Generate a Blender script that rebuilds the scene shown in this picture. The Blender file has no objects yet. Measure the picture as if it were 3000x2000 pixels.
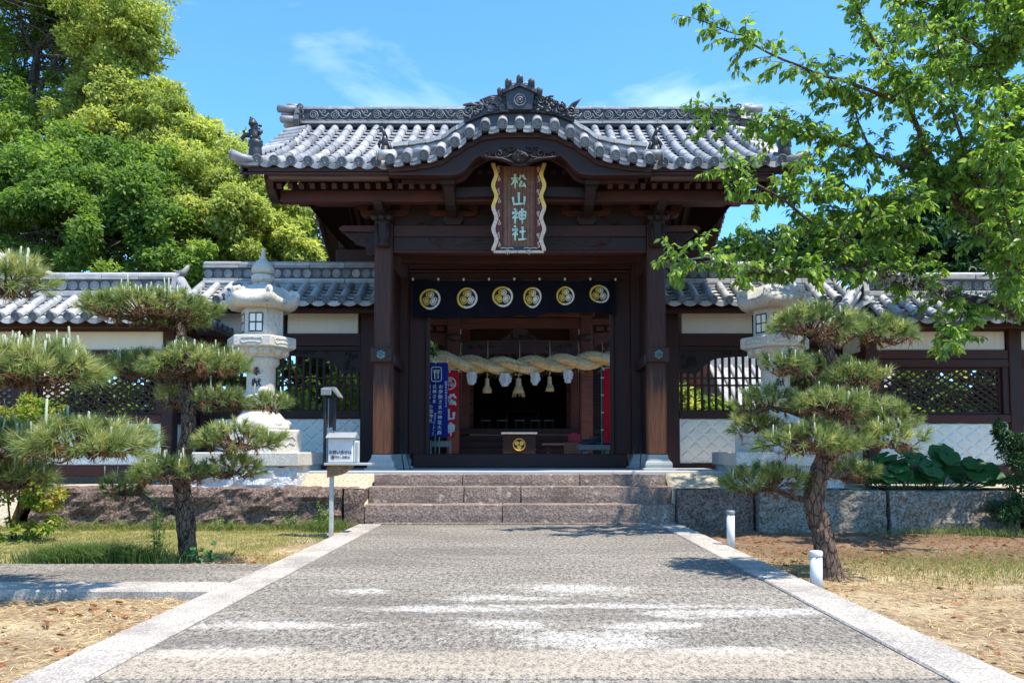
import bpy, math, random
import numpy as np
from mathutils import Vector, Matrix, Quaternion

R = math.radians
sc = bpy.context.scene
col = sc.collection

# ------------------------------------------------------------------ camera
cam = bpy.data.cameras.new('camera')
camo = bpy.data.objects.new('camera', cam)
col.objects.link(camo)
camo.location = (0, 0, 1.25)
camo.rotation_euler = (R(93.2), 0, 0)
cam.sensor_width = 36
cam.lens = 27.6
cam.shift_x = -23 / 3000
cam.shift_y = 191.4 / 3000
cam.clip_start = 0.05
cam.clip_end = 3000
sc.camera = camo

# ------------------------------------------------------------------ sky, sun, exposure
SUN = Vector((0.37, -0.24, 1.0)).normalized()
world = bpy.data.worlds.new('World')
sc.world = world
world.use_nodes = True
wt = world.node_tree
bg = wt.nodes['Background']
sky = wt.nodes.new('ShaderNodeTexSky')
sky.sky_type = 'NISHITA'
sky.sun_disc = False
sky.sun_elevation = math.asin(SUN.z)
sky.sun_rotation = math.atan2(SUN.x, SUN.y)
sky.air_density = 1.0
sky.dust_density = 0.3
sky.ozone_density = 2.0
tint = wt.nodes.new('ShaderNodeMix'); tint.data_type = 'RGBA'; tint.blend_type = 'MULTIPLY'
tint.inputs[0].default_value = 1.0
tint.inputs[7].default_value = (0.57, 1.0, 1.30, 1)
wt.links.new(sky.outputs[0], tint.inputs[6])
tc = wt.nodes.new('ShaderNodeTexCoord')
mp = wt.nodes.new('ShaderNodeMapping'); mp.inputs[3].default_value = (2.0, 2.0, 5.0); mp.inputs[2].default_value = (0.2, 0.5, 1.46)
n1 = wt.nodes.new('ShaderNodeTexNoise'); n1.inputs['Scale'].default_value = 1.3; n1.inputs['Detail'].default_value = 7; n1.inputs['Roughness'].default_value = 0.55
n1.inputs['Distortion'].default_value = 0.5
rp = wt.nodes.new('ShaderNodeValToRGB')
rp.color_ramp.elements[0].position = 0.56; rp.color_ramp.elements[0].color = (0, 0, 0, 1)
rp.color_ramp.elements[1].position = 0.82; rp.color_ramp.elements[1].color = (0.55, 0.55, 0.55, 1)
cl = wt.nodes.new('ShaderNodeMix'); cl.data_type = 'RGBA'
cl.inputs[7].default_value = (5.6, 6.4, 7.0, 1)
wt.links.new(tc.outputs['Generated'], mp.inputs[0]); wt.links.new(mp.outputs[0], n1.inputs['Vector'])
wt.links.new(n1.outputs[0], rp.inputs[0]); wt.links.new(rp.outputs[0], cl.inputs[0])
wt.links.new(tint.outputs[2], cl.inputs[6]); wt.links.new(cl.outputs[2], bg.inputs[0])
bg.inputs[1].default_value = 0.15

sl = bpy.data.lights.new('sun', 'SUN')
sl.energy = 4.4; sl.angle = R(0.5); sl.color = (1.0, 0.93, 0.81)
so = bpy.data.objects.new('sun', sl); col.objects.link(so)
so.location = SUN * 60
so.rotation_euler = SUN.to_track_quat('Z', 'Y').to_euler()

vs = sc.view_settings
vs.view_transform = 'Standard'; vs.look = 'None'; vs.gamma = 1.0; vs.use_curve_mapping = False
vs.exposure = 0.97
sc.render.resolution_x = 1024; sc.render.resolution_y = 682
sc.cycles.max_bounces = 8; sc.cycles.diffuse_bounces = 4; sc.cycles.transmission_bounces = 4
sc.cycles.transparent_max_bounces = 8; sc.cycles.caustics_reflective = False; sc.cycles.caustics_refractive = False

rnd = random.Random(11)
U = rnd.uniform
nr = np.random.default_rng(5)

# ------------------------------------------------------------------ mesh helpers
class MB:
    def __init__(s):
        s.v = []; s.f = []; s.s = []
    def add(s, vs_, fs, smooth=False, M=None):
        o = len(s.v)
        if M is not None:
            s.v.extend([tuple(M @ Vector(p)) for p in vs_])
        else:
            s.v.extend([tuple(p) for p in vs_])
        for f in fs:
            s.f.append([i + o for i in f]); s.s.append(smooth)
        return s
    def cbox(s, c, d, b=0.006, M=None):
        hx, hy, hz = d[0] / 2, d[1] / 2, d[2] / 2
        b = min(b, hx * .5, hy * .5, hz * .5)
        vs_ = []; fs = []
        cid = lambda i, j, k: ((i > 0) * 4 + (j > 0) * 2 + (k > 0)) * 3
        for i in (-1, 1):
            for j in (-1, 1):
                for k in (-1, 1):
                    for q in ((hx, hy - b, hz - b), (hx - b, hy, hz - b), (hx - b, hy - b, hz)):
                        vs_.append((c[0] + i * q[0], c[1] + j * q[1], c[2] + k * q[2]))
                    n = cid(i, j, k)
                    fs.append([n, n + 1, n + 2])
        for a in range(3):
            for sg in (-1, 1):
                q = []
                for (p, r) in ((-1, -1), (1, -1), (1, 1), (-1, 1)):
                    t = [0, 0, 0]; t[a] = sg; t[(a + 1) % 3] = p; t[(a + 2) % 3] = r
                    q.append(cid(*t) + a)
                fs.append(q)
            a2 = (a + 1) % 3; a3 = (a + 2) % 3
            for s1 in (-1, 1):
                for s2 in (-1, 1):
                    t = [0, 0, 0]; t[a] = s1; t[a2] = s2
                    t[a3] = -1; n0 = cid(*t); t[a3] = 1; n1_ = cid(*t)
                    fs.append([n0 + a, n0 + a2, n1_ + a2, n1_ + a])
        return s.add(vs_, fs, False, M)
    def box(s, x0, x1, y0, y1, z0, z1, b=0.006, M=None):
        return s.cbox(((x0 + x1) / 2, (y0 + y1) / 2, (z0 + z1) / 2), (abs(x1 - x0), abs(y1 - y0), abs(z1 - z0)), b, M)
    def prism(s, pts, a, b, plane='xz', smooth=False, M=None):
        n = len(pts)
        if plane == 'xz': mk = lambda p, t: (p[0], t, p[1])
        elif plane == 'yz': mk = lambda p, t: (t, p[0], p[1])
        else: mk = lambda p, t: (p[0], p[1], t)
        vs_ = [mk(p, a) for p in pts] + [mk(p, b) for p in pts]
        fs = [list(range(n)), list(range(2 * n - 1, n - 1, -1))]
        s.add(vs_, fs, False, M)
        o = len(s.v) - 2 * n
        for i in range(n):
            j = (i + 1) % n
            s.f.append([o + i, o + j, o + n + j, o + n + i]); s.s.append(smooth)
        return s
    def strip(s, top, bot, a, b, plane='xz', smooth=True):
        # band between two polylines, extruded from a to b
        n = len(top)
        if plane == 'xz': mk = lambda p, t: (p[0], t, p[1])
        else: mk = lambda p, t: (t, p[0], p[1])
        vs_ = [mk(p, a) for p in top] + [mk(p, a) for p in bot] + [mk(p, b) for p in top] + [mk(p, b) for p in bot]
        f1 = []; f2 = []
        for i in range(n - 1):
            f1.append([i, i + 1, n + i + 1, n + i]); f1.append([2 * n + i, 3 * n + i, 3 * n + i + 1, 2 * n + i + 1])
            f2.append([i, 2 * n + i, 2 * n + i + 1, i + 1]); f2.append([n + i, n + i + 1, 3 * n + i + 1, 3 * n + i])
        f1.append([0, n, 3 * n, 2 * n]); f1.append([n - 1, 3 * n - 1, 4 * n - 1, 2 * n - 1][::1])
        f1[-1] = [n - 1, 2 * n - 1, 4 * n - 1, 3 * n - 1]
        o = len(s.v)
        s.add(vs_, f1, False)
        for f in f2:
            s.f.append([i + o for i in f]); s.s.append(False)
        return s
    def tube(s, pts, rad, n=8, caps=True, smooth=True, flat=1.0, M=None):
        pts = [Vector(p) for p in pts]
        m = len(pts)
        if not hasattr(rad, '__len__'): rad = [rad] * m
        vs_ = []; fs = []
        t0 = (pts[1] - pts[0]).normalized()
        up = Vector((0, 0, 1)) if abs(t0.z) < .9 else Vector((0, 1, 0))
        u = t0.cross(up).normalized()
        for i in range(m):
            t = (pts[min(i + 1, m - 1)] - pts[max(i - 1, 0)])
            if t.length < 1e-9: t = t0.copy()
            t.normalize()
            u = (u - t * u.dot(t))
            if u.length < 1e-6: u = t.orthogonal()
            u.normalize(); w = t.cross(u)
            for k in range(n):
                a = 2 * math.pi * k / n
                vs_.append(pts[i] + (u * math.cos(a) + w * math.sin(a) * flat) * rad[i])
        for i in range(m - 1):
            for k in range(n):
                k2 = (k + 1) % n
                fs.append([i * n + k, i * n + k2, (i + 1) * n + k2, (i + 1) * n + k])
        o = len(s.v)
        s.add(vs_, fs, smooth, M)
        if caps:
            s.f.append([o + k for k in range(n)][::-1]); s.s.append(False)
            s.f.append([o + (m - 1) * n + k for k in range(n)]); s.s.append(False)
        return s
    def lathe(s, prof, n=16, c=(0, 0, 0), phase=0.0, smooth=True, M=None, sx=1, sy=1):
        vs_ = []; fs = []
        for r, z in prof:
            for k in range(n):
                a = phase + 2 * math.pi * k / n
                vs_.append((c[0] + r * math.cos(a) * sx, c[1] + r * math.sin(a) * sy, c[2] + z))
        m = len(prof)
        for i in range(m - 1):
            for k in range(n):
                k2 = (k + 1) % n
                fs.append([i * n + k, i * n + k2, (i + 1) * n + k2, (i + 1) * n + k])
        o = len(s.v)
        s.add(vs_, fs, smooth, M)
        s.f.append([o + k for k in range(n)][::-1]); s.s.append(False)
        s.f.append([o + (m - 1) * n + k for k in range(n)]); s.s.append(False)
        return s
    def ball(s, c, r, nu=10, nv=6, M=None):
        if not hasattr(r, '__len__'): r = (r, r, r)
        vs_ = []; fs = []
        for j in range(nv + 1):
            t = math.pi * j / nv
            for k in range(nu):
                a = 2 * math.pi * k / nu
                vs_.append((c[0] + r[0] * math.sin(t) * math.cos(a), c[1] + r[1] * math.sin(t) * math.sin(a), c[2] + r[2] * math.cos(t)))
        for j in range(nv):
            for k in range(nu):
                k2 = (k + 1) % nu
                fs.append([j * nu + k, (j + 1) * nu + k, (j + 1) * nu + k2, j * nu + k2])
        return s.add(vs_, fs, True, M)
    def spiral(s, c, r, turns=1.6, tr=0.012, y=0, a0=0, sgn=1, n=22, tail=None, flat=1.0):
        # scroll in the xz plane
        pts = []; rr = []
        for i in range(n + 1):
            t = i / n
            a = a0 + sgn * turns * 2 * math.pi * t
            q = r * (0.12 + 0.88 * t)
            pts.append((c[0] + q * math.cos(a), y, c[1] + q * math.sin(a))); rr.append(tr * (0.7 + 0.3 * t))
        if tail:
            for p in tail: pts.append((p[0], y, p[1])); rr.append(tr * .7)
        return s.tube(pts, rr, 5, flat=flat)
    def mesh(s, name, recenter=True):
        me = bpy.data.meshes.new(name)
        v = np.array(s.v, dtype=np.float64)
        off = Vector((0, 0, 0))
        if recenter and len(v):
            lo = v.min(0); hi = v.max(0)
            off = Vector(((lo[0] + hi[0]) / 2, (lo[1] + hi[1]) / 2, lo[2]))
            v = v - np.array(off)
        me.from_pydata(v.tolist(), [], s.f)
        me.polygons.foreach_set('use_smooth', np.array(s.s, dtype=bool))
        me.update()
        return me, off

def mesh_np(name, verts, faces, smooth=False, tint_=None):
    """verts (n,3), faces (m,k) arrays."""
    me = bpy.data.meshes.new(name)
    n = len(verts); m, k = faces.shape
    me.vertices.add(n); me.vertices.foreach_set('co', np.ascontiguousarray(verts, dtype=np.float32).ravel())
    me.loops.add(m * k); me.loops.foreach_set('vertex_index', np.ascontiguousarray(faces, dtype=np.int32).ravel())
    me.polygons.add(m)
    me.polygons.foreach_set('loop_start', np.arange(0, m * k, k, dtype=np.int32))
    me.polygons.foreach_set('use_smooth', np.full(m, smooth))
    if tint_ is not None:
        at = me.attributes.new('tint', 'FLOAT', 'POINT')
        at.data.foreach_set('value', np.ascontiguousarray(tint_, dtype=np.float32))
    me.update(calc_edges=True)
    return me

# ------------------------------------------------------------------ object helpers
WMAT = {}
I4 = Matrix.Identity(4)
T3 = lambda x, y, z: Matrix.Translation((x, y, z))
def tag(o, label=None, cat=None, group=None, kind=None):
    if label: o['label'] = label
    if cat: o['category'] = cat
    if group: o['group'] = group
    if kind: o['kind'] = kind
    return o
def thing(name, label, cat, loc, group=None):
    o = bpy.data.objects.new(name, None); col.objects.link(o)
    o.empty_display_size = .2
    o.location = loc; WMAT[o] = Matrix.Translation(loc)
    return tag(o, label, cat, group)
def put(name, me, mat, parent=None, M=None, label=None, kind=None):
    """me: MB (world coordinates) or mesh data with world matrix M"""
    if isinstance(me, MB):
        data, off = me.mesh(name)
        M = Matrix.Translation(off) if M is None else M @ Matrix.Translation(off)
    else:
        data = me
        M = I4 if M is None else M
    if mat is not None and not data.materials: data.materials.append(mat)
    o = bpy.data.objects.new(name, data); col.objects.link(o)
    if parent is not None:
        o.parent = parent
        o.matrix_local = WMAT[parent].inverted() @ M
    else:
        o.matrix_local = M
    WMAT[o] = M.copy()
    return tag(o, label, None, None, kind)
def solo(name, me, mat, label, cat, group=None, M=None):
    return tag(put(name, me, mat, None, M), label, cat, group)
def struct(name, me, mat, M=None):
    return tag(put(name, me, mat, None, M), kind='structure')
def frame(p, xax, yax, zax=None):
    x = Vector(xax).normalized(); y = Vector(yax).normalized()
    z = x.cross(y).normalized() if zax is None else Vector(zax).normalized()
    return Matrix(((x.x, y.x, z.x, p[0]), (x.y, y.y, z.y, p[1]), (x.z, y.z, z.z, p[2]), (0, 0, 0, 1)))
def smooth01(a, b, x):
    t = max(0, min(1, (x - a) / (b - a))); return t * t * (3 - 2 * t)
def interp(x, xs, ys): return float(np.interp(x, xs, ys))

# ------------------------------------------------------------------ materials
class S:
    def __init__(s, name, rough=0.8, spec=0.3):
        s.m = bpy.data.materials.new(name); s.m.use_nodes = True
        s.t = s.m.node_tree; s.b = s.t.nodes['Principled BSDF']; s.out = s.t.nodes['Material Output']
        s.b.inputs['Roughness'].default_value = rough
        s.b.inputs['Specular IOR Level'].default_value = spec
    def N(s, k, **kw):
        n = s.t.nodes.new('ShaderNode' + k)
        for a, v in kw.items(): setattr(n, a, v)
        return n
    def L(s, a, b): s.t.links.new(a, b)
    def set(s, inp, v):
        if hasattr(v, 'node'): s.L(v, inp)
        else:
            if hasattr(v, '__len__') and len(v) == 3 and inp.type == 'RGBA': v = (*v, 1)
            inp.default_value = v
    def co(s, scale=(1, 1, 1), world=False, rand=True, rot=(0, 0, 0)):
        if world: src = s.N('NewGeometry').outputs['Position']
        else: src = s.N('TexCoord').outputs['Object']
        if rand and not world:
            oi = s.N('ObjectInfo'); mu = s.N('Math', operation='MULTIPLY'); s.L(oi.outputs['Random'], mu.inputs[0]); mu.inputs[1].default_value = 37.0
            ad = s.N('VectorMath', operation='ADD'); s.L(src, ad.inputs[0]); s.L(mu.outputs[0], ad.inputs[1]); src = ad.outputs[0]
        mp_ = s.N('Mapping'); s.L(src, mp_.inputs[0]); mp_.inputs[3].default_value = scale; mp_.inputs[2].default_value = rot
        return mp_.outputs[0]
    def noise(s, v, scale, detail=4, rough=0.55, dist=0.0):
        n = s.N('TexNoise'); s.L(v, n.inputs['Vector'])
        n.inputs['Scale'].default_value = scale; n.inputs['Detail'].default_value = detail
        n.inputs['Roughness'].default_value = rough; n.inputs['Distortion'].default_value = dist
        return n.outputs[0]
    def voro(s, v, scale, feat='F1', out='Distance', rnd_=1.0):
        n = s.N('TexVoronoi', feature=feat); s.L(v, n.inputs['Vector']); n.inputs['Scale'].default_value = scale
        n.inputs['Randomness'].default_value = rnd_
        return n.outputs[out]
    def ramp(s, f, stops, interp_='LINEAR'):
        n = s.N('ValToRGB'); s.set(n.inputs[0], f); cr = n.color_ramp; cr.interpolation = interp_
        while len(cr.elements) < len(stops): cr.elements.new(0.5)
        for e, (p, c) in zip(cr.elements, stops):
            e.position = p
            if not hasattr(c, '__len__'): c = (c, c, c)
            e.color = (*c, 1)
        return n.outputs[0]
    def mix(s, f, a, b, bl='MIX'):
        n = s.N('Mix', data_type='RGBA', blend_type=bl)
        s.set(n.inputs[0], f); s.set(n.inputs[6], a); s.set(n.inputs[7], b)
        return n.outputs[2]
    def math(s, op, a, b=0.5, clamp=False):
        n = s.N('Math', operation=op); n.use_clamp = clamp
        s.set(n.inputs[0], a); s.set(n.inputs[1], b)
        return n.outputs[0]
    def maprange(s, v, a, b, c=0.0, d=1.0):
        n = s.N('MapRange', interpolation_type='SMOOTHSTEP'); s.set(n.inputs[0], v)
        for i, q in enumerate((a, b, c, d)): n.inputs[i + 1].default_value = q
        return n.outputs[0]
    def sep(s, v):
        n = s.N('SeparateXYZ'); s.L(v, n.inputs[0]); return n.outputs
    def random(s): return s.N('ObjectInfo').outputs['Random']
    def bump(s, h, strength=0.5, dist=0.01, prev=None):
        n = s.N('Bump'); s.set(n.inputs['Height'], h); n.inputs['Strength'].default_value = strength; n.inputs['Distance'].default_value = dist
        if prev is not None: s.L(prev, n.inputs['Normal'])
        s.L(n.outputs[0], s.b.inputs['Normal']); return n.outputs[0]
    def color(s, c): s.set(s.b.inputs['Base Color'], c); return s
    def rough(s, r): s.set(s.b.inputs['Roughness'], r); return s

def plain(name, c, rough=.6, metal=0, var=0.15, scale=8):
    s = S(name, rough)
    v = s.co()
    n = s.noise(v, scale, 5)
    k = s.ramp(n, [(.3, 1 - var), (.7, 1 + var)])
    s.color(s.mix(1.0, c, k, 'MULTIPLY'))
    s.b.inputs['Metallic'].default_value = metal
    s.bump(s.noise(v, scale * 9, 3), .15, .003)
    return s.m

def wood(name, axis, base=(0.078, 0.0225, 0.016), dark=(0.011, 0.005, 0.005), worn=None):
    s = S(name, .62, .35)
    sc_ = [14, 14, 14]; sc_['xyz'.index(axis)] = 0.7
    v = s.co(tuple(sc_))
    g = s.noise(v, 2.2, 6, .6, .6)
    v2 = s.co((1, 1, 1)); big = s.noise(v2, 1.1, 3)
    c = s.mix(s.ramp(g, [(.32, 0), (.68, 1)]), dark, base)
    c = s.mix(s.ramp(big, [(.35, .0), (.75, .5)]), c, (0.024, 0.014, 0.014))
    if worn:   # sun-bleached, weathered lower part of the pillar
        z = s.sep(s.co(world=True))[2]
        w = s.math('ADD', s.maprange(z, worn[0], worn[1], 0, 1), s.math('MULTIPLY', s.math('SUBTRACT', s.noise(s.co((9, 9, .6)), 1.5, 4), .5), 1.1))
        w = s.ramp(w, [(.35, 0), (.75, 1)])
        c = s.mix(s.math('MULTIPLY', w, s.ramp(g, [(.3, .35), (.6, 1)])), c, (0.30, 0.095, 0.035))
    s.color(c)
    s.rough(s.ramp(g, [(.3, .5), (.7, .75)]))
    s.bump(g, .35, .006)
    return s.m

W_X = wood('wood grain along x', 'x'); W_Y = wood('wood grain along y', 'y'); W_Z = wood('wood grain along z', 'z')
W_RED = wood('reddish wood', 'x', (0.10, 0.024, 0.016), (0.03, 0.009, 0.0075))
W_PIL = wood('weathered pillar wood', 'z', (0.095, 0.030, 0.021), worn=(3.4, 1.5))
W_HALL = wood('hall timber', 'x', (0.25, 0.07, 0.045), (0.09, 0.03, 0.022))
W_HZ = wood('hall post timber', 'z', (0.24, 0.065, 0.042), (0.09, 0.03, 0.022))
W_HD = wood('hall carved timber', 'x', (0.13, 0.055, 0.045), (0.045, 0.022, 0.02))
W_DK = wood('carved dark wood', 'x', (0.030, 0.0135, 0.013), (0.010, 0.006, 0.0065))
W_LT = wood('pale eave plank', 'x', (0.17, 0.09, 0.055), (0.06, 0.03, 0.02))

def tile_mat(name, lo, hi, dirt=.5, rough=.5):
    s = S(name, rough, .45)
    v = s.co()
    r = s.ramp(s.random(), [(0, tuple(q * .72 for q in lo)), (.12, lo), (.9, hi), (1, tuple(min(.8, q * 1.12) for q in hi))])
    n = s.noise(v, 5, 6, .65)
    c = s.mix(s.ramp(n, [(.35, dirt), (.62, 0)]), r, (0.06, 0.063, 0.072))
    n2 = s.noise(v, 26, 4)
    c = s.mix(s.ramp(n2, [(.6, 0), (.72, .4)]), c, tuple(min(1, q * 1.35) for q in hi))
    s.color(c); s.rough(s.ramp(n, [(.3, rough - .1), (.7, rough + .2)]))
    s.bump(n2, .25, .004)
    return s.m
TILE = tile_mat('grey kawara tile', (0.24, 0.245, 0.26), (0.42, 0.41, 0.42))
TILE_L = tile_mat('bleached kawara tile', (0.33, 0.33, 0.335), (0.47, 0.46, 0.45), .4, .55)
TILE_D = tile_mat('dark kawara tile', (0.045, 0.05, 0.062), (0.08, 0.085, 0.10), .5)
TILE_B = tile_mat('near black ornament tile', (0.014, 0.015, 0.019), (0.028, 0.03, 0.036), .3, .4)
TILE_M = tile_mat('eave disc tile', (0.12, 0.13, 0.145), (0.19, 0.20, 0.21), .5)

def plaster(name, c):
    s = S(name, .85, .2)
    v = s.co()
    n = s.noise(v, 1.6, 6, .6); n2 = s.noise(v, 30, 3)
    cc = s.mix(s.ramp(n, [(.45, 0), (.8, .35)]), c, (c[0] * .78, c[1] * .76, c[2] * .7))
    st = s.noise(s.co((9, 9, .7)), 1.2, 4)
    cc = s.mix(s.ramp(st, [(.6, 0), (.8, .28)]), cc, (0.45, 0.43, 0.38))
    s.color(cc); s.bump(n2, .12, .003); return s.m
PLASTER = plaster('white plaster', (0.82, 0.785, 0.71))

def stone(name, a, b, speck=60, lich=None, bump=.6, bscale=14, bdist=.02, stain=(0.06, 0.05, 0.048)):
    s = S(name, .9, .2)
    v = s.co()
    sp = s.noise(v, speck, 3, .7)
    c = s.mix(s.ramp(sp, [(.38, 0), (.62, 1)]), a, b)
    bg_ = s.noise(v, 1.8, 6, .65)
    c = s.mix(s.ramp(bg_, [(.48, 0), (.72, .65)]), c, stain)
    if lich:
        l = s.noise(v, 7, 5, .6)
        c = s.mix(s.ramp(l, [(.6, 0), (.68, .8)]), c, lich)
    s.color(c)
    h = s.noise(v, bscale, 8, .65)
    n = s.bump(h, bump, bdist); s.bump(sp, .3, .004, n)
    return s.m
GRAN = stone('pale lantern granite', (0.36, 0.335, 0.295), (0.66, 0.62, 0.55), 55, (0.40, 0.37, 0.315), .3, 22, .01, (0.36, 0.33, 0.275))
GRAN_D = stone('weathered lantern granite', (0.36, 0.335, 0.285), (0.62, 0.575, 0.50), 50, (0.20, 0.18, 0.14), .4, 18, .012, (0.27, 0.25, 0.21))
ROCK = stone('rough split granite', (0.45, 0.45, 0.46), (0.75, 0.75, 0.75), 30, None, 1.0, 7, .10, (0.3, 0.3, 0.31))
WALLST = stone('brown hewn wall stone', (0.07, 0.045, 0.036), (0.29, 0.205, 0.165), 24, (0.33, 0.26, 0.205), 1.0, 13, .08, (0.085, 0.055, 0.045))
WALLST2 = stone('grey hewn wall stone', (0.10, 0.085, 0.068), (0.34, 0.30, 0.245), 24, (0.37, 0.30, 0.21), 1.0, 13, .06, (0.17, 0.11, 0.07))
STEPST = stone('brown step stone', (0.13, 0.088, 0.07), (0.31, 0.235, 0.195), 30, (0.46, 0.40, 0.32), .8, 18, .03, (0.10, 0.07, 0.057))
BASEST = stone('grey pillar base stone', (0.26, 0.28, 0.27), (0.38, 0.39, 0.38), 70, None, .3, 20, .01, (0.2, 0.21, 0.2))

GOLD = plain('old gold', (0.62, 0.40, 0.09), .4, .35)
PALEGOLD = plain('faded gold', (0.56, 0.44, 0.34), .55, .1, .25, 20)
WHITEP = plain('white paint', (0.78, 0.77, 0.74), .5)
YELLOW = plain('crest yellow', (0.72, 0.52, 0.10), .6)
VERD = plain('verdigris letters', (0.40, 0.56, 0.47), .6, 0, .3, 25)
COPPER = plain('dark verdigris metal', (0.10, 0.17, 0.165), .5, .4, .3)
BLACK = plain('black metal', (0.02, 0.02, 0.022), .45)
BLACKP = plain('black paint', (0.015, 0.015, 0.018), .6)
WHITEM = plain('white enamel', (0.62, 0.62, 0.61), .45, 0, .12, 5)
SILVER = plain('brushed aluminium', (0.55, 0.56, 0.57), .35, .6, .1)
GREYM = plain('grey steel', (0.20, 0.215, 0.22), .5, .2)
def cloth(name, c, var=.2, transl=.0):
    s = S(name, .9, .15)
    v = s.co()
    w = s.noise(v, 4, 4); k = s.ramp(w, [(.3, 1 - var), (.7, 1 + var)])
    cc = s.mix(1.0, c, k, 'MULTIPLY'); s.color(cc)
    s.bump(s.noise(v, 260, 2), .2, .001)
    if transl:
        t = s.N('BsdfTranslucent'); s.set(t.inputs[0], cc)
        m = s.N('MixShader'); m.inputs[0].default_value = transl
        s.L(s.b.outputs[0], m.inputs[1]); s.L(t.outputs[0], m.inputs[2]); s.L(m.outputs[0], s.out.inputs[0])
    return s.m
NAVY = cloth('navy curtain cloth', (0.007, 0.0075, 0.015), .3)
REDC = cloth('red banner cloth', (0.62, 0.02, 0.035), .1, .35)
BLUEC = cloth('blue banner cloth', (0.02, 0.035, 0.24), .15, .25)
WHITEC = cloth('white paper', (0.8, 0.8, 0.8), .05, .3)
s = S('straw rope', .9, .1)
_v = s.co((1, 1, 1)); _n = s.noise(s.co((4, 30, 30)), 3, 5, .7)
s.color(s.mix(_n, (0.38, 0.25, 0.11), (0.72, 0.56, 0.33))); s.bump(_n, .7, .02)
STRAW = s.m
s = S('rope fibre', .9, .1)
_a = s.N('Attribute'); _a.attribute_name = 'tint'
s.color(s.ramp(_a.outputs['Fac'], [(0, (0.36, 0.23, 0.09)), (.5, (0.66, 0.48, 0.25)), (1, (0.85, 0.70, 0.44))]))
ROPE_M = s.m

def leafmat(name, c1, c2, c3, transl=.4, rough=.5):
    s = S(name, rough, .3)
    a = s.N('Attribute'); a.attribute_name = 'tint'
    f = s.math('ADD', a.outputs['Fac'], s.math('MULTIPLY', s.random(), .0))
    c = s.ramp(f, [(0, c1), (.5, c2), (1, c3)])
    s.color(c)
    t = s.N('BsdfTranslucent')
    s.set(t.inputs[0], s.mix(1.0, c, (1.45, 1.45, .8), 'MULTIPLY'))
    m = s.N('MixShader'); m.inputs[0].default_value = transl
    s.L(s.b.outputs[0], m.inputs[1]); s.L(t.outputs[0], m.inputs[2]); s.L(m.outputs[0], s.out.inputs[0])
    return s.m
L_CAMPH = leafmat('camphor leaves', (0.11, 0.16, 0.035), (0.30, 0.355, 0.08), (0.53, 0.55, 0.15), .48)
L_MAPLE = leafmat('maple leaves', (0.04, 0.10, 0.02), (0.12, 0.215, 0.04), (0.27, 0.37, 0.07), .52)
L_DARK = leafmat('dark evergreen leaves', (0.012, 0.04, 0.012), (0.025, 0.07, 0.018), (0.06, 0.12, 0.03), .25)
L_CHERRY = leafmat('cherry leaves', (0.065, 0.155, 0.03), (0.18, 0.30, 0.055), (0.36, 0.46, 0.09), .52, .35)
L_BUSH = leafmat('nandina leaves', (0.05, 0.15, 0.02), (0.18, 0.27, 0.03), (0.42, 0.30, 0.06), .4)
L_GLOSS = leafmat('leopard plant leaves', (0.03, 0.11, 0.025), (0.055, 0.165, 0.04), (0.09, 0.21, 0.05), .3, .5)
NEEDLE = leafmat('pine needles', (0.055, 0.11, 0.035), (0.22, 0.275, 0.09), (0.54, 0.52, 0.22), .3, .5)
CANDLE = leafmat('pine candles', (0.22, 0.27, 0.13), (0.36, 0.39, 0.25), (0.50, 0.51, 0.40), .2, .8)
DEADN = leafmat('dead needles', (0.10, 0.045, 0.02), (0.19, 0.095, 0.045), (0.30, 0.15, 0.06), .2, .8)
GRASS = leafmat('grass blades', (0.06, 0.13, 0.03), (0.23, 0.25, 0.065), (0.50, 0.40, 0.17), .35, .6)
STRAWG = leafmat('dry grass litter', (0.30, 0.17, 0.07), (0.55, 0.38, 0.19), (0.68, 0.54, 0.30), .2, .8)
LITTER = leafmat('fallen leaves', (0.12, 0.045, 0.02), (0.30, 0.12, 0.05), (0.48, 0.28, 0.14), .2, .7)
s = S('cherry leaf', .35, .3)
_c = s.ramp(s.random(), [(0, (0.065, 0.155, 0.03)), (.5, (0.18, 0.30, 0.055)), (1, (0.36, 0.46, 0.09))]); s.color(_c)
_t = s.N('BsdfTranslucent'); s.set(_t.inputs[0], s.mix(1.0, _c, (1.5, 1.6, .75), 'MULTIPLY'))
_m = s.N('MixShader'); _m.inputs[0].default_value = .48
s.L(s.b.outputs[0], _m.inputs[1]); s.L(_t.outputs[0], _m.inputs[2]); s.L(_m.outputs[0], s.out.inputs[0])
L_CHERRY1 = s.m

def bark(name, a, b, sc_=(17, 17, 7), bump=1.0, lich=None):
    s = S(name, .95, .1)
    v = s.co(sc_)
    c = s.voro(s.mix(.12, v, s.noise(v, 2, 4, .7)), 1.5, 'DISTANCE_TO_EDGE'); n = s.noise(v, 3.5, 7, .75)
    f = s.math('ADD', s.math('MULTIPLY', s.ramp(c, [(0, 0), (.12, 1)]), .28), s.math('MULTIPLY', n, .85))
    cc = s.mix(s.ramp(f, [(.45, 0), (.85, 1)]), a, b)
    if lich:
        l = s.noise(s.co(), 9, 5, .6); cc = s.mix(s.ramp(l, [(.5, 0), (.6, .9)]), cc, lich)
    s.color(cc); s.bump(f, bump, .03); return s.m
BARK_P = bark('pine bark', (0.02, 0.016, 0.014), (0.24, 0.175, 0.13))
BARK_R = bark('reddish pine bark', (0.045, 0.03, 0.026), (0.27, 0.18, 0.135), (16, 16, 5))
BARK_C = bark('cherry bark', (0.05, 0.035, 0.03), (0.16, 0.115, 0.09), (4, 4, 12), .6, None)
BARK_CL = bark('lichened cherry bark', (0.035, 0.027, 0.025), (0.10, 0.08, 0.07), (4, 4, 8), .8, (0.26, 0.27, 0.24))
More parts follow.
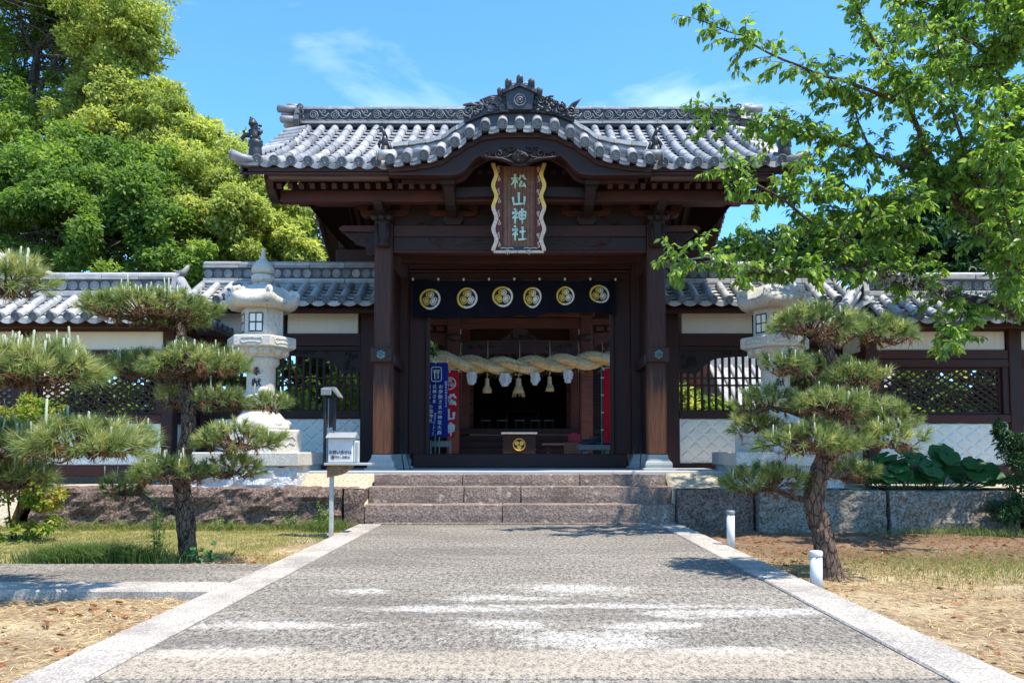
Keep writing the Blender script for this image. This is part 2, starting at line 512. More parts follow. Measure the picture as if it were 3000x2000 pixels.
BARK_T = bark('grey tree bark', (0.04, 0.034, 0.03), (0.15, 0.125, 0.105), (5, 5, 1.5))

# path: exposed aggregate concrete with bleached, worn patches
s = S('path concrete', .95, .15)
v = s.co(world=True)
g1 = s.noise(v, 60, 2, .8); g2 = s.voro(v, 42); g3 = s.noise(s.co((1.25, .65, 1), world=True), 19, 6, .85)
gr = s.math('ADD', s.math('MULTIPLY', g1, .4), s.math('MULTIPLY', g3, .6))
c = s.mix(s.ramp(gr, [(.43, 0), (.57, 1)]), (0.036, 0.032, 0.028), (0.36, 0.32, 0.265))
c = s.mix(s.ramp(g2, [(.2, .25), (.5, 0)]), c, (0.13, 0.12, 0.115))
vs_ = s.co((.22, .75, 1), world=True)
b1 = s.noise(vs_, 2.2, 8, .68, .8)
vd = s.co((.3, .8, 1), world=True)
b0 = s.noise(vd, 1.1, 5, .6)
c = s.mix(s.ramp(b0, [(.35, .45), (.55, 0)]), c, (0.09, 0.08, 0.07))
c = s.mix(s.math('MULTIPLY', s.ramp(b1, [(.52, 0), (.62, .35), (.74, .6)]), s.ramp(gr, [(.42, .1), (.56, 1)])), c, (0.42, 0.37, 0.31))
xyz = s.sep(v)
wob = s.math('MULTIPLY', s.math('SUBTRACT', s.noise(s.co((.55, 1, 1), world=True), 2.6, 10, .8, .9), .5), 5.0)
def blob(cx, cy, rx, ry, soft=.9):
    dx = s.math('DIVIDE', s.math('SUBTRACT', xyz[0], cx), rx); dy = s.math('DIVIDE', s.math('SUBTRACT', xyz[1], cy), ry)
    d = s.math('ADD', s.math('MULTIPLY', dx, dx), s.math('MULTIPLY', dy, dy))
    d = s.math('ADD', s.math('POWER', d, .5), wob)
    return s.maprange(d, 1.25, 1.25 - soft, 0, 1)
BLOBS = [(0.5, 7.2, .55, .3), (-.15, 6.75, .5, .14), (-.6, 6.3, .75, .12), (-1.7, 5.75, .7, .13), (1.6, 6.15, .85, .17), (2.05, 6.2, .4, .2), (.7, 6.42, 1.2, .10), (-.1, 5.82, .36, .2), (.5, 5.3, .5, .28), (1.25, 5.0, .4, .12), (-1.9, 4.95, .6, .14), (-1.4, 7.1, .3, .16), (.9, 5.7, .4, .12)]
tot = None
for bl in BLOBS:
    q = blob(*bl); tot = q if tot is None else s.math('MAXIMUM', tot, q)
c = s.mix(s.math('MULTIPLY', tot, s.ramp(gr, [(.42, .12), (.56, .9)])), c, (0.50, 0.465, 0.41))
yy = s.math('ADD', xyz[1], s.math('MULTIPLY', wob, .10))
bd = s.math('MULTIPLY', s.maprange(yy, 5.15, 4.85, 0, 1), s.maprange(yy, 4.32, 4.5, 0, 1))
c = s.mix(s.math('MULTIPLY', bd, s.ramp(gr, [(.42, .15), (.57, .75)])), c, (0.44, 0.36, 0.27))
s.color(c); nb = s.bump(g2, .6, .008); s.bump(g1, .5, .006, nb)
PATH = s.m

s = S('pale kerb granite', .9, .15)
v = s.co(world=True)
g1 = s.noise(v, 60, 4, .8); b1 = s.noise(v, 1.5, 8, .68)
c = s.mix(s.ramp(g1, [(.40, 0), (.58, 1)]), (0.22, 0.19, 0.16), (0.52, 0.475, 0.41))
c = s.mix(s.math('MULTIPLY', s.ramp(b1, [(.46, 0), (.62, .9)]), s.ramp(g1, [(.35, 1), (.65, .4)])), c, (0.19, 0.165, 0.155))
s.color(c); s.bump(g1, .4, .006)
KERB = s.m

s = S('dry sandy ground', 1.0, .05)
v = s.co(world=True)
n1_ = s.noise(v, 1.1, 7, .65, .3); n2_ = s.noise(v, 15, 7, .8); n3_ = s.noise(v, 70, 3, .7)
c = s.mix(s.ramp(n2_, [(.38, 0), (.62, 1)]), (0.15, 0.098, 0.056), (0.47, 0.36, 0.22))
c = s.mix(s.ramp(n3_, [(.35, .4), (.6, 0)]), c, (0.18, 0.11, 0.06))
c = s.mix(s.ramp(n1_, [(.5, 0), (.66, .6)]), c, (0.60, 0.50, 0.33))
xyz = s.sep(v)
lw = s.math('MULTIPLY', s.maprange(xyz[0], -2.9, -3.9, 0, 1), s.maprange(xyz[1], 8.8, 9.8, 0, 1))
c = s.mix(s.math('MULTIPLY', lw, .6), c, (0.27, 0.23, 0.085))
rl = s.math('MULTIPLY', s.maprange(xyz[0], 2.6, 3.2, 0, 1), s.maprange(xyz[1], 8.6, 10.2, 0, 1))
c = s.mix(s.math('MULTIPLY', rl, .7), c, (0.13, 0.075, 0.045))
s.color(c); nb = s.bump(n2_, .8, .03); s.bump(n3_, .5, .008, nb)
GROUND = s.m

s = S('terrace sand', 1.0, .05)
v = s.co(world=True)
n1_ = s.noise(v, 2.2, 6, .6); n2_ = s.noise(v, 90, 3, .75)
c = s.mix(s.ramp(s.noise(v, 28, 6, .8), [(.4, 0), (.6, 1)]), (0.24, 0.195, 0.125), (0.56, 0.49, 0.37))
c = s.mix(s.ramp(n1_, [(.5, 0), (.7, .5)]), c, (0.40, 0.36, 0.29))
s.color(c); s.bump(n2_, .6, .01)
SAND = s.m
s = S('podium paving', .8, .2)
v = s.co(world=True)
n1_ = s.noise(v, 3, 6, .6)
s.color(s.mix(n1_, (0.30, 0.31, 0.32), (0.42, 0.42, 0.42))); s.bump(s.noise(v, 60, 3), .2, .005)
PAVE = s.m
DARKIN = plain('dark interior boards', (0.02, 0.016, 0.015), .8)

# ================================================================== SETTING
def ground_z(x, y):
    z = -0.07
    if x > 2.7: z -= 0.05 * smooth01(2.7, 4.5, x)
    return z
def build_ground():
    xs = np.concatenate([[-600, -200, -80, -40, -24], np.arange(-14, 14.01, .25), [24, 40, 80, 200, 600]])
    ys = np.concatenate([[-200, -60, -20, -8], np.arange(-3, 14.01, .25), [20, 30, 45, 70, 120, 250, 600, 1500]])
    X, Y = np.meshgrid(xs, ys)
    Z = np.full_like(X, -0.07)
    Z -= 0.05 * np.clip((X - 2.7) / 1.8, 0, 1)
    nz = nr.normal(0, 1, X.shape)
    near = (np.abs(X) < 14) & (Y > -3) & (Y < 14)
    Z = Z + np.where(near & (np.abs(X) > 2.9), .012 * nz, 0)
    n, m = X.shape
    idx = np.arange(n * m).reshape(n, m)
    f = np.stack([idx[:-1, :-1], idx[:-1, 1:], idx[1:, 1:], idx[1:, :-1]], -1).reshape(-1, 4)
    me = mesh_np('ground', np.stack([X, Y, Z], -1).reshape(-1, 3), f, True)
    struct('ground', me, GROUND)
build_ground()

# approach path with granite kerbs
path = struct('path', MB().box(-2.345, 2.345, 4.405, 13.40, -.25, 0, .006), PATH)
put('path_slab', MB().box(-2.345, 2.345, -4, 4.392, -.25, -.003, .006), PATH, path)
def kerb_run(x0, x1, joints):
    for a, b in zip(joints[:-1], joints[1:]):
        m = MB().box(x0, x1, a + .004, b - .004, -.25, .012 + U(-.004, .004), .012)
        put('kerb_stone', m, KERB, path)
kerb_run(-2.74, -2.353, [-4, 3.1, 4.95, 7.6, 9.4, 11.6, 13.42])
kerb_run(2.353, 2.74, [-4, 2.9, 5.2, 6.55, 8.3, 10.2, 11.9, 13.42])
# cross path to the left
path2 = struct('path', MB().box(-16, -2.748, 7.55, 8.83, -.3, -.004, .01), PATH)
kerb_run2 = [(-16, -11.2), (-11.2, -8.4), (-8.4, -5.6), (-5.6, -2.75)]
for a, b in kerb_run2:
    put('kerb_stone', MB().box(a + .004, b - .004, 7.08, 7.545, -.3, .008 + U(-.003, .003), .014), KERB, path2)

# terrace held by the retaining wall
def terrace_z(x, y):
    if abs(x) < 2.66 and y < 14.62: return .30
    if abs(x) > 8.5 and y < 14.7: return -.2 + .8 * smooth01(13.5, 14.6, y)
    return .605 + .255 * (1 - smooth01(4.9, 6.3, abs(x))) * smooth01(13.8, 14.55, y)
def build_terrace():
    xs = np.concatenate([[-60, -30, -18], np.arange(-13, -2.75, .3), [-2.67, -2.655], np.arange(-2.4, 2.41, .4), [2.655, 2.67], np.arange(2.8, 13.01, .3), [18, 30, 60]])
    ys = np.concatenate([np.arange(13.5, 16.01, .1), [16.5, 17, 18, 20, 24, 30, 40, 60, 90]])
    V = []; n = len(ys); m = len(xs)
    for y in ys:
        for x in xs:
            q = terrace_z(x, y) if y < 15.9 else .605 + .255 * (1 - (1 - smooth01(16, 17.5, y)) * smooth01(4.9, 6.3, abs(x)))
            V.append((x, y, q + (U(-.008, .008) if y < 15.9 else 0)))
    idx = np.arange(n * m).reshape(n, m)
    f = np.stack([idx[:-1, :-1], idx[:-1, 1:], idx[1:, 1:], idx[1:, :-1]], -1).reshape(-1, 4)
    struct('terrace', mesh_np('terrace', np.array(V), f, True), SAND)
build_terrace()
# gate podium slab
struct('podium', MB().box(-3.9, 3.9, 14.42, 21.5, .4, .885, .02), PAVE)

def rough_block(x0, x1, y0, y1, z0, z1, amp=.03, seed=0, step=.16, lean=0.0, top_amp=.008):
    """hewn stone: front face and left/right ends uneven, edges rounded"""
    rr = np.random.default_rng(seed)
    nx = max(3, int((x1 - x0) / step)); nz = max(3, int((z1 - z0) / step * 1.4)); ny = 3
    vs_ = []; fs = []; ids = {}
    grid = {}
    low = rr.normal(0, 1, (nx // 3 + 3, nz // 2 + 3))
    def disp(i, k):
        a = i / 3; b = k / 2
        i0, k0 = int(a), int(b); fa, fb = a - i0, b - k0
        return (low[i0, k0] * (1 - fa) + low[i0 + 1, k0] * fa) * (1 - fb) + (low[i0, k0 + 1] * (1 - fa) + low[i0 + 1, k0 + 1] * fa) * fb
    def vid(i, j, k):
        if (i, j, k) in ids: return ids[(i, j, k)]
        x = x0 + (x1 - x0) * i / nx; y = y0 + (y1 - y0) * j / ny; z = z0 + (z1 - z0) * k / nz
        if j == 0:
            y += amp * .7 * disp(i, k) + amp * .35 * rr.normal() + lean * (z - z0)
            if k == nz: y += .02
            if i in (0, nx): y += .015
        if k == nz: z += top_amp * rr.normal() - (.012 if j == 0 else 0)
        if i == 0 and 0 < k: x += amp * .15 * abs(rr.normal()) + .004
        if i == nx and 0 < k: x -= amp * .15 * abs(rr.normal()) + .004
        ids[(i, j, k)] = len(vs_); vs_.append((x, y, z)); return ids[(i, j, k)]
    for i in range(nx):
        for k in range(nz):
            fs.append([vid(i, 0, k), vid(i + 1, 0, k), vid(i + 1, 0, k + 1), vid(i, 0, k + 1)])
        for j in range(ny):
            fs.append([vid(i, j, nz), vid(i + 1, j, nz), vid(i + 1, j + 1, nz), vid(i, j + 1, nz)])
    for k in range(nz):
        for j in range(ny):
            fs.append([vid(0, j, k), vid(0, j, k + 1), vid(0, j + 1, k + 1), vid(0, j + 1, k)])
            fs.append([vid(nx, j, k), vid(nx, j + 1, k), vid(nx, j + 1, k + 1), vid(nx, j, k + 1)])
    return MB().add(vs_, fs, False)

rw = thing('retaining_wall', 'low retaining wall of one long rough brown stone block behind the phone post', 'wall', (-5.6, 13.7, -.2))
put('stone_block', rough_block(-8.35, -3.03, 13.42, 14.1, -.3, .625, .05, 1, .10), WALLST, rw)
put('stone_block', rough_block(-3.0, -2.652, 13.44, 14.6, -.3, .612, .025, 2), WALLST, rw)
rw2 = thing('retaining_wall', 'low retaining wall of three grey stone blocks below the leopard plant', 'wall', (5.5, 13.6, -.2))
put('stone_block', rough_block(2.665, 3.97, 13.38, 14.6, -.3, .60, .03, 3), WALLST, rw2)
put('stone_block', rough_block(4.0, 6.14, 13.2, 14.1, -.3, .59, .035, 4, .12), WALLST2, rw2)
put('stone_block', rough_block(6.18, 8.36, 13.16, 14.1, -.3, .585, .035, 5, .12), WALLST2, rw2)

st = thing('stone_steps', 'three broad brown stone steps leading up to the gate', 'steps', (0, 13.7, 0))
def stepstone(x0, x1, y0, y1, z0, z1, sd):
    put('step_stone', rough_block(x0 + .004, x1 - .004, y0, y1, z0, z1, .008, sd, .2, 0, .003), STEPST, st)
for i, (a, b) in enumerate([(-2.65, -.30), (-.30, 2.66)]): stepstone(a, b, 13.46, 13.95, -.2, .335 + .005 * i, 20 + i)
for i, (a, b) in enumerate([(-2.65, -.98), (-.98, .02), (.02, 2.66)]): stepstone(a, b, 13.80, 14.25, .1, .625, 24 + i)
for i, (a, b) in enumerate([(-2.62, -1.03), (-1.03, 1.08), (1.08, 2.63)]): stepstone(a, b, 14.16, 14.6, .4, .83, 28 + i)
put('ledge_stone', MB().box(-2.5, 2.74, 13.405, 13.47, -.2, .03, .01), STEPST, st)

# ================================================================== TILE MESHES (shared)
def half_tube_mesh(r0, r1, L, n=7, name='round_tile'):
    # half-round cover tile along +y from 0 to L, front radius r0, back radius r1, open below, with a shallow front lip
    vs_ = []; fs = []
    ys = [0, .02, L]; rs = [r0, r0 * 1.0, r1]
    for y, r in zip(ys, rs):
        for k in range(n + 1):
            a = math.pi * (-.06 + 1.12 * k / n)
            vs_.append((r * math.cos(a), y, r * math.sin(a)))
    m = n + 1
    for i in range(2):
        for k in range(n):
            fs.append([i * m + k, (i + 1) * m + k, (i + 1) * m + k + 1, i * m + k + 1])
    b = MB().add(vs_, fs, True)
    o = len(b.v)
    b.add([(r0 * .8 * math.cos(math.pi * (-.06 + 1.12 * k / n)), 0, r0 * .8 * math.sin(math.pi * (-.06 + 1.12 * k / n))) for k in range(m)], [], False)
    for k in range(n):
        b.f.append([k, k + 1, o + k + 1, o + k]); b.s.append(False)
    me, _ = b.mesh(name, False); return me
def disc_mesh(r, name='eave_tile'):
    # round end tile facing -y with a raised rim and a three-comma boss
    b = MB()
    n = 16
    prof = [(r, .10), (r, 0), (r * .84, -.004), (r * .80, .014), (r * .3, .014), (r * .001, .014)]
    vs_ = []; fs = []
    for q, y in prof:
        for k in range(n):
            a = 2 * math.pi * k / n; vs_.append((q * math.cos(a), y, q * math.sin(a)))
    for i in range(len(prof) - 1):
        for k in range(n):
            k2 = (k + 1) % n; fs.append([i * n + k, i * n + k2, (i + 1) * n + k2, (i + 1) * n + k])
    b.add(vs_, fs, False)
    for j in range(3):
        a0 = 2 * math.pi * j / 3
        pts = [(r * .32 * math.cos(a0) , .012, r * .32 * math.sin(a0)), (r * .52 * math.cos(a0 + .5), .012, r * .52 * math.sin(a0 + .5)), (r * .62 * math.cos(a0 + 1.2), .012, r * .62 * math.sin(a0 + 1.2)), (r * .66 * math.cos(a0 + 1.9), .012, r * .66 * math.sin(a0 + 1.9))]
        b.tube(pts, [r * .15, r * .12, r * .07, r * .02], 5)
    me, _ = b.mesh(name, False); return me
def pan_mesh(w, L, sag=.035, th=.022, name='pan_tile'):
    vs_ = []; fs = []; n = 4
    for (y, dz) in ((0, 0), (0, -th), (L, -.03), ):
        for k in range(n + 1):
            t = 2 * k / n - 1
            vs_.append((w / 2 * t, y, -sag * (1 - t * t) + dz + th))
    m = n + 1
    for k in range(n):
        fs.append([k, k + 1, m + k + 1, m + k]); fs.append([k, 2 * m + k, 2 * m + k + 1, k + 1])
    b = MB().add(vs_, fs, False)
    for i in range(len(b.s)): b.s[i] = (i % 2 == 1)
    me, _ = b.mesh(name, False); return me
def lip_mesh(w, name='eave_pan_tile'):
    # front pan tile with hanging lip, concave top
    top = []; bot = []
    for k in range(9):
        t = 2 * k / 8 - 1
        top.append((w / 2 * t, -.045 * (1 - t * t) + .03)); bot.append((w / 2 * t, -.045 * (1 - t * t) - .045))
    b = MB().strip(top, bot, 0, .03)
    b.strip([(p[0], p[1] + .036) for p in top], [(p[0], p[1] + .008) for p in top], .02, .25)
    me, _ = b.mesh(name, False); return me

RT = half_tube_mesh(.088, .080, .52); RT.materials.append(TILE)
DISC = disc_mesh(.090); DISC.materials.append(TILE_M)
PAN = pan_mesh(.25, .27, .022, .017); PAN.materials.append(TILE)
LIP = lip_mesh(.24); LIP.materials.append(TILE)
RTW = half_tube_mesh(.082, .075, .50); RTW.materials.append(TILE_L)
DISCW = disc_mesh(.086); DISCW.materials.append(TILE_M)
PANW = pan_mesh(.28, .26, .024, .02); PANW.materials.append(TILE_L)
LIPW = lip_mesh(.27); LIPW.materials.append(TILE_L)
def join_mesh(src, mats, name):
    """many transformed copies of one mesh in a single mesh"""
    nv = len(src.vertices)
    co = np.empty(nv * 3); src.vertices.foreach_get('co', co); co = co.reshape(-1, 3)
    b = MB()
    fs = [list(p.vertices) for p in src.polygons]; sm = [p.use_smooth for p in src.polygons]
    for M in mats:
        A = np.array(M)
        q = co @ A[:3, :3].T + A[:3, 3]
        o = len(b.v); b.v.extend(map(tuple, q)); b.f.extend([[i + o for i in f] for f in fs]); b.s.extend(sm)
    me, _ = b.mesh(name, False)
    return me

# ================================================================== GATE
GY = 17.0
gate = thing('shrine_gate', 'large dark wooden shrine gate with grey tiled roof and curved central gable', 'gate', (0, GY, .87))
EY, EZ, RY, RZ = 13.6, 6.32, 16.9, 8.38
def roof_s(sv, X):
    lift = .05 * (min(1, abs(X) / 4.62)) ** 4 * (1 - sv) ** 2
    return EZ + (RZ - EZ) * (.76 * sv + .24 * sv * sv) + lift
def roof_pt(sv, X, back=False):
    y = EY + (RY - EY) * sv
    if back: y = 2 * GY - y
    return Vector((X, y, roof_s(sv, X)))
KX = [0, .30, .60, .87, 1.12, 1.37, 1.65, 1.95, 2.23, 2.5]
KZ = [6.89, 6.89, 6.85, 6.73, 6.57, 6.40, 6.34, 6.30, 6.275, 6.26]
def kz(x): 
    # smooth arch height of the curved gable
    x = abs(x); xs = np.array(KX); zs = np.array(KZ)
    w = np.exp(-((np.abs(xs - x)) / .13) ** 2) + 1e-9
    return .5 * float((w * zs).sum() / w.sum()) + .5 * float(np.interp(x, xs, zs))

rm = MB()
for (xa, xb, s0) in ((-4.95, -2.24, 0.0), (-2.24, 2.24, .34), (2.24, 4.95, 0.0)):
    ring = []
    for a in range(11): ring.append(s0 + (1 - s0) * a / 10)
    prof = [(roof_pt(q, 0).y, roof_pt(q, 0).z) for q in ring] + [(roof_pt(1 - a / 10, 0, True).y, roof_pt(1 - a / 10, 0).z) for a in range(11)]
    rm.strip([(y, z - .17) for y, z in prof], [(y, z - .21) for y, z in prof], xa + .001, xb - .001, 'yz')
roof = put('roof', rm, W_Y, gate)

NS = 8; NP = 16
cols = [round(-4.62 + .298 * k, 3) for k in range(32)]
def kar_cut(X):
    """slope parameter where the main roof comes out from behind the curved gable"""
    if abs(X) > 2.35: return -1
    zz = kz(X) + .22
    for i in range(101):
        if roof_s(i / 100, X) > zz: return i / 100
    return 1
pan_far = []; pan_n = 0
for ci, X in enumerate(cols):
    c = kar_cut(X)
    for i in range(NS):
        s0, s1 = i / NS, (i + 1) / NS
        if s1 < c: continue
        p0 = roof_pt(s0, X); p1 = roof_pt(s1, X)
        d = (p1 - p0); L = d.length
        M = frame(p0, (1, 0, 0), d) @ Matrix.Diagonal((1, L / .5, 1, 1))
        put('round_tile', RT, None, roof, M @ T3(U(-.004, .004), 0, -.015 + U(-.005, .005)) @ Matrix.Rotation(U(-.018, .018), 4, 'Z'))
    if c < 0:
        p0 = roof_pt(0, X); d = roof_pt(.1, X) - p0
        put('eave_tile', DISC, None, roof, frame(p0 + Vector((0, -.07, -.005)), (1, 0, 0), (0, 1, .12)))
for X in [x - .149 for x in cols] + [cols[-1] + .149]:
    c = kar_cut(X)
    if c < 0 and abs(X) < 4.7:
        put('eave_pan_tile', LIP, None, roof, T3(X, EY - .045, roof_s(0, X) - .045))
    for i in range(NP):
        s0, s1 = i / NP, (i + 1) / NP
        if s1 < c or abs(X) > 4.7: continue
        p0 = roof_pt(s0, X); d = roof_pt(s1, X) - p0
        M = frame(p0 + Vector((0, 0, -.034 + U(-.003, .003))), (1, 0, 0), d) @ Matrix.Rotation(R(-2.2), 4, 'X')
        if pan_n < 300 and i < 12: put('pan_tile', PAN, None, roof, M); pan_n += 1
        else: pan_far.append(M)
pf = join_mesh(PAN, pan_far, 'pan_tile'); pf.materials.append(TILE); put('pan_tile', pf, None, roof, kind='stuff')
# back slope
bk = []
for X in cols:
    for i in range(NS):
        p0 = roof_pt(i / NS, X, True); d = roof_pt((i + 1) / NS, X, True) - p0
        bk.append(frame(p0, (-1, 0, 0), d) @ Matrix.Diagonal((1, d.length / .5, 1, 1)))
bm_ = join_mesh(RT, bk, 'rear_tiles'); bm_.materials.append(TILE); put('rear_tiles', bm_, None, roof, kind='stuff')
# verge tiles on both gable edges
VT = half_tube_mesh(.085, .085, .50, name='verge_tile'); VT.materials.append(TILE)
for sx in (-1, 1):
    for back in (False, True):
        for i in range(10):
            sv = .10 + .088 * i
            p = roof_pt(sv, sx * 4.56, back)
            tl = (roof_pt(sv + .05, sx * 4.56, back) - p)
            out = Vector((sx, 0, -.16)).normalized()
            # tile runs inwards: +y axis of mesh points from outer end to the roof
            p_out = p + out * .52 + Vector((0, 0, .045))
            x = (-out).cross(tl).normalized()
            put('verge_tile', VT, None, roof, frame(p_out, tl * (-1 if (sx < 0) == (not back) else 1), -out))
# corner tip tiles
for sx in (-1, 1):
    p0 = Vector((sx * 4.70, 13.60, 6.36)); p1 = Vector((sx * 5.07, 13.50, 6.44))
    put('corner_tile', MB().tube([p0, (p0 + p1) / 2 + Vector((0, 0, -.015)), p1], [.075, .08, .092], 12).tube([p1, p1 + (p1 - p0).normalized() * .02], [.096, .092], 12), TILE, roof)
    put('corner_pan_tile', MB().strip([(sx * 4.6, 6.30), (sx * 4.8, 6.30), (sx * 5.0, 6.345)], [(sx * 4.6, 6.25), (sx * 4.8, 6.25), (sx * 5.0, 6.30)], 13.53, 13.75), TILE, roof)

# main ridge
ridge = put('ridge', MB().box(-4.78, 4.78, 16.76, 17.24, 8.30, 8.70, .01), TILE_B, gate)
for k in range(16):
    xa = -4.8 + 9.6 * k / 16
    for (z0, z1, g) in ((8.36, 8.41, .29), (8.685, 8.725, .26), (8.73, 8.765, .22)):
        put('flat_tile', MB().box(xa + .003, xa + .597, GY - g - U(0, .006), GY + g, z0 + U(-.002, .002), z1, .006), TILE_L if z0 < 8.5 else TILE, ridge)
RTR = half_tube_mesh(.085, .080, .305, name='ridge_tile'); RTR.materials.append(TILE)
for k in range(32):
    xa = -4.80 + .3 * k
    put('ridge_tile', RTR, None, ridge, frame((xa, GY, 8.765), (0, -1, 0), (1, 0, 0)))
    if k % 1 == 0:
        put('ridge_knob', MB().ball((xa + .05, GY - .16, 8.745), (.045, .07, .045), 8, 5), TILE, ridge)
for k in range(20):
    xa = -4.50 + .46 * k; sg = 1 if k % 2 else -1; wv = MB()
    wv.spiral((xa, 8.56), .105, 2.2, .015, 16.745, a0=.4 * k, sgn=sg, tail=[(xa + .16, 8.48), (xa + .25, 8.50), (xa + .33, 8.60)])
    wv.spiral((xa + .23, 8.62), .05, 1.3, .013, 16.745, a0=2, sgn=-sg)
    wv.tube([(xa - .2, 16.745, 8.445), (xa - .05, 16.745, 8.43), (xa + .1, 16.745, 8.44), (xa + .24, 16.745, 8.43)], .013, 5)
    wv.tube([(xa + .12, 16.745, 8.66), (xa + .2, 16.745, 8.55), (xa + .3, 16.745, 8.52)], .012, 5)
    put('wave_relief', wv, TILE_M, ridge)
for sx in (-1, 1):
    o = put('ridge_end_tile', MB().prism([(16.66, 8.22), (17.34, 8.22), (17.42, 8.4), (17.3, 8.62), (17.2, 8.80), (16.8, 8.80), (16.7, 8.62), (16.58, 8.4)], sx * 4.79, sx * 4.90, 'yz'), TILE_D, ridge)
    m = MB()
    for (yy, zz) in ((16.86, 8.50), (17.14, 8.50), (16.84, 8.72), (17.16, 8.72), (17.0, 8.83)):
        m = MB(); l = .38 if zz < 8.6 else (.44 if zz < 8.8 else .28)
        m.tube([(sx * 4.86, yy, zz), (sx * (4.86 + l), yy, zz + .02)], [.075, .085], 12)
        m.tube([(sx * (4.86 + l), yy, zz + .02), (sx * (4.88 + l), yy, zz + .021)], [.07, .065], 12)
        put('ridge_end_rod', m, TILE, ridge)
    m = MB()
    for q in range(3): m.spiral((sx * 4.75, 8.45 + .12 * q), .07, 1.2, .018, 16.66 - .02 * q, a0=q)
    put('scroll', m, TILE_D, ridge)

# ------------------------------------------------------------------ curved front gable (karahafu)
kar = put('curved_gable', MB().strip([(x, kz(x) + .10) for x in np.linspace(-2.35, 2.35, 48)], [(x, kz(x) - .06) for x in np.linspace(-2.35, 2.35, 48)], 13.42, 15.4), TILE_D, gate)
kxs = [-2.23, -1.95, -1.65, -1.37, -1.12, -.87, -.60, -.30, 0, .30, .60, .87, 1.12, 1.37, 1.65, 1.95, 2.23]
KT = half_tube_mesh(.088, .086, .36, 9, 'gable_tile'); KT.materials.append(TILE)
for x in kxs:
    p = Vector((x, 13.26, kz(x)))
    put('gable_tile', KT, None, kar, frame(p, (1, 0, 0), (0, .82, .57)))
    put('eave_tile', DISC, None, kar, frame(p + Vector((0, -.05, -.02)), (1, 0, 0), (0, 1, .2)))
for xa, xb in zip(kxs[:-1], kxs[1:]):
    L_ = np.linspace(xa + .06, xb - .06, 6)
    sag = lambda x: .03 * math.sin(math.pi * (x - xa) / (xb - xa))
    m = MB().strip([(x, kz(x) - .005 - sag(x)) for x in L_], [(x, kz(x) - .03 - sag(x)) for x in L_], 13.27, 13.6)
    m.strip([(x, kz(x) - .042 - sag(x)) for x in L_], [(x, kz(x) - .066 - sag(x)) for x in L_], 13.245, 13.6)
    m.strip([(x, kz(x) - .07 - sag(x)) for x in L_], [(x, kz(x) - .125 - sag(x)) for x in L_], 13.255, 13.3)
    put('gable_pan_tile', m, TILE, kar)
    mx = (xa + xb) / 2
    # curved ridge running along the arch
    if abs(mx) > .9:
        m = MB().tube([(xa, 13.56, kz(xa) + .20), (mx, 13.555, kz(mx) + .205), (xb, 13.56, kz(xb) + .20)], .10, 10)
        put('arch_ridge_tile', m, TILE, kar)
        L2 = np.linspace(xa + .004, xb - .004, 6)
        m = MB().strip([(x, kz(x) + .355) for x in L2], [(x, kz(x) + .285) for x in L2], 13.44, 13.7)
        put('flat_tile', m, TILE_L, kar)
xs_ = np.linspace(-1.0, 1.0, 24)
put('arch_band', MB().strip([(x, kz(x) + .30) for x in xs_], [(x, kz(x) + .02) for x in xs_], 13.50, 13.75), TILE_D, kar)
for sx in (-1, 1):
    put('gable_end_tile', MB().tube([(sx * 2.2, 13.42, 6.40), (sx * 2.47, 13.34, 6.36)], [.085, .09], 12).tube([(sx * 2.47, 13.34, 6.36), (sx * 2.49, 13.335, 6.36)], [.095, .09], 12), TILE, kar)

# bargeboard of the curved gable
LX = [0, .4, .6, .8, .9, .98, 1.1, 1.25, 1.6, 2.28]
LZ = [6.55, 6.52, 6.45, 6.33, 6.20, 6.11, 6.06, 6.045, 6.05, 6.05]
bx = np.linspace(-2.28, 2.28, 70)
low = lambda x, d=0: interp(abs(x), LX, LZ) + d
put('bargeboard', MB().strip([(x, kz(x) - .13) for x in bx], [(x, low(x)) for x in bx], 13.42, 13.55), W_DK, kar)
put('bargeboard_lip', MB().strip([(x, kz(x) - .115) for x in bx], [(x, kz(x) - .20) for x in bx], 13.375, 13.425), W_X, kar)
put('bargeboard_lip', MB().strip([(x, low(x, .025)) for x in bx], [(x, low(x, -.02)) for x in bx], 13.40, 13.57), W_X, kar)
bx2 = np.linspace(-2.1, 2.1, 60)
put('inner_board', MB().strip([(x, kz(x) - .16) for x in bx2], [(x, low(x, -.05)) for x in bx2], 13.7, 13.78), W_X, kar)
# dark vaulted soffit and tympanum
put('soffit', MB().strip([(x, kz(x) - .075) for x in bx], [(x, kz(x) - .115) for x in bx], 13.5, 15.2), W_Y, kar)
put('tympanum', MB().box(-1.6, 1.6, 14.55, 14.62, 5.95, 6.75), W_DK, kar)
# carved pendant under the apex
m = MB()
m.prism([(-.70, 6.36), (-.55, 6.46), (-.30, 6.555), (0, 6.53), (.30, 6.555), (.55, 6.46), (.70, 6.36), (.60, 6.30), (.42, 6.31), (.25, 6.26), (.12, 6.19), (0, 6.17), (-.12, 6.19), (-.25, 6.26), (-.42, 6.31), (-.60, 6.30)], 13.36, 13.44)
pend = put('carved_pendant', m, W_DK, kar)
m = MB()
for sx in (-1, 1):
    m.spiral((sx * .58, 6.37), .07, 1.4, .020, 13.34, a0=.5, sgn=sx, tail=[(sx * .40, 6.42), (sx * .25, 6.48)])
    m.spiral((sx * .36, 6.38), .08, 1.5, .022, 13.335, a0=2, sgn=-sx, tail=[(sx * .22, 6.32), (sx * .10, 6.40)])
    m.spiral((sx * .16, 6.45), .07, 1.2, .02, 13.335, a0=1, sgn=sx, tail=[(sx * .32, 6.50)])
    m.tube([(sx * .68, 13.34, 6.34), (sx * .5, 13.33, 6.31), (sx * .3, 13.33, 6.29), (sx * .12, 13.33, 6.22)], [.012, .02, .025, .02], 6)
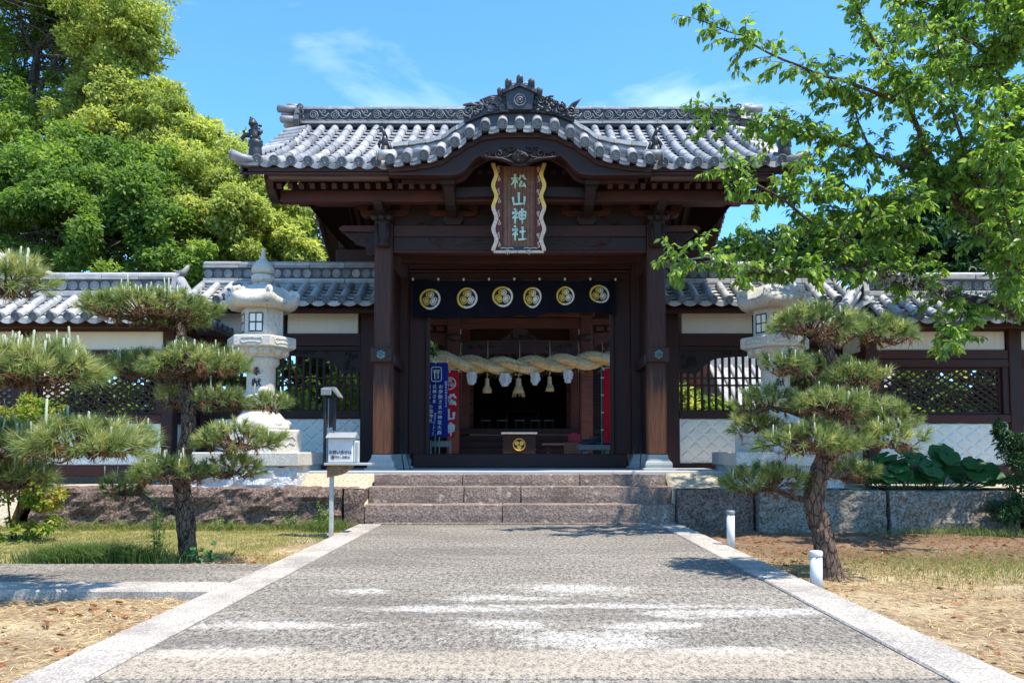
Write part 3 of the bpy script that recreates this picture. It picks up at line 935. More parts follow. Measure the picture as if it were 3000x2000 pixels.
m.ball((0, 13.34, 6.33), (.16, .05, .11), 10, 6)
for k in range(9): m.ball((U(-.12, .12), 13.30, 6.33 + U(-.09, .08)), U(.02, .04), 6, 4)
put('scrollwork', m, W_DK, pend)

# ridge-end ornament above the gable: cloud wings, small gabled crest, three rods
orn = put('gable_ornament', MB().prism([(-.97, kz(.97) + .29), (-1.0, 7.16), (-.93, 7.29), (-.80, 7.28), (-.70, 7.36), (-.52, 7.46), (-.36, 7.47), (-.24, 7.52), (.24, 7.52), (.36, 7.46), (.50, 7.44), (.62, 7.36), (.74, 7.28), (.84, 7.22), (.92, 7.30), (.97, 7.12), (.95, kz(.95) + .29), (.6, kz(.6) + .27), (.3, kz(.3) + .27), (-.3, kz(.3) + .27), (-.6, kz(.6) + .27)], 13.42, 13.62), TILE_B, kar)
rr_ = random.Random(4)
for wing in (-1, 1):
    m = MB()
    for (x, z, r) in ((.90, 7.16, .10), (.72, 7.24, .09), (.55, 7.34, .10), (.38, 7.36, .08), (.5, 7.2, .06), (.3, 7.22, .06)):
        m.spiral((wing * x, z), r, 1.7, .02, 13.40, a0=rr_.uniform(0, 6), sgn=rr_.choice((-1, 1)))
    for k in range(40):
        x = rr_.uniform(.2, .9); zt = interp(x, [.2, .35, .5, .7, .9], [7.5, 7.45, 7.42, 7.3, 7.2]); z = rr_.uniform(7.16, zt) if x < .6 else rr_.uniform(7.05, zt)
        m.ball((wing * x, 13.41, z), (rr_.uniform(.015, .05), .04, rr_.uniform(.015, .04)), 6, 4)
    if wing > 0:
        for k in range(5): m.tube([(.86 + .02 * k, 13.45, 7.24), (.92 + .03 * k, 13.44, 7.32 + .012 * k), (.95 + .035 * k, 13.44, 7.36 + .018 * k)], [.02, .012, .002], 5)
    else:
        m.tube([(-.99, 13.42, 7.28), (-.85, 13.40, 7.30), (-.72, 13.40, 7.26)], [.02, .03, .025], 6)
        for k in range(4): m.tube([(-.70 + .03 * k, 13.40, 7.36 - .01 * k), (-.52 + .03 * k, 13.38, 7.42 - .04 * k), (-.38 + .02 * k, 13.39, 7.38 - .05 * k)], [.012, .02, .012], 5)
    put('cloud_scroll', m, TILE_D if wing < 0 else TILE_B, orn)
m = MB().prism([(-.21, 7.17), (.21, 7.17), (.25, 7.46), (0, 7.56), (-.25, 7.46)], 13.33, 13.5)
put('crest_block', m, TILE_B, orn)
m = MB().prism([(-.30, 7.44), (0, 7.57), (.30, 7.44), (.30, 7.50), (0, 7.63), (-.30, 7.50)], 13.28, 13.55)
put('crest_roof', m, TILE_D, orn)
m = MB().tube([(.10 * math.cos(a), 13.32, 7.33 + .10 * math.sin(a)) for a in np.linspace(0, 2 * math.pi, 17)], .014, 5, False)
m.tube([(.055 * math.cos(a), 13.32, 7.33 + .055 * math.sin(a)) for a in np.linspace(0, 2 * math.pi, 13)], .012, 5, False).ball((0, 13.32, 7.33), .03, 7, 5)
put('crest_ring', m, TILE_M, orn)
for (x, z) in ((-.20, 7.58), (0, 7.65), (.20, 7.58)):
    m = MB().tube([(x, 13.62, z - .02), (x, 13.34, z + .03), (x, 13.27, z + .05)], [.06, .062, .06], 12).ball((x, 13.27, z + .05), (.06, .05, .06), 12, 6)
    put('crest_rod', m, TILE_D, orn)
for sx in (-1, 1):
    put('crest_tile', MB().tube([(sx * .10 + .055 * math.cos(a), 13.36, 7.60 + .055 * math.sin(a)) for a in np.linspace(-.4, 3.6, 9)], .016, 6), TILE_L, orn)
    put('crest_rod', MB().tube([(sx * .33, 13.6, 7.47), (sx * .34, 13.32, 7.50)], [.055, .06], 10).ball((sx * .34, 13.32, 7.5), (.06, .03, .06), 10, 5), TILE_D, orn)

# birds at the ends of the curved ridge, guardian figures on the corners
for sx in (-1, 1):
    bx_ = sx * 2.36; bz = 6.63
    m = MB()
    m.ball((bx_, 13.42, bz), (.06, .07, .12), 9, 7)
    m.tube([(bx_ - .01 * sx, 13.42, bz + .06), (bx_ + .01 * sx, 13.41, bz + .16), (bx_ + .05 * sx, 13.40, bz + .22)], [.05, .032, .04], 8)
    m.ball((bx_ + .06 * sx, 13.40, bz + .23), (.045, .04, .035), 8, 5)
    m.tube([(bx_ + .09 * sx, 13.395, bz + .235), (bx_ + .14 * sx, 13.39, bz + .20)], [.02, .003], 6)
    m.tube([(bx_ - .05 * sx, 13.44, bz - .02), (bx_ - .10 * sx, 13.46, bz - .13), (bx_ - .10 * sx, 13.46, bz - .2)], [.05, .04, .01], 6)
    m.tube([(bx_ + .05 * sx, 13.40, bz + .04), (bx_ + .10 * sx, 13.42, bz - .05), (bx_ + .09 * sx, 13.42, bz - .12)], [.03, .03, .01], 6)
    m.tube([(bx_, 13.42, bz - .08), (bx_, 13.44, bz - .28)], [.06, .10], 8)
    put('bird_tile', m, TILE_B, kar)
    fx = sx * 4.72; m = MB(); rr_ = random.Random(9 + sx)
    m.lathe([(.13, 0), (.15, .05), (.13, .22), (.12, .30), (.15, .36), (.14, .42), (.11, .46)], 12, (fx, 13.74, 6.40))
    m.tube([(fx, 13.74, 6.84), (fx + .03 * sx, 13.73, 6.98), (fx + .02 * sx, 13.72, 7.10), (fx + .05 * sx, 13.70, 7.24), (fx + .07 * sx, 13.70, 7.31)], [.12, .10, .075, .085, .06], 9)
    m.tube([(fx + .06 * sx, 13.72, 6.96), (fx + .20 * sx, 13.70, 6.95), (fx + .27 * sx, 13.70, 6.88), (fx + .23 * sx, 13.70, 6.83)], [.06, .05, .04, .02], 7)
    m.tube([(fx + .20 * sx, 13.70, 6.97), (fx + .24 * sx, 13.70, 7.05), (fx + .20 * sx, 13.70, 7.08)], [.035, .025, .01], 6)
    m.ball((fx + .05 * sx, 13.66, 7.20), (.08, .07, .07), 8, 6)
    m.tube([(fx + .06 * sx, 13.7, 7.28), (fx + .09 * sx, 13.69, 7.36)], [.035, .03], 6)
    for k in range(26):
        a = rr_.uniform(0, 6.28); h = rr_.uniform(.3, .85); m.ball((fx + .11 * math.cos(a), 13.73 + .10 * math.sin(a), 6.40 + h), rr_.uniform(.02, .05), 6, 4)
    m.v = [(fx + (p[0] - fx) * .88, 13.74 + (p[1] - 13.74) * .88, 6.42 + (p[2] - 6.40) * .80) for p in m.v]
    put('guardian_tile', m, TILE_B, roof)
    put('guardian_base', MB().box(fx - .2, fx + .2, 13.6, 13.95, 6.36, 6.44, .02), TILE, roof)

# ------------------------------------------------------------------ eaves
for sx in (-1, 1):
    a, b = sorted((sx * 2.30, sx * 4.80))
    put('eave_board', MB().box(a, b, 13.60, 13.74, 6.165, 6.245), W_X, gate)
    a, b = sorted((sx * 2.32, sx * 4.45))
    put('eave_plank', MB().box(a, b, 13.66, 13.78, 6.045, 6.160), W_LT, gate)
RAF = MB().box(-.045, .045, 0, 3.75, -.055, .055, .006).mesh('rafter', False)[0]; RAF.materials.append(W_Y)
dsl = Vector((0, RY - 13.8, roof_s(1, 0) - .22 - 6.0)).normalized()
x = -4.32
while x < 4.33:
    if abs(x) < 1.45: put('rafter', RAF, None, gate, frame(Vector((x, 13.84, 5.985)) + dsl * .85, (1, 0, 0), dsl))
    else: put('rafter', RAF, None, gate, frame((x, 13.84, 5.985), (1, 0, 0), dsl))
    put('rafter', RAF, None, gate, frame((x, 2 * GY - 13.84, 5.985), (-1, 0, 0), (0, -dsl.y, dsl.z)))
    x += .198
for sx in (-1, 1):
    # bargeboards of the side gables and thin verge boards
    top = [(roof_pt(t / 12, 4.5).y, roof_pt(t / 12, 4.5).z - .17) for t in range(13)]; bot = [(y, z - (.34 if i > 1 else (.30, .36)[i])) for i, (y, z) in enumerate(top)]
    top2 = top + [(2 * GY - y, z) for y, z in top[::-1]]; bot2 = bot + [(2 * GY - y, z) for y, z in bot[::-1]]
    top2 = [(y + (.18 if i == 0 else 0), z) for i, (y, z) in enumerate(top2)]; bot2 = [(y + (.34 if i == 0 else 0), z - (.02 if i == 0 else 0)) for i, (y, z) in enumerate(bot2)]
    put('side_bargeboard', MB().strip(top2, bot2, sx * 4.43, sx * 4.53, 'yz'), W_Y, gate)
    top3 = [(y, z + .04) for y, z in top2]; bot3 = [(y, z - .10) for y, z in top2]
    put('verge_board', MB().strip(top3, bot3, sx * 4.86, sx * 4.93, 'yz'), W_Y, gate)
    for k in range(13):
        sv = .02 + .08 * k
        p = roof_pt(sv, sx * 4.95) if sv < 1 else roof_pt(1, sx * 4.95)
        put('verge_pan_tile', MB().box(p.x - .015, p.x + .035, p.y, p.y + .24, p.z - .20, p.z - .02, .01), TILE_D, roof)
        p = roof_pt(min(1, sv), sx * 4.95, True)
        put('verge_pan_tile', MB().box(p.x - .015, p.x + .035, p.y - .24, p.y, p.z - .20, p.z - .02, .01), TILE_D, roof)
    m = MB().prism([(13.85, 6.28), (14.5, 6.30), (14.5, 5.86), (14.32, 5.83), (14.12, 5.88), (13.98, 6.0), (13.88, 6.13)], sx * 4.44, sx * 4.60, 'yz')
    put('bargeboard_foot', m, W_DK, gate)
for yy, zz in ((14.30, 5.93), (2 * GY - 14.30, 5.93), (15.0, 6.28), (2 * GY - 15.0, 6.28), (GY, 7.6)):
    put('purlin', MB().box(-4.42, 4.42, yy - .11, yy + .11, zz - .11, zz + .11, .02), W_RED if yy < 14.5 else W_X, gate)

# ------------------------------------------------------------------ pillars, beams
PX = 2.61
def pad_stone(x, y, w, h):
    m = MB()
    k = w / 2
    prof = [(k * 1.0, 0), (k * 1.02, .06), (k * .98, .10), (k * .84, .145), (k * .75, .19), (k * .73, h - .02), (k * .72, h)]
    m.lathe([(r * math.sqrt(2), z) for r, z in prof], 4, (x, y, .93), math.pi / 4, False)
    m.box(x - k * 1.2, x + k * 1.2, y - k * 1.2, y + k * 1.2, .80, .93, .015)
    put('base_stone', m, BASEST, gate)
for sx in (-1, 1):
    x = sx * PX
    pad_stone(x, 15.0, .50, .25); pad_stone(x, GY, .56, .25)
    m = MB().cbox((x, 15.0, (1.17 + 5.62) / 2), (.345, .345, 5.62 - 1.17), .035)
    put('pillar', m, W_PIL, gate)
    put('pillar', MB().cbox((x, GY, (1.17 + 6.6) / 2), (.42, .42, 6.6 - 1.17), .03), W_Z, gate)
    put('pillar', MB().cbox((x, 19.0, (.88 + 5.9) / 2), (.345, .345, 5.9 - .88), .03), W_Z, gate)
    # carved head wrapping the pillar top
    m = MB().box(x - .15, x + .15, 14.68, 14.84, 5.12, 5.70, .05)
    m.ball((x, 14.70, 5.70), (.24, .12, .085), 12, 7).ball((x - .13, 14.64, 5.66), (.08, .08, .07), 8, 6).ball((x + .13, 14.64, 5.66), (.08, .08, .07), 8, 6).ball((x, 14.62, 5.66), (.07, .08, .07), 8, 6)
    m.tube([(x - .10, 14.67, 5.55), (x - .11, 14.66, 5.35), (x - .07, 14.66, 5.18)], [.03, .035, .03], 6).tube([(x + .10, 14.67, 5.55), (x + .11, 14.66, 5.35), (x + .07, 14.66, 5.18)], [.03, .035, .03], 6)
    m.box(x - .11, x + .11, 14.66, 14.70, 5.14, 5.22, .01)
    put('pillar_head', m, W_DK, gate)
    # tie beam with metal rosette
    tb = put('tie_beam', MB().box(x - .205, x + .205, 14.68, 14.96, 2.92, 3.19, .012).box(x - .13, x + .13, 14.96, 17.1, 2.94, 3.17, .01), W_X if sx < 0 else W_X, gate)
    m = MB()
    yb = 14.665
    for k in range(6):
        a = k * math.pi / 3 + .5
        m.ball((x + .055 * math.cos(a), yb, 3.055 + .055 * math.sin(a)), (.035, .012, .035), 7, 4)
    m.ball((x, yb - .01, 3.055), (.03, .03, .03), 8, 5)
    for k in range(12):
        a = k * math.pi / 6; m.tube([(x + .07 * math.cos(a), yb, 3.055 + .07 * math.sin(a)), (x + .105 * math.cos(a), yb + .004, 3.055 + .105 * math.sin(a))], [.012, .002], 4)
    put('rosette', m, COPPER, tb)
    put('strap', MB().box(x + (.132 if sx < 0 else -.136), x + (.136 if sx < 0 else -.132), 15.22, 15.5, 2.98, 3.13, .001), COPPER, tb)
    # carved beam nose outside the pillar
    a = lambda q: x + sx * q
    m = MB().prism([(a(.17), 5.575), (a(.80), 5.575), (a(.88), 5.53), (a(.84), 5.47), (a(.17), 5.45)], 14.90, 15.10)
    put('beam_nose', m, W_RED, gate)
    m = MB().prism([(a(.17), 5.44), (a(.78), 5.44), (a(.70), 5.36), (a(.60), 5.30), (a(.56), 5.22), (a(.44), 5.20), (a(.36), 5.17), (a(.34), 5.06), (a(.26), 5.00), (a(.17), 5.02)], 14.93, 15.07)
    nose = put('beam_nose', m, W_DK, gate)
    m = MB()
    m.spiral((a(.30), 5.10), .075, 1.5, .018, 14.92, a0=1, sgn=sx); m.spiral((a(.36), 5.32), .07, 1.4, .017, 14.92, a0=3, sgn=-sx, tail=[(a(.55), 5.39), (a(.70), 5.42)])
    m.spiral((a(.53), 5.30), .055, 1.2, .015, 14.92, a0=2, sgn=sx)
    put('scrollwork', m, W_RED, nose)
    # boards closing the side between pillars
    sd = put('side_board', MB().box(x - .03, x + .03, 15.18, 16.80, 3.2, 5.0), W_Z, gate)
    put('side_board', MB().box(x - .03, x + .03, 15.18, 16.80, 1.2, 2.92), W_Z, gate)
    for k in range(16):
        m = MB().ball((x - sx * .04, 15.32, 3.3 + .105 * k), (.02, .035, .035), 6, 4); put('stud', m, W_DK, sd)
    # jamb panels beside the doorway, lattice bracket
    a0, a1 = sorted((sx * 2.40, sx * 1.98))
    put('jamb', MB().box(a0, a1, 16.92, 17.06, 1.18, 5.0, .01), W_Z, gate)
    a0, a1 = sorted((sx * 2.03, sx * 1.965))
    put('jamb', MB().box(a0, a1, 16.84, 17.1, 1.18, 5.0, .01), W_Z, gate)
    # side head beam and gable boarding over the wall roofs
    a0, a1 = sorted((sx * 2.82, sx * 4.0))
    put('side_beam', MB().box(a0, a1, 16.85, 17.15, 5.30, 5.62, .015), W_X, gate)
    put('gable_board', MB().add([(sx * 4.0, y, z) for y, z in ((14.6, 5.95), (GY, 7.65), (19.4, 5.95))] + [(sx * 4.06, y, z) for y, z in ((14.6, 5.95), (GY, 7.65), (19.4, 5.95))], [[0, 1, 2], [5, 4, 3], [0, 3, 4, 1], [1, 4, 5, 2]]), W_Y, gate)
    for yy in (15.0, 19.0):
        put('cross_beam', MB().box(x - .12, x + .12, min(yy, GY), max(yy, GY), 5.45, 5.75, .01), W_Y, gate)

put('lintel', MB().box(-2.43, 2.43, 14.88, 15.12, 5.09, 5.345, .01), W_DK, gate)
put('lintel', MB().box(-2.43, 2.43, 14.86, 15.14, 5.35, 5.575, .012), W_X, gate)
put('lintel_edge', MB().box(-2.43, 2.43, 14.90, 15.16, 5.05, 5.095, .01), W_RED, gate)
m = MB()
for sx in (-1, 1):
    m = MB()
    m.spiral((sx * 1.55, 5.225), .095, 1.9, .014, 14.878, a0=.5, sgn=sx, tail=[(sx * 1.36, 5.16), (sx * 1.1, 5.20), (sx * .9, 5.27), (sx * .72, 5.28)])
    m.spiral((sx * 1.28, 5.27), .05, 1.3, .011, 14.878, a0=2, sgn=-sx)
    m.tube([(sx * 1.75, 14.88, 5.33), (sx * 1.68, 14.878, 5.22), (sx * 1.52, 14.878, 5.12), (sx * 1.4, 14.878, 5.10)], .012, 5)
    m.tube([(sx * 1.1, 14.88, 5.14), (sx * .95, 14.878, 5.19), (sx * .8, 14.878, 5.22), (sx * .6, 14.878, 5.21)], [.012, .012, .01, .004], 5)
    put('scrollwork', m, W_X, gate)
put('lintel', MB().box(-2.44, 2.44, 15.9, 16.08, 5.10, 5.24, .01), W_RED, gate)
put('lintel', MB().box(-2.40, 2.40, 16.80, 17.2, 5.18, 5.45, .01), W_X, gate)
put('lintel', MB().box(-2.40, 2.40, 16.86, 17.14, 4.955, 5.10, .01), W_X, gate)
put('lintel_edge', MB().box(-2.40, 2.40, 16.82, 17.16, 5.105, 5.16, .01), W_RED, gate)
put('ceiling', MB().box(-2.45, 2.45, 15.2, 16.8, 5.46, 5.52), W_Y, gate)  # board added above the passage to block light
put('threshold', MB().box(-2.30, 2.30, 16.84, 17.14, .885, 1.19, .02), W_X, gate)
# bracket sets on the front beam
for bxp in (-PX, -1.28, 0, 1.28, PX):
    m = MB().prism([(bxp - .13, 5.58), (bxp + .13, 5.58), (bxp + .19, 5.66), (bxp + .19, 5.75), (bxp - .19, 5.75), (bxp - .19, 5.66)], 14.84, 15.16)
    br = put('bracket', m, W_DK, gate)
    m = MB().prism([(bxp - .48, 5.87), (bxp - .46, 5.80), (bxp - .36, 5.755), (bxp + .36, 5.755), (bxp + .46, 5.80), (bxp + .48, 5.87)], 14.90, 15.10)
    put('bracket_arm', m, W_RED, br)
    m = MB().prism([(14.1, 5.82), (14.16, 5.76), (14.3, 5.70), (15.0, 5.70), (15.0, 5.82)], bxp - .075, bxp + .075, 'yz')
    put('bracket_arm', m, W_DK, br)
    for q in (-.40, 0, .40):
        m = MB().prism([(bxp + q - .07, 5.875), (bxp + q + .07, 5.875), (bxp + q + .105, 5.92), (bxp + q + .105, 6.0), (bxp + q - .105, 6.0), (bxp + q - .105, 5.92)], 14.88, 15.12)
        put('bearing_block', m, W_X, br)
put('wall_plate', MB().box(-4.3, 4.3, 14.88, 15.12, 6.005, 6.16, .01), W_X, gate)
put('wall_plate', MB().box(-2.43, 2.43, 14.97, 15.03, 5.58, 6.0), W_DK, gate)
for sx in (-1, 1):
    m = MB().prism([(sx * 1.15, 5.95), (sx * 1.40, 5.95), (sx * 1.42, 6.12), (sx * 1.20, 6.12)], 13.62, 14.2)
    m.prism([(13.6, 6.10), (14.3, 6.12), (14.3, 5.70), (14.1, 5.72), (13.9, 5.85), (13.7, 6.0)], sx * 1.18, sx * 1.36, 'yz')
    put('gable_bracket', m, W_DK, gate)
    m = MB().spiral((sx * 1.9, 5.60), .07, 1.3, .014, 14.89, a0=1, sgn=sx, tail=[(sx * 1.75, 5.63), (sx * 1.6, 5.72)])
    put('scrollwork', m, W_DK, gate)
# rainbow beam behind the plaque
put('rainbow_beam', MB().strip([(x, 6.02 + .03 * math.cos(x)) for x in np.linspace(-1.4, 1.4, 15)], [(x, 5.84 + .04 * math.cos(x * 1.1)) for x in np.linspace(-1.4, 1.4, 15)], 14.05, 14.18), W_DK, gate)
# cables under the right gable
cb = MB().tube([(3.2, 15.6, 5.10), (3.45, 15.55, 5.08), (3.7, 15.5, 5.13), (4.0, 15.45, 5.10), (4.45, 15.35, 5.09)], .010, 5)
cb.tube([(3.2, 15.6, 5.06), (3.6, 15.52, 5.12), (4.1, 15.42, 5.07), (4.42, 15.36, 5.12), (4.40, 15.36, 5.35), (4.44, 15.36, 5.42)], .007, 5)
put('cable', cb, WHITEM, gate)
# rods leaning beside the front pillars
for k, (xa, ya, xb, yb) in enumerate([(-2.38, 15.3, -2.17, 14.75), (-2.38, 15.35, -2.05, 14.78), (2.40, 15.3, 2.02, 14.75), (2.40, 15.34, 2.25, 14.75)]):
    m = MB().tube([(xa, ya, 1.75), (xb, yb, .89)], .012, 6)
    solo('rod', m, BLACK, 'thin black rod leaning against the front gate pillar', 'rod', 'rods leaning at the gate pillars')

# ------------------------------------------------------------------ stroke lettering
GLY = {
 '松': [((4,36),(48,32)), ((27,8),(28,96)), ((27,38),(16,58),(3,74)), ((30,42),(46,64)), ((63,14),(58,30),(49,46)), ((74,12),(84,30),(97,42)), ((69,50),(60,68),(52,82),(90,77)), ((79,62),(95,90))],
 '山': [((50,8),(51,76)), ((14,36),(19,82)), ((18,80),(84,75)), ((87,32),(84,86))],
 '神': [((22,4),(35,17)), ((8,30),(43,26),(28,46),(8,64)), ((27,46),(27,98)), ((33,50),(45,62)), ((53,24),(54,68)), ((53,25),(93,22),(91,66)), ((54,45),(90,43)), ((54,66),(90,64)), ((72,3),(72,99))],
 '社': [((22,4),(35,17)), ((8,30),(43,26),(28,46),(8,64)), ((27,46),(27,98)), ((33,50),(45,62)), ((55,42),(94,39)), ((74,10),(74,88)), ((47,90),(99,86))],
 '奉': [((22,17),(78,16)), ((17,32),(83,31)), ((6,48),(94,46)), ((50,3),(50,46)), ((44,33),(30,56),(6,74)), ((53,44),(70,60),(97,74)), ((30,66),(70,65)), ((25,80),(75,79)), ((50,56),(50,99))],
 '献': [((6,22),(52,20)), ((30,5),(30,36)), ((8,38),(8,94)), ((8,38),(53,36),(52,92)), ((20,46),(26,56)), ((42,45),(36,56)), ((17,62),(45,62)), ((15,76),(46,76)), ((31,60),(31,92)), ((57,40),(99,37)), ((78,7),(76,45),(68,72),(54,96)), ((78,45),(86,74),(99,94)), ((86,14),(95,27))],
}
def glyph(ch, w=8.5, depth=.02, size=1.0, seed=0):
    """brush character in the xz plane, unit square centred, facing -y"""
    rg = random.Random(seed); b = MB()
    for st_ in GLY[ch]:
        pts = []
        P = [Vector((p[0], p[1])) for p in st_]
        for i in range(len(P) - 1):
            for k in range(6): pts.append(P[i].lerp(P[i + 1], k / 6))
        pts.append(P[-1]); n = len(pts)
        Lp = []; Rp = []
        for i, p in enumerate(pts):
            t = (pts[min(i + 1, n - 1)] - pts[max(i - 1, 0)]).normalized(); nn = Vector((-t.y, t.x))
            u = i / (n - 1)
            ww = w / 2 * (1.15 - .55 * u + .25 * math.sin(u * 3.1) + (.25 if u < .08 else 0)) * (.55 if u > .97 else 1)
            Lp.append(p + nn * ww); Rp.append(p - nn * ww)
        to = lambda p: ((p.x - 50) / 100 * size, (50 - p.y) / 100 * size)
        top = [to(p) for p in Lp]; bot = [to(p) for p in Rp]
        b.strip(top, bot, -depth + rg.uniform(0, .002), 0)
    return b
def put_glyph(ch, mat, parent, M, w, depth, size, nm='character'):
    me, _ = glyph(ch, w, depth, size).mesh(nm, False)
    return put(nm, me, mat, parent, M)

# name plaque, tilted forward
PM = T3(-.02, 14.0, 5.635) @ Matrix.Rotation(R(7), 4, 'X')
pq = thing('name_plaque', 'upright brown name plaque with pale green characters and gilded scalloped frame', 'sign', (-.02, 14.02, 4.95))
def put_l(name, mb, mat, parent, M):
    me, off = mb.mesh(name, False); return put(name, me, mat, parent, M)
put_l('board', MB().box(-.30, .30, -.03, .03, -.70, .74, .01), plain('plaque wood', (0.16, 0.075, 0.05), .6, 0, .3, 14), pq, PM)
for k in range(9):
    put_l('board_groove', MB().box(-.27 + .0675 * k - .004, -.27 + .0675 * k + .004, -.033, -.029, -.68, .72, .001), W_Z, pq, PM)
for sx in (-1, 1):
    put_l('side_panel', MB().prism([(sx * .30, -.72), (sx * .41, -.74), (sx * .42, -.3), (sx * .41, .76), (sx * .30, .74)], -.055, .01), plain('plaque crimson', (0.10, 0.018, 0.02), .5), pq, PM)
    pts = [];
    n = 40
    for k in range(n + 1):
        t = k / n; z = -.77 + 1.55 * t
        pts.append((sx * (.435 + .028 * math.cos(t * 2 * math.pi * 4.0)), z))
    for seg in range(4):
        i0, i1 = seg * 10, seg * 10 + 10
        q = pts[i0:i1 + 1]
        for j in range(5):
            qq = q[2 * j:2 * j + 3]
            m = MB().strip([(x - sx * .04, z) for x, z in qq], [(x + sx * .032, z) for x, z in qq], -.085, -.02)
            put_l('frame_piece', m, GOLD if seg >= 2 else PALEGOLD, pq, PM)
    for k in range(4):
        z0 = -.58 + .39 * k
        m = MB().spiral((sx * .355, z0 + .10), .035, .8, .010, -.065, a0=0, sgn=sx).spiral((sx * .355, z0 - .10), .035, .8, .010, -.065, a0=3, sgn=-sx)
        m.tube([(sx * .375, -.065, z0 + .12), (sx * .345, -.065, z0 + .05), (sx * .39, -.065, z0), (sx * .345, -.065, z0 - .05), (sx * .375, -.065, z0 - .12)], .010, 5)
        put_l('curl', m, PALEGOLD, pq, PM)
put_l('bottom_panel', MB().prism([(-.41, -.78), (.41, -.78), (.30, -.69), (-.30, -.69)], -.05, 0), plain('plaque dark blue', (0.02, 0.035, 0.05), .5), pq, PM)
for (a, b) in ((-.46, -.22), (-.19, -.02), (-.02, .15), (.22, .46)):
    put_l('frame_piece', MB().box(a, b, -.085, -.02, -.815, -.765, .012), PALEGOLD, pq, PM)
for xx in (-.20, .185):
    m = MB()
    for q in (-1, 0, 1): m.tube([(xx + q * .01, -.085, -.76), (xx + q * .035, -.09, -.83 - (.02 if q == 0 else 0))], [.018, .006], 6)
    put_l('tassel', m, PALEGOLD, pq, PM)
for xx in (-.21, .21):
    m = MB().tube([(xx - .12, -.06, -.73), (xx - .07, -.06, -.715), (xx, -.06, -.73), (xx + .07, -.06, -.715), (xx + .12, -.06, -.73)], .010, 5)
    put_l('curl', m, PALEGOLD, pq, PM)
for ch, z in zip('松山神社', (.47, .145, -.155, -.455)):
    put_glyph(ch, VERD, pq, PM @ T3(0, -.03, z), 11, .03, .29)

# ------------------------------------------------------------------ curtain with crests
def curtain_pt(u, vv):
    """u 0..1 along x, vv 0..1 down"""
    x = -2.30 + 4.36 * u
    drop = .80 + .02 * math.sin(u * 9) - .10 * smooth01(.58, .72, u) + .03 * smooth01(.9, 1, u)
    fold = .030 * math.sin(u * 34 + 1.2 * math.sin(u * 11)) * (.35 + .9 * vv) * (.5 + .9 * smooth01(.4, .7, u))
    sagx = .015 * abs(math.sin(u * math.pi * 8))
    z = 4.915 - sagx * (1 - vv) - drop * vv + .01 * math.sin(u * 50) * vv
    return Vector((x, 16.72 + fold + .02 * math.sin(vv * 5 + u * 7), z))
cur = thing('entrance_curtain', 'navy cloth curtain with six round gold leaf crests with painted white highlights across the doorway', 'curtain', (-.12, 16.72, 4.1))
nu, nv = 150, 14
V = [tuple(curtain_pt(i / nu, j / nv)) for j in range(nv + 1) for i in range(nu + 1)]
Fq = [[j * (nu + 1) + i, j * (nu + 1) + i + 1, (j + 1) * (nu + 1) + i + 1, (j + 1) * (nu + 1) + i] for j in range(nv) for i in range(nu)]
put('cloth', MB().add(V, Fq, True), NAVY, cur)
for k in range(9):
    q = curtain_pt(k / 8, 0)
    put('hanging_tab', MB().box(q.x - .02, q.x + .02, q.y - .03, q.y + .03, q.z - .01, q.z + .045, .004), WHITEP, cur)
put('curtain_rod', MB().tube([(-2.36, 16.74, 4.93), (2.12, 16.74, 4.93)], .012, 6), W_X, cur)
def crest_shapes():
    """triple-leaf crest in unit radius: list of (polyline, halfwidth, tone)"""
    out = []
    for k in range(3):
        a = math.pi / 2 + k * 2 * math.pi / 3
        rot = lambda p: (p[0] * math.sin(a) + p[1] * math.cos(a), -p[0] * math.cos(a) + p[1] * math.sin(a))
        # heart leaf outline, stem at centre, lobes outward
        for sgn in (-1, 1):
            o_ = [(0, .12), (sgn * .10, .16), (sgn * .27, .22), (sgn * .36, .36), (sgn * .34, .52), (sgn * .22, .64), (sgn * .09, .66), (sgn * .02, .58)]
            out.append(([rot(p) for p in o_], .034))
            for e in ((.24, .36), (.22, .48), (.14, .56)):
                out.append(([rot((sgn * .03, .26)), rot((sgn * e[0] * .6, (.26 + e[1]) / 2)), rot((sgn * e[0], e[1]))], .036))
        out.append(([rot((0, .10)), rot((0, .60))], .026))
    return out
CREST = crest_shapes()
def on_cloth(u0, v0, r, p, off):
    u = u0 + p[0] * r / 4.36; vv = v0 - p[1] * r / .8
    q = curtain_pt(u, vv); return (q.x, q.y - off, q.z)
def ribbon(b, pts, hw, fn, off):
    """thin raised ribbon following a surface given by fn"""
    P = [Vector((p[0], p[1])) for p in pts]; n = len(P); L = []; Rr = []
    for i, p in enumerate(P):
        t = P[min(i + 1, n - 1)] - P[max(i - 1, 0)]
        t = t.normalized() if t.length > 1e-9 else Vector((1, 0)); nn = Vector((-t.y, t.x)) * hw
        L.append(p + nn); Rr.append(p - nn)
    vs2 = [fn(p, off) for p in L] + [fn(p, off) for p in Rr]
    fs2 = [[i, i + 1, n + i + 1, n + i] for i in range(n - 1)]
    b.add(vs2, fs2)
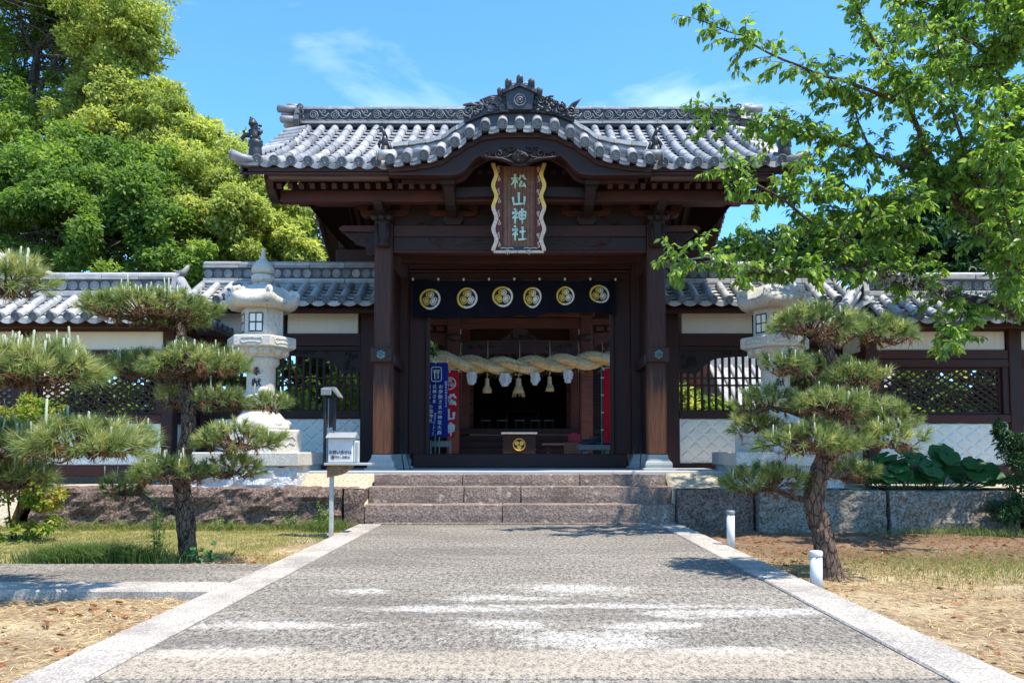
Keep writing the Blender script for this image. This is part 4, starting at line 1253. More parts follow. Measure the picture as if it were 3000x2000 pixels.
def make_crest(parent, fn, black, yel, hi_white):
    n = 40
    circ = lambda r: [(r * math.cos(2 * math.pi * k / n), r * math.sin(2 * math.pi * k / n)) for k in range(n)]
    b = MB(); c_ = circ(.84)
    rings = [.0, .42, .84]
    vs2 = [fn((0, 0), .008)]; fs2 = []
    for ri, r in enumerate(rings[1:]):
        for p in circ(r): vs2.append(fn(p, .008))
    for k in range(n):
        k2 = (k + 1) % n; fs2.append([0, 1 + k, 1 + k2]); fs2.append([1 + k, 1 + n + k, 1 + n + k2, 1 + k2])
    b.add(vs2, fs2)
    cr = put('crest', b, black, parent)
    for (a0, a1, mt) in ((60, 250, yel), (250, 420, hi_white)):  # right half of ring and leaves whitened as a painted highlight
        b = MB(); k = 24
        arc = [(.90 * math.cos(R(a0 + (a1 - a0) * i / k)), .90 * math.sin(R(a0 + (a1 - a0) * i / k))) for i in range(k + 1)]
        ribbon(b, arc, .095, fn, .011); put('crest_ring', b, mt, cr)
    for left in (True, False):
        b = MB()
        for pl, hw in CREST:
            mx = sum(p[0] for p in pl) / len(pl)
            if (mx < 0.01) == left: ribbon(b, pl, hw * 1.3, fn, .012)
        put('crest_leaf', b, yel if left else hi_white, cr)
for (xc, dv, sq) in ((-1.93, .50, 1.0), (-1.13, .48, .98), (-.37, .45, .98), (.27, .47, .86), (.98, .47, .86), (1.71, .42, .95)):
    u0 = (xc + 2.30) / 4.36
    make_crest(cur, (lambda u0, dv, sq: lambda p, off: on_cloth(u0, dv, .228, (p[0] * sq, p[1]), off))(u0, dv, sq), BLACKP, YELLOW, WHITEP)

# ================================================================== TILED FENCES beside the gate
def wall_roof(parent, L, ze, zr, hd, M, mats=(TILE_L, TILE, TILE_D), pitch=.325, ends=(True, True), dark=False):
    """small two-sided tiled roof over a fence of length L along local x, ridge on y=0"""
    hr = zr - .16
    m = MB().add([(0, -hd, ze - .07), (L, -hd, ze - .07), (L, 0, hr), (0, 0, hr), (L, hd, ze - .07), (0, hd, ze - .07), (0, -hd, ze - .10), (L, -hd, ze - .10), (L, 0, hr - .12), (0, 0, hr - .12), (L, hd, ze - .10), (0, hd, ze - .10)],
                 [[0, 1, 2, 3], [3, 2, 4, 5], [6, 9, 8, 7], [9, 11, 10, 8], [0, 6, 7, 1], [5, 4, 10, 11], [0, 3, 9, 6], [3, 5, 11, 9], [1, 7, 8, 2], [2, 8, 10, 4]])
    rf = put('roof', m, W_X, parent, M)
    n = max(1, int(round(L / pitch))); px = L / n
    p0 = Vector((0, -hd, ze)); p1 = Vector((0, -.12, hr)); d = p1 - p0
    back_t = []; back_p = []
    for k in range(n + 1):
        x = px * k
        if k < n or True:
            for i in range(2):
                q = p0 + d * (i / 2) + Vector((x, 0, .0 + U(-.004, .004)))
                Mt = frame(q, (1, 0, 0), d) @ Matrix.Diagonal((1, d.length / 2 / .48, 1, 1))
                put('round_tile', RTW, None, rf, M @ Mt @ Matrix.Rotation(U(-.03, .03), 4, 'Z'))
            put('eave_tile', DISCW, None, rf, M @ frame(Vector((x, -hd - .055, ze)), (1, 0, 0), (0, 1, .15)))
            back_t.append(frame(Vector((x, hd, ze)), (-1, 0, 0), (0, -d.y, d.z)) @ Matrix.Diagonal((1, d.length / .5, 1, 1)))
        if k < n:
            x += px / 2
            put('eave_pan_tile', LIPW, None, rf, M @ T3(x, -hd - .03, ze - .045))
            for i in range(5):
                q = p0 + d * (i / 5) + Vector((x, 0, -.034 + U(-.003, .003)))
                put('pan_tile', PANW, None, rf, M @ frame(q, (1, 0, 0), d) @ Matrix.Rotation(R(-3.5), 4, 'X'))
            put('filler_tile', MB().prism([(x - .10, hr - .01), (x + .10, hr - .01), (x + .07, hr - .085), (x - .07, hr - .085)], -.20, -.12), TILE, rf, M)
    me = join_mesh(RTW, back_t, 'rear_tiles'); me.materials.append(TILE_L); put('rear_tiles', me, None, rf, M, kind='stuff')
    # ridge: flat courses, a row of round bosses, cap tiles
    rg = put('ridge', MB().box(0, L, -.13, .13, hr - .10, zr + .32, .01), TILE_D, parent, M)
    nf = max(2, int(round(L / .75)))
    for (z0, z1, g, mt) in ((hr - .0, hr + .055, .21, TILE_L), (hr + .06, hr + .11, .185, TILE_L), (hr + .345, hr + .39, .185, TILE), (hr + .395, hr + .46, .175, TILE_L)):
        for k in range(nf):
            a = L * k / nf; put('flat_tile', MB().box(a + .003, L * (k + 1) / nf - .003, -g + U(-.004, .004), g, z0 + U(-.003, .003), z1 + U(-.003, .003), .008), mt, rg, M)
    nb = max(2, int(round(L / .215)))
    BO = getattr(wall_roof, 'boss', None)
    if BO is None:
        BO = disc_mesh(.088, 'round_boss'); BO.materials.append(TILE); wall_roof.boss = BO
    for k in range(nb):
        put('round_boss', BO, None, rg, M @ T3(L * (k + .5) / nb, -.145, hr + .23))
    for k in range(nf):
        a = L * k / nf; b = L * (k + 1) / nf
        put('cap_tile', MB().strip([(-.15, hr + .46), (-.07, hr + .505), (.07, hr + .505), (.15, hr + .46)], [(-.15, hr + .43), (-.07, hr + .46), (.07, hr + .46), (.15, hr + .43)], a + .002, b - .002, 'yz'), TILE_L, rg, M)
    for e, x in ((ends[0], 0), (ends[1], L)):
        if e:
            sg = -1 if x == 0 else 1
            put('ridge_end_tile', MB().prism([(-.24, hr - .12), (.24, hr - .12), (.26, hr + .1), (.17, hr + .42), (0, hr + .56), (-.17, hr + .42), (-.26, hr + .1)], x - .05, x + .05, 'yz').tube([(x, 0, hr + .46), (x + sg * .12, 0, hr + .53), (x + sg * .19, 0, hr + .66)], [.10, .07, .03], 8), TILE_L, rg, M)
    return rf

def diamond_panel(parent, x0, x1, z0, z1, M, y=0.0):
    pl = put('plaster_panel', MB().box(x0, x1, y, y + .06, z0, z1, .008), PLASTER, parent, M)
    w = .36; h = .315
    nx = max(1, int(round((x1 - x0) / w))); w = (x1 - x0) / nx
    nz = max(1, int(round((z1 - z0) / h))); h = (z1 - z0) / nz
    q = .80
    def dia(cx, cz, up=True, dn=True):
        o = [(cx - w / 2 * q, cz), (cx, cz - h / 2 * q), (cx + w / 2 * q, cz), (cx, cz + h / 2 * q)]
        if not up: o = o[:3]
        if not dn: o = [o[0], o[2], o[3]]
        c = (sum(p[0] for p in o) / len(o), sum(p[1] for p in o) / len(o))
        inn = [(c[0] + (p[0] - c[0]) * .80, c[1] + (p[1] - c[1]) * .80) for p in o]
        n = len(o)
        vs2 = [(p[0], y + .001, p[1]) for p in o] + [(p[0], y - .022, p[1]) for p in inn]
        put('diamond', MB().add(vs2, [[i, (i + 1) % n, n + (i + 1) % n, n + i] for i in range(n)] + [list(range(n, 2 * n))]), PLASTER, pl, M)
    for j in range(nz):
        for i in range(nx): dia(x0 + w * (i + .5), z0 + h * (j + .5))
        if j < nz - 1:
            for i in range(1, nx): dia(x0 + w * i, z0 + h * (j + 1))
    for i in range(1, nx):
        dia(x0 + w * i, z1 - .012, up=False); dia(x0 + w * i, z0 + .012, dn=False)

def scroll_panel(parent, x0, x1, z0, z1, M, y, seed=1, mat=None):
    rg = random.Random(seed); m = MB()
    n = int((x1 - x0) * (z1 - z0) * 40) + 4
    for k in range(n):
        r = rg.uniform(.035, .07); cx = rg.uniform(x0 + r, x1 - r); cz = rg.uniform(z0 + r, max(z0 + r + .001, z1 - r))
        m.spiral((cx, cz), r, rg.uniform(1, 1.7), .014, y, rg.uniform(0, 6), rg.choice((-1, 1)), 14)
    put('scrollwork', m, mat or W_DK, parent, M)

def inner_bay(sx):
    lab = 'tall fence bay with upright bar grille behind the phone post, joined to the gate' if sx < 0 else 'tall fence bay with bar grille behind the layered pine, joined to the gate'
    Y = 16.9
    root = thing('fence_bay', lab, 'fence', (sx * 4.95, Y, .8))
    xa, xb = (-6.83, -3.0) if sx < 0 else (3.0, 6.83)
    M = T3(xa, Y, 0); L = xb - xa
    g = (lambda q: q - xa) if True else None
    # inner coordinates measured from the gate
    def X(q0, q1): return sorted((g(sx * q0), g(sx * q1)))
    for q0, q1 in ((3.08, 3.42), (6.55, 6.86)):
        a, b = X(q0, q1); put('post', MB().box(a, b, -.12, .14, .62, 4.5, .012), W_Z, root, M)
    a, b = X(5.06, 5.32); put('post', MB().box(a, b, -.10, .10, 3.72, 4.35, .01), W_DK, root, M)
    a, b = X(3.42, 6.55)
    put('sill_beam', MB().box(a, b, -.12, .12, .62, .98, .012), W_X, root, M)
    put('rail', MB().box(a, b, -.115, .115, 1.94, 2.12, .012), W_X, root, M)
    put('rail', MB().box(a, b, -.11, .11, 3.50, 3.77, .012), W_X, root, M)
    put('rail', MB().box(a, b, -.10, .10, 3.40, 3.495, .01), W_DK, root, M)
    put('rail', MB().box(a, b, -.11, .11, 4.235, 4.42, .012), W_X, root, M)
    put('eave_beam', MB().box(0, L, -.62, -.50, 4.13, 4.24, .01), W_X, root, M)
    for q0, q1 in ((3.50, 5.03), (5.35, 6.5)):
        c, d = X(q0, q1); put('plaster_panel', MB().box(c, d, -.04, .04, 3.77, 4.24, .012), PLASTER, root, M)
    diamond_panel(root, a - .01, b + .01, .985, 1.935, M, -.06)
    # carved transom with arched lower edge
    n = 24; top = []; bot = []
    for i in range(n + 1):
        t = i / n; top.append((a + (b - a) * t, 3.40)); e = min(t, 1 - t)
        bot.append((a + (b - a) * t, interp(e, [0, .13, .16, .19, .26, .5], [2.93, 2.90, 3.02, 3.13, 3.24, 3.30])))
    tr = put('carved_transom', MB().strip(top, bot, -.06, .0), W_DK, root, M)
    for c, d, sd in ((a + .05, a + .42, 3), (b - .42, b - .05, 4)): scroll_panel(tr, c, d, 2.95, 3.38, M, -.07, sd)
    scroll_panel(tr, a + .6, b - .6, 3.31, 3.39, M, -.07, 5)
    nbar = 21
    for k in range(nbar):
        x = a + (b - a) * (k + .5) / nbar; put('bar', MB().box(x - .026, x + .026, .01, .06, 2.12, 3.36, .005), W_Z, root, M)
    for z in (2.66, 2.82): put('cross_bar', MB().box(a, b, .015, .045, z - .02, z + .02, .004), W_X, root, M)
    wall_roof(root, L, 4.33, 5.00, .98, M, ends=(sx > 0, sx < 0))
inner_bay(-1); inner_bay(1)

def lattice(root, x0, x1, z0, z1, M, y=0.0, sp=.165):
    fr = put('lattice_frame', MB().box(x0, x1, y - .03, y + .05, z0, z0 + .05).box(x0, x1, y - .03, y + .05, z1 - .05, z1).box(x0, x0 + .05, y - .03, y + .05, z0 + .05, z1 - .05).box(x1 - .05, x1, y - .03, y + .05, z0 + .05, z1 - .05), W_X, root, M)
    an = R(33); h = z1 - z0; dx = h / math.tan(an)
    for sg in (1, -1):
        x = x0 - dx
        while x < x1 + dx:
            # line from (x, z0) to (x+sg*dx, z1) clipped
            p = Vector((x, z0)); q = Vector((x + sg * dx, z1))
            t0, t1 = 0, 1
            dd = q.x - p.x
            ta = (x0 - p.x) / dd; tb = (x1 - p.x) / dd
            t0 = max(t0, min(ta, tb)); t1 = min(t1, max(ta, tb))
            if t1 - t0 > .05:
                a = p.lerp(q, t0); b = p.lerp(q, t1); c = (a + b) / 2; l = (b - a).length
                Mr = T3(c.x, y + (.012 if sg > 0 else -.014), c.y) @ Matrix.Rotation(-math.atan2(b.y - a.y, b.x - a.x), 4, 'Y')
                put('lattice_slat', MB().cbox((0, 0, 0), (l, .022, .042), .004), W_X, fr, M @ Mr)
            x += sp / math.sin(an) * .62

def outer_wall(sx):
    lab = 'low lattice fence with bleached tiled roof behind the candle-topped pines' if sx < 0 else 'low lattice fence with tiled roof behind the leopard plant and cherry limb'
    Y = 15.55
    root = thing('fence_wall', lab, 'fence', (sx * 9, Y, .6))
    xa, xb = (-15.6, -6.83) if sx < 0 else (6.83, 15.6)
    M = T3(xa, Y, 0); L = xb - xa
    def X(q0, q1): return sorted((sx * q0 - xa, sx * q1 - xa))
    posts = [(6.83, 7.06), (9.66, 9.92), (12.5, 12.76), (15.3, 15.56)]
    for q in posts:
        a, b = X(*q); put('post', MB().box(a, b, -.13, .13, .55, 3.9, .012), W_Z, root, M)
        put('post_base', MB().box(a - .05, b + .05, -.2, .2, .45, .64, .02), BASEST, root, M)
    for (q0, q1) in zip([p[1] for p in posts[:-1]], [p[0] for p in posts[1:]]):
        a, b = X(q0, q1)
        put('sill_beam', MB().box(a, b, -.12, .12, .75, .965, .012), W_RED, root, M)
        put('rail', MB().box(a, b, -.125, .125, 1.80, 1.965, .012), W_RED, root, M)
        put('rail', MB().box(a, b, -.12, .12, 2.90, 3.06, .012), W_X, root, M)
        put('rail', MB().box(a, b, -.11, .11, 3.062, 3.24, .012), W_RED, root, M)
        put('rail', MB().box(a, b, -.12, .12, 3.625, 3.80, .012), W_X, root, M)
        put('plaster_panel', MB().box(a + .02, b - .02, -.04, .05, 3.25, 3.62, .012), PLASTER, root, M)
        diamond_panel(root, a + .02, b - .02, .97, 1.785, M, -.07)
        lattice(root, a + .12, b - .12, 1.97, 2.895, M, .0)
        for s_ in (a + .06, b - .06): put('stile', MB().box(s_ - .06, s_ + .06, -.1, .1, 1.966, 2.899, .01), W_Z, root, M)
    put('eave_beam', MB().box(0, L, -.62, -.50, 3.60, 3.71, .01), W_X, root, M)
    wall_roof(root, L, 3.76, 4.45, .95, M, ends=(sx > 0, sx < 0))
    # return to the taller bay
    Mr = T3(sx * 6.945, 15.7, 0) @ Matrix.Rotation(R(90), 4, 'Z')
    if True:
        put('post', MB().box(1.0, 1.2, -.1, .1, .6, 3.9), W_Z, root, Mr)
        put('sill_beam', MB().box(0, 1.05, -.1, .1, .7, .965), W_X, root, Mr)
        put('rail', MB().box(0, 1.05, -.1, .1, 1.80, 1.965), W_X, root, Mr)
        put('rail', MB().box(0, 1.05, -.1, .1, 2.90, 3.24), W_X, root, Mr)
        yy = -.06 if sx > 0 else .05
        put('plaster_panel', MB().box(0, 1.0, -.05, .05, .97, 1.785), PLASTER, root, Mr)
        put('plaster_panel', MB().box(0, 1.0, -.04, .04, 3.25, 3.62), PLASTER, root, Mr)
        lattice(root, 0.02, .98, 1.97, 2.895, Mr, 0)
    # hip over the corner: tiles falling towards the gate side
    e = Vector((sx * 6.83, Y, 0))
    hp = put('hip_roof', MB().add([(sx * 6.83, 14.6, 3.69), (sx * 6.83, 15.55, 4.25), (sx * 6.83, 16.5, 3.69), (sx * 6.05, 15.0, 3.66), (sx * 6.05, 16.5, 3.66)], [[0, 1, 3], [1, 2, 4, 3]]), TILE_D, root)
    for k in range(6):
        y = 15.05 + .27 * k
        p = Vector((sx * 6.10, y, 3.74)); d = Vector((sx * .72, 0, .42 if True else 0))
        put('round_tile', RTW, None, hp, frame(p, (0, -sx, 0), d) @ Matrix.Diagonal((1, .83 / .48, 1, 1)))
        put('eave_tile', DISCW, None, hp, frame(p + Vector((-sx * .05, 0, 0)), (0, -sx, 0), (sx, 0, .1)))
    put('hip_ridge', MB().tube([(sx * 6.75, 15.45, 4.62), (sx * 6.45, 15.1, 4.30), (sx * 6.2, 14.85, 4.02), (sx * 6.05, 14.7, 3.93)], [.10, .10, .095, .10], 10).tube([(sx * 6.7, 15.52, 4.42), (sx * 6.12, 14.82, 3.84)], [.15, .14], 6), TILE_L, root)
outer_wall(-1); outer_wall(1)

# small side building roof behind the left fence end
sb = thing('side_building', 'small plastered building with pale tiled roof rising behind the low lattice fence and near pine', 'building', (-12.6, 17.5, .6))
put('wall', MB().box(-14.5, -10.9, 16.6, 19, .55, 4.6), PLASTER, sb)
m = MB().add([(-15.2, 16.0, 6.05), (-11.3, 16.0, 5.45), (-10.35, 16.0, 4.95), (-15.2, 19.6, 6.05), (-11.3, 19.6, 5.45), (-10.35, 19.6, 4.95), (-15.2, 16.0, 5.8), (-11.3, 16.0, 5.25), (-10.35, 16.0, 4.72), (-15.2, 19.6, 5.8), (-11.3, 19.6, 5.25), (-10.35, 19.6, 4.72)], [[0, 1, 4, 3], [1, 2, 5, 4], [0, 6, 7, 1], [1, 7, 8, 2], [2, 8, 11, 5], [6, 9, 10, 7], [7, 10, 11, 8]])
rf = put('roof', m, TILE_D, sb)
for k in range(11):
    y = 16.05 + .33 * k
    for (a, b) in (((-10.35, 4.98), (-11.3, 5.48)), ((-11.3, 5.48), (-13.2, 5.78)), ((-13.2, 5.78), (-15.1, 6.08))):
        p = Vector((a[0], y, a[1])); d = Vector((b[0] - a[0], 0, b[1] - a[1]))
        put('round_tile', RTW, None, rf, frame(p, (0, 1, 0), d) @ Matrix.Diagonal((1, d.length / .48, 1, 1)))
    put('eave_tile', DISCW, None, rf, frame((-10.31, y, 4.98), (0, 1, 0), (-1, 0, .2)))

# building with white tiled roof seen through the right grille
sb = thing('side_building', 'small building with bleached tiled roof seen through the grille behind the layered pine', 'building', (7.0, 24, .87))
put('wall', MB().box(6.6, 11.5, 23.6, 27, .8, 2.6), W_X, sb)
rf = put('roof', MB().add([(6.1, 22.8, 2.5), (12, 22.8, 2.5), (12, 25.2, 4.0), (6.1, 25.2, 4.0), (12, 27.6, 2.5), (6.1, 27.6, 2.5)], [[0, 1, 2, 3], [3, 2, 4, 5], [0, 3, 5], [1, 4, 2]]), TILE_L, sb)
for k in range(18):
    x = 6.1 + .33 * k; d = Vector((0, 2.4, 1.5))
    put('round_tile', RTW, None, rf, frame((x, 22.8, 2.52), (1, 0, 0), d) @ Matrix.Diagonal((1, d.length / .48, 1, 1)))
put('ridge', MB().box(6.1, 12, 25.05, 25.35, 3.9, 4.25), TILE_L, sb)

# ================================================================== STONE LANTERNS
def hexring(ap, z, n=6): 
    return [(ap / math.cos(math.pi / 6), z)]
def lantern(x, y, lab):
    root = thing('stone_lantern', lab, 'lantern', (x, y, .6))
    hx = lambda prof, sm=False: MB().lathe([(a / math.cos(math.pi / 6), z) for a, z in prof], 6, (x, y, 0), 0, sm)
    # rough rock plinth
    rb = rough_block(x - .92, x + .92, y - .80, y + .85, .45, .99, .06, 40 + int(x), .14, 0, .01)
    put('rock_plinth', rb, ROCK, root)
    put('base_slab', MB().box(x - .98, x + .96, y - .86, y + .88, .985, 1.225, .015), GRAN, root)
    b = put('base_block', hx([(.66, 1.225), (.66, 1.60), (.63, 1.635)]), GRAN, root)
    m = MB()
    for k in range(6):
        a = -math.pi / 2 + k * math.pi / 3
        F = frame((x + .665 * math.cos(a), y + .665 * math.sin(a), 1.42), (-math.sin(a), math.cos(a), 0), (-math.cos(a), -math.sin(a), 0))
        q = MB().tube([(-.20, 0, -.06), (-.24, 0, .02), (-.16, 0, .09), (-.05, 0, .07), (0, 0, .10), (.05, 0, .07), (.16, 0, .09), (.24, 0, .02), (.20, 0, -.06), (.08, 0, -.02), (0, 0, -.08), (-.08, 0, -.02), (-.20, 0, -.06)], .014, 5)
        put('relief', q, GRAN_D, b, F)
    # reversed lotus and swirl foot
    prof = [(.56, 1.63), (.56, 1.68), (.46, 1.80), (.36, 1.92), (.32, 1.96)]
    put('lotus_base', MB().lathe(prof, 24, (x, y, 0)), GRAN, root)
    lb = root.children[-1]
    for k in range(8):
        a = 2 * math.pi * k / 8 + .2
        put('petal', MB().ball((x + .45 * math.cos(a), y + .45 * math.sin(a), 1.73), (.11, .11, .09), 9, 6), GRAN, lb)
    put('shaft', MB().lathe([(.31, 1.96), (.33, 2.02), (.30, 2.10), (.34, 2.16), (.34, 2.22), (.27, 2.30), (.258, 2.40), (.258, 2.78), (.30, 2.82), (.325, 2.86), (.325, 2.93), (.31, 2.955)], 28, (x, y, 0)), GRAN, root)
    sh = root.children[-1]
    put('shaft_wave', MB().lathe([(.355, 2.10), (.375, 2.18), (.36, 2.25), (.29, 2.31)], 24, (x, y, 0)).ball((x + .12, y - .25, 2.32), (.16, .08, .10), 10, 6), GRAN, sh)
    # platform with lotus below
    cap = put('platform', hx([(.30, 2.95), (.37, 2.98), (.45, 3.09), (.47, 3.12)], True), GRAN, root)
    for k in range(12):
        a = -math.pi / 2 + math.pi / 6 * (k + .0)
        put('petal', MB().ball((x + .415 * math.cos(a), y + .415 * math.sin(a), 3.06), (.095, .095, .085), 9, 6), GRAN, cap)
    pf = put('platform_slab', hx([(.53, 3.12), (.55, 3.14), (.55, 3.30), (.53, 3.325)]), GRAN, root)
    for k in range(6):
        a = -math.pi / 2 + k * math.pi / 3
        F = frame((x + .552 * math.cos(a), y + .552 * math.sin(a), 3.22), (-math.sin(a), math.cos(a), 0), (-math.cos(a), -math.sin(a), 0))
        q = MB().tube([(-.20, 0, 0), (-.17, 0, .05), (-.08, 0, .045), (0, 0, .06), (.08, 0, .045), (.17, 0, .05), (.20, 0, 0), (.15, 0, -.045), (.06, 0, -.02), (-.06, 0, -.02), (-.15, 0, -.045), (-.20, 0, 0)], .010, 5)
        put('relief', q, GRAN_D, pf, F)
    fb = put('fire_box', hx([(.34, 3.325), (.335, 3.86)]), GRAN, root)
    for k in range(6):
        a = -math.pi / 2 + k * math.pi / 3
        F = frame((x + .337 * math.cos(a), y + .337 * math.sin(a), 3.58), (-math.sin(a), math.cos(a), 0), (-math.cos(a), -math.sin(a), 0))
        if k in (0, 5, 3):
            w = put('window', MB().box(-.125, .125, -.006, .02, -.17, .17, .004), PLASTER, fb, F)
            for q in ((-.125, .125, -.175, -.155), (-.125, .125, .155, .175), (-.125, .125, -.012, .012)):
                put('lantern_bar', MB().box(q[0], q[1], -.014, .0, q[2], q[3], .002), BLACK, fb, F)
            for q in ((-.13, -.11), (.11, .13), (-.01, .01)):
                put('lantern_bar', MB().box(q[0], q[1], -.0135, .0, -.154, .154, .002), BLACK, fb, F)
        else:
            rg = random.Random(k); q = MB()
            for j in range(14): q.ball((rg.uniform(-.10, .10), 0, rg.uniform(-.15, .16)), (rg.uniform(.02, .05), .014, rg.uniform(.02, .06)), 7, 5)
            put('relief', q, GRAN_D, fb, F)
    # roof with scrolled corners
    vs2 = []; fs2 = []; n = 48
    prof = [(.30, 3.86, 0), (.42, 3.84, 0), (.50, 3.84, .0), (.60, 3.90, .06), (.615, 4.0, .11), (.56, 4.03, .10), (.46, 4.11, .05), (.36, 4.22, .02), (.25, 4.30, 0), (.18, 4.32, 0), (.16, 4.36, 0)]
    for (r, z, lf) in prof:
        for k in range(n):
            a = 2 * math.pi * k / n
            aa = (a + math.pi / 2 + math.pi / 6) % (math.pi / 3) - math.pi / 6    # 0 on flat faces
            hexr = r / math.cos(aa); e = abs(aa) / (math.pi / 6)
            f = .35 + .65 * e
            rr = r * (1 - f * .9) + hexr * f * .9 if r > .3 else r
            vs2.append((x + rr * math.cos(a), y + rr * math.sin(a), z + lf * e ** 3))
    for i in range(len(prof) - 1):
        for k in range(n):
            k2 = (k + 1) % n; fs2.append([i * n + k, i * n + k2, (i + 1) * n + k2, (i + 1) * n + k])
    fs2.append([k for k in range(n)][::-1])
    rf = put('roof', MB().add(vs2, fs2, True), GRAN_D, root)
    for k in range(6):
        a = -math.pi / 2 + math.pi / 6 + k * math.pi / 3; rx = lambda q: (x + q * math.cos(a), y + q * math.sin(a))
        q = MB()
        sp = []
        for i in range(20):
            t = i / 19; an = math.pi * .6 + t * 3.2 * math.pi; r = .085 * (1 - .75 * t)
            c = rx(.60 + r * math.cos(an)); sp.append((c[0], c[1], 4.12 + r * math.sin(an)))
        q.tube(sp, [.045] * 16 + [.04, .035, .03, .02], 6)
        q.tube([(*rx(.34), 4.26), (*rx(.44), 4.18), (*rx(.53), 4.10), (*rx(.60), 4.04)], [.035, .05, .05, .06], 7)
        put('corner_scroll', q, GRAN, rf)
    put('finial_lotus', MB().lathe([(.17, 4.35), (.205, 4.40), (.21, 4.46), (.195, 4.50)], 18, (x, y, 0)), GRAN_D, root)
    fl = root.children[-1]
    for k in range(10):
        a = 2 * math.pi * k / 10; put('petal', MB().ball((x + .165 * math.cos(a), y + .165 * math.sin(a), 4.45), (.055, .055, .055), 8, 5), GRAN, fl)
    put('finial', MB().lathe([(.12, 4.50), (.19, 4.53), (.208, 4.58), (.205, 4.64), (.17, 4.70), (.11, 4.76), (.06, 4.82), (.038, 4.89), (.034, 4.97), (.038, 4.99)], 22, (x, y, 0)), GRAN, root)
    for ch, z in (('奉', 2.69), ('献', 2.49)):
        put_glyph(ch, BLACKP, sh, T3(x, y - .262, z), 9, .006, .17)
    return root
lantern(-4.78, 14.45, 'tall pale stone lantern with lattice window behind the candle-topped pine')
lantern(4.72, 14.45, 'tall pale stone lantern half hidden behind the layered pine and cherry leaves')

# ================================================================== WORSHIP HALL beyond the gate
hall = thing('worship_hall', 'dark wooden worship hall with carved beams and open front seen through the gateway', 'building', (0, 26.5, .87))
HB = .87
for sx in (-1, 1):
    put('post', MB().cbox((sx * 2.12, 25.0, (HB + 5.6) / 2), (.40, .40, 5.6 - HB), .04), W_HALL, hall)
    put('post', MB().cbox((sx * 1.85, 26.6, 3.3), (.3, .3, 5.0), .03), W_HZ, hall)
    m = MB().lathe([(.20, 0), (.26, .06), (.28, .16), (.24, .24)], 10, (sx * 2.12, 24.98, 4.72)); put('capital', m, W_HD, hall)
    a, b = sorted((sx * 1.60, sx * 2.05)); d = put('door_panel', MB().box(a, b, 26.9, 27.0, 1.95, 3.9), W_HZ, hall)
    for k in range(5): put('door_rail', MB().box(a, b, 26.87, 26.905, 2.0 + .42 * k, 2.06 + .42 * k, .004), W_X, d)
    m = MB().tube([(a + .03, 26.88, 3.7), (b - .03, 26.88, 3.3)], .015, 4).tube([(a + .03, 26.88, 3.3), (b - .03, 26.88, 3.7)], .015, 4); put('door_brace', m, W_X, d)
    # shutters of horizontal slats beyond the posts
    a, b = sorted((sx * 2.35, sx * 4.6)); w = put('side_wall', MB().box(a, b, 26.3, 26.4, 1.9, 5.0), W_X, hall)
    for k in range(24): put('slat', MB().box(a, b, 26.26, 26.305, 2.0 + .105 * k, 2.06 + .105 * k, .004), W_X, w)
    put('bracket', MB().prism([(sx * 2.35, 5.0), (sx * 3.2, 5.05), (sx * 3.2, 4.95), (sx * 2.9, 4.85), (sx * 2.8, 4.70), (sx * 2.5, 4.62), (sx * 2.35, 4.5)], 24.9, 25.1), W_HALL, hall)
    for q in (2.55, 2.9): put('bearing_block', MB().box(sx * q - .12, sx * q + .12, 24.85, 25.15, 5.06, 5.22), W_HALL, hall)
    put('eave_beam', MB().box(min(sx * 2.3, sx * 4.5), max(sx * 2.3, sx * 4.5), 24.8, 25.2, 5.25, 5.45), W_HALL, hall)
for sx in (-1, 1):
    a, b = sorted((sx * 2.3, sx * 7.5))
    put('upper_wall', MB().box(a, b, 26.42, 26.5, 4.9, 7.4), W_X, hall)
    put('base_board', MB().box(a, b, 26.25, 26.35, HB, 1.84), W_X, hall)
    a, b = sorted((sx * 4.6, sx * 7.5)); put('side_wall', MB().box(a, b, 26.3, 26.4, 1.84, 5.0), W_X, hall)
put('upper_wall', MB().box(-2.3, 2.3, 26.7, 26.78, 5.6, 7.5), W_X, hall)
bm = put('beam', MB().strip([(x, 4.73 - .05 * (x / 2.1) ** 4) for x in np.linspace(-2.0, 2.0, 20)], [(x, 4.33 - .10 * (abs(x) / 2.1) ** 3) for x in np.linspace(-2.0, 2.0, 20)], 24.88, 25.12), W_HD, hall)
m = MB()
for sx in (-1, 1):
    for q in range(3): m.spiral((sx * (1.6 - .3 * q), 4.58 - .02 * q), .07, 1.3, .016, 24.87, a0=q, sgn=sx, tail=[(sx * (1.42 - .3 * q), 4.55)])
put('scrollwork', m, W_X, bm)
put('beam_cap', MB().box(-2.0, 2.0, 24.86, 25.14, 4.72, 4.755), W_LT, bm)
put('beam', MB().box(-2.3, 2.3, 24.9, 25.1, 5.15, 5.50, .02), W_HALL, hall)
put('beam', MB().box(-2.4, 2.4, 24.85, 25.15, 5.52, 5.75, .02), W_HALL, hall)
fl = put('frog_leg_strut', MB().prism([(-.62, 4.76), (-.50, 4.86), (-.36, 4.95), (-.24, 5.10), (-.08, 5.16), (.08, 5.16), (.24, 5.10), (.36, 4.95), (.50, 4.86), (.62, 4.76)], 24.93, 25.03), W_HD, hall)
scroll_panel(fl, -.45, .45, 4.78, 5.02, I4, 24.92, 8)
put('transom', MB().box(-2.0, 2.0, 26.85, 27.05, 3.86, 5.6), W_X, hall)
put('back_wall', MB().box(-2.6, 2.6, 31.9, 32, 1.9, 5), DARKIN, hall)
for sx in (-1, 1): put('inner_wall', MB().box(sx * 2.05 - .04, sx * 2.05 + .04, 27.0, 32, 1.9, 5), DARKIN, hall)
put('ceiling', MB().box(-2.6, 2.6, 27, 32, 4.4, 4.5), DARKIN, hall)
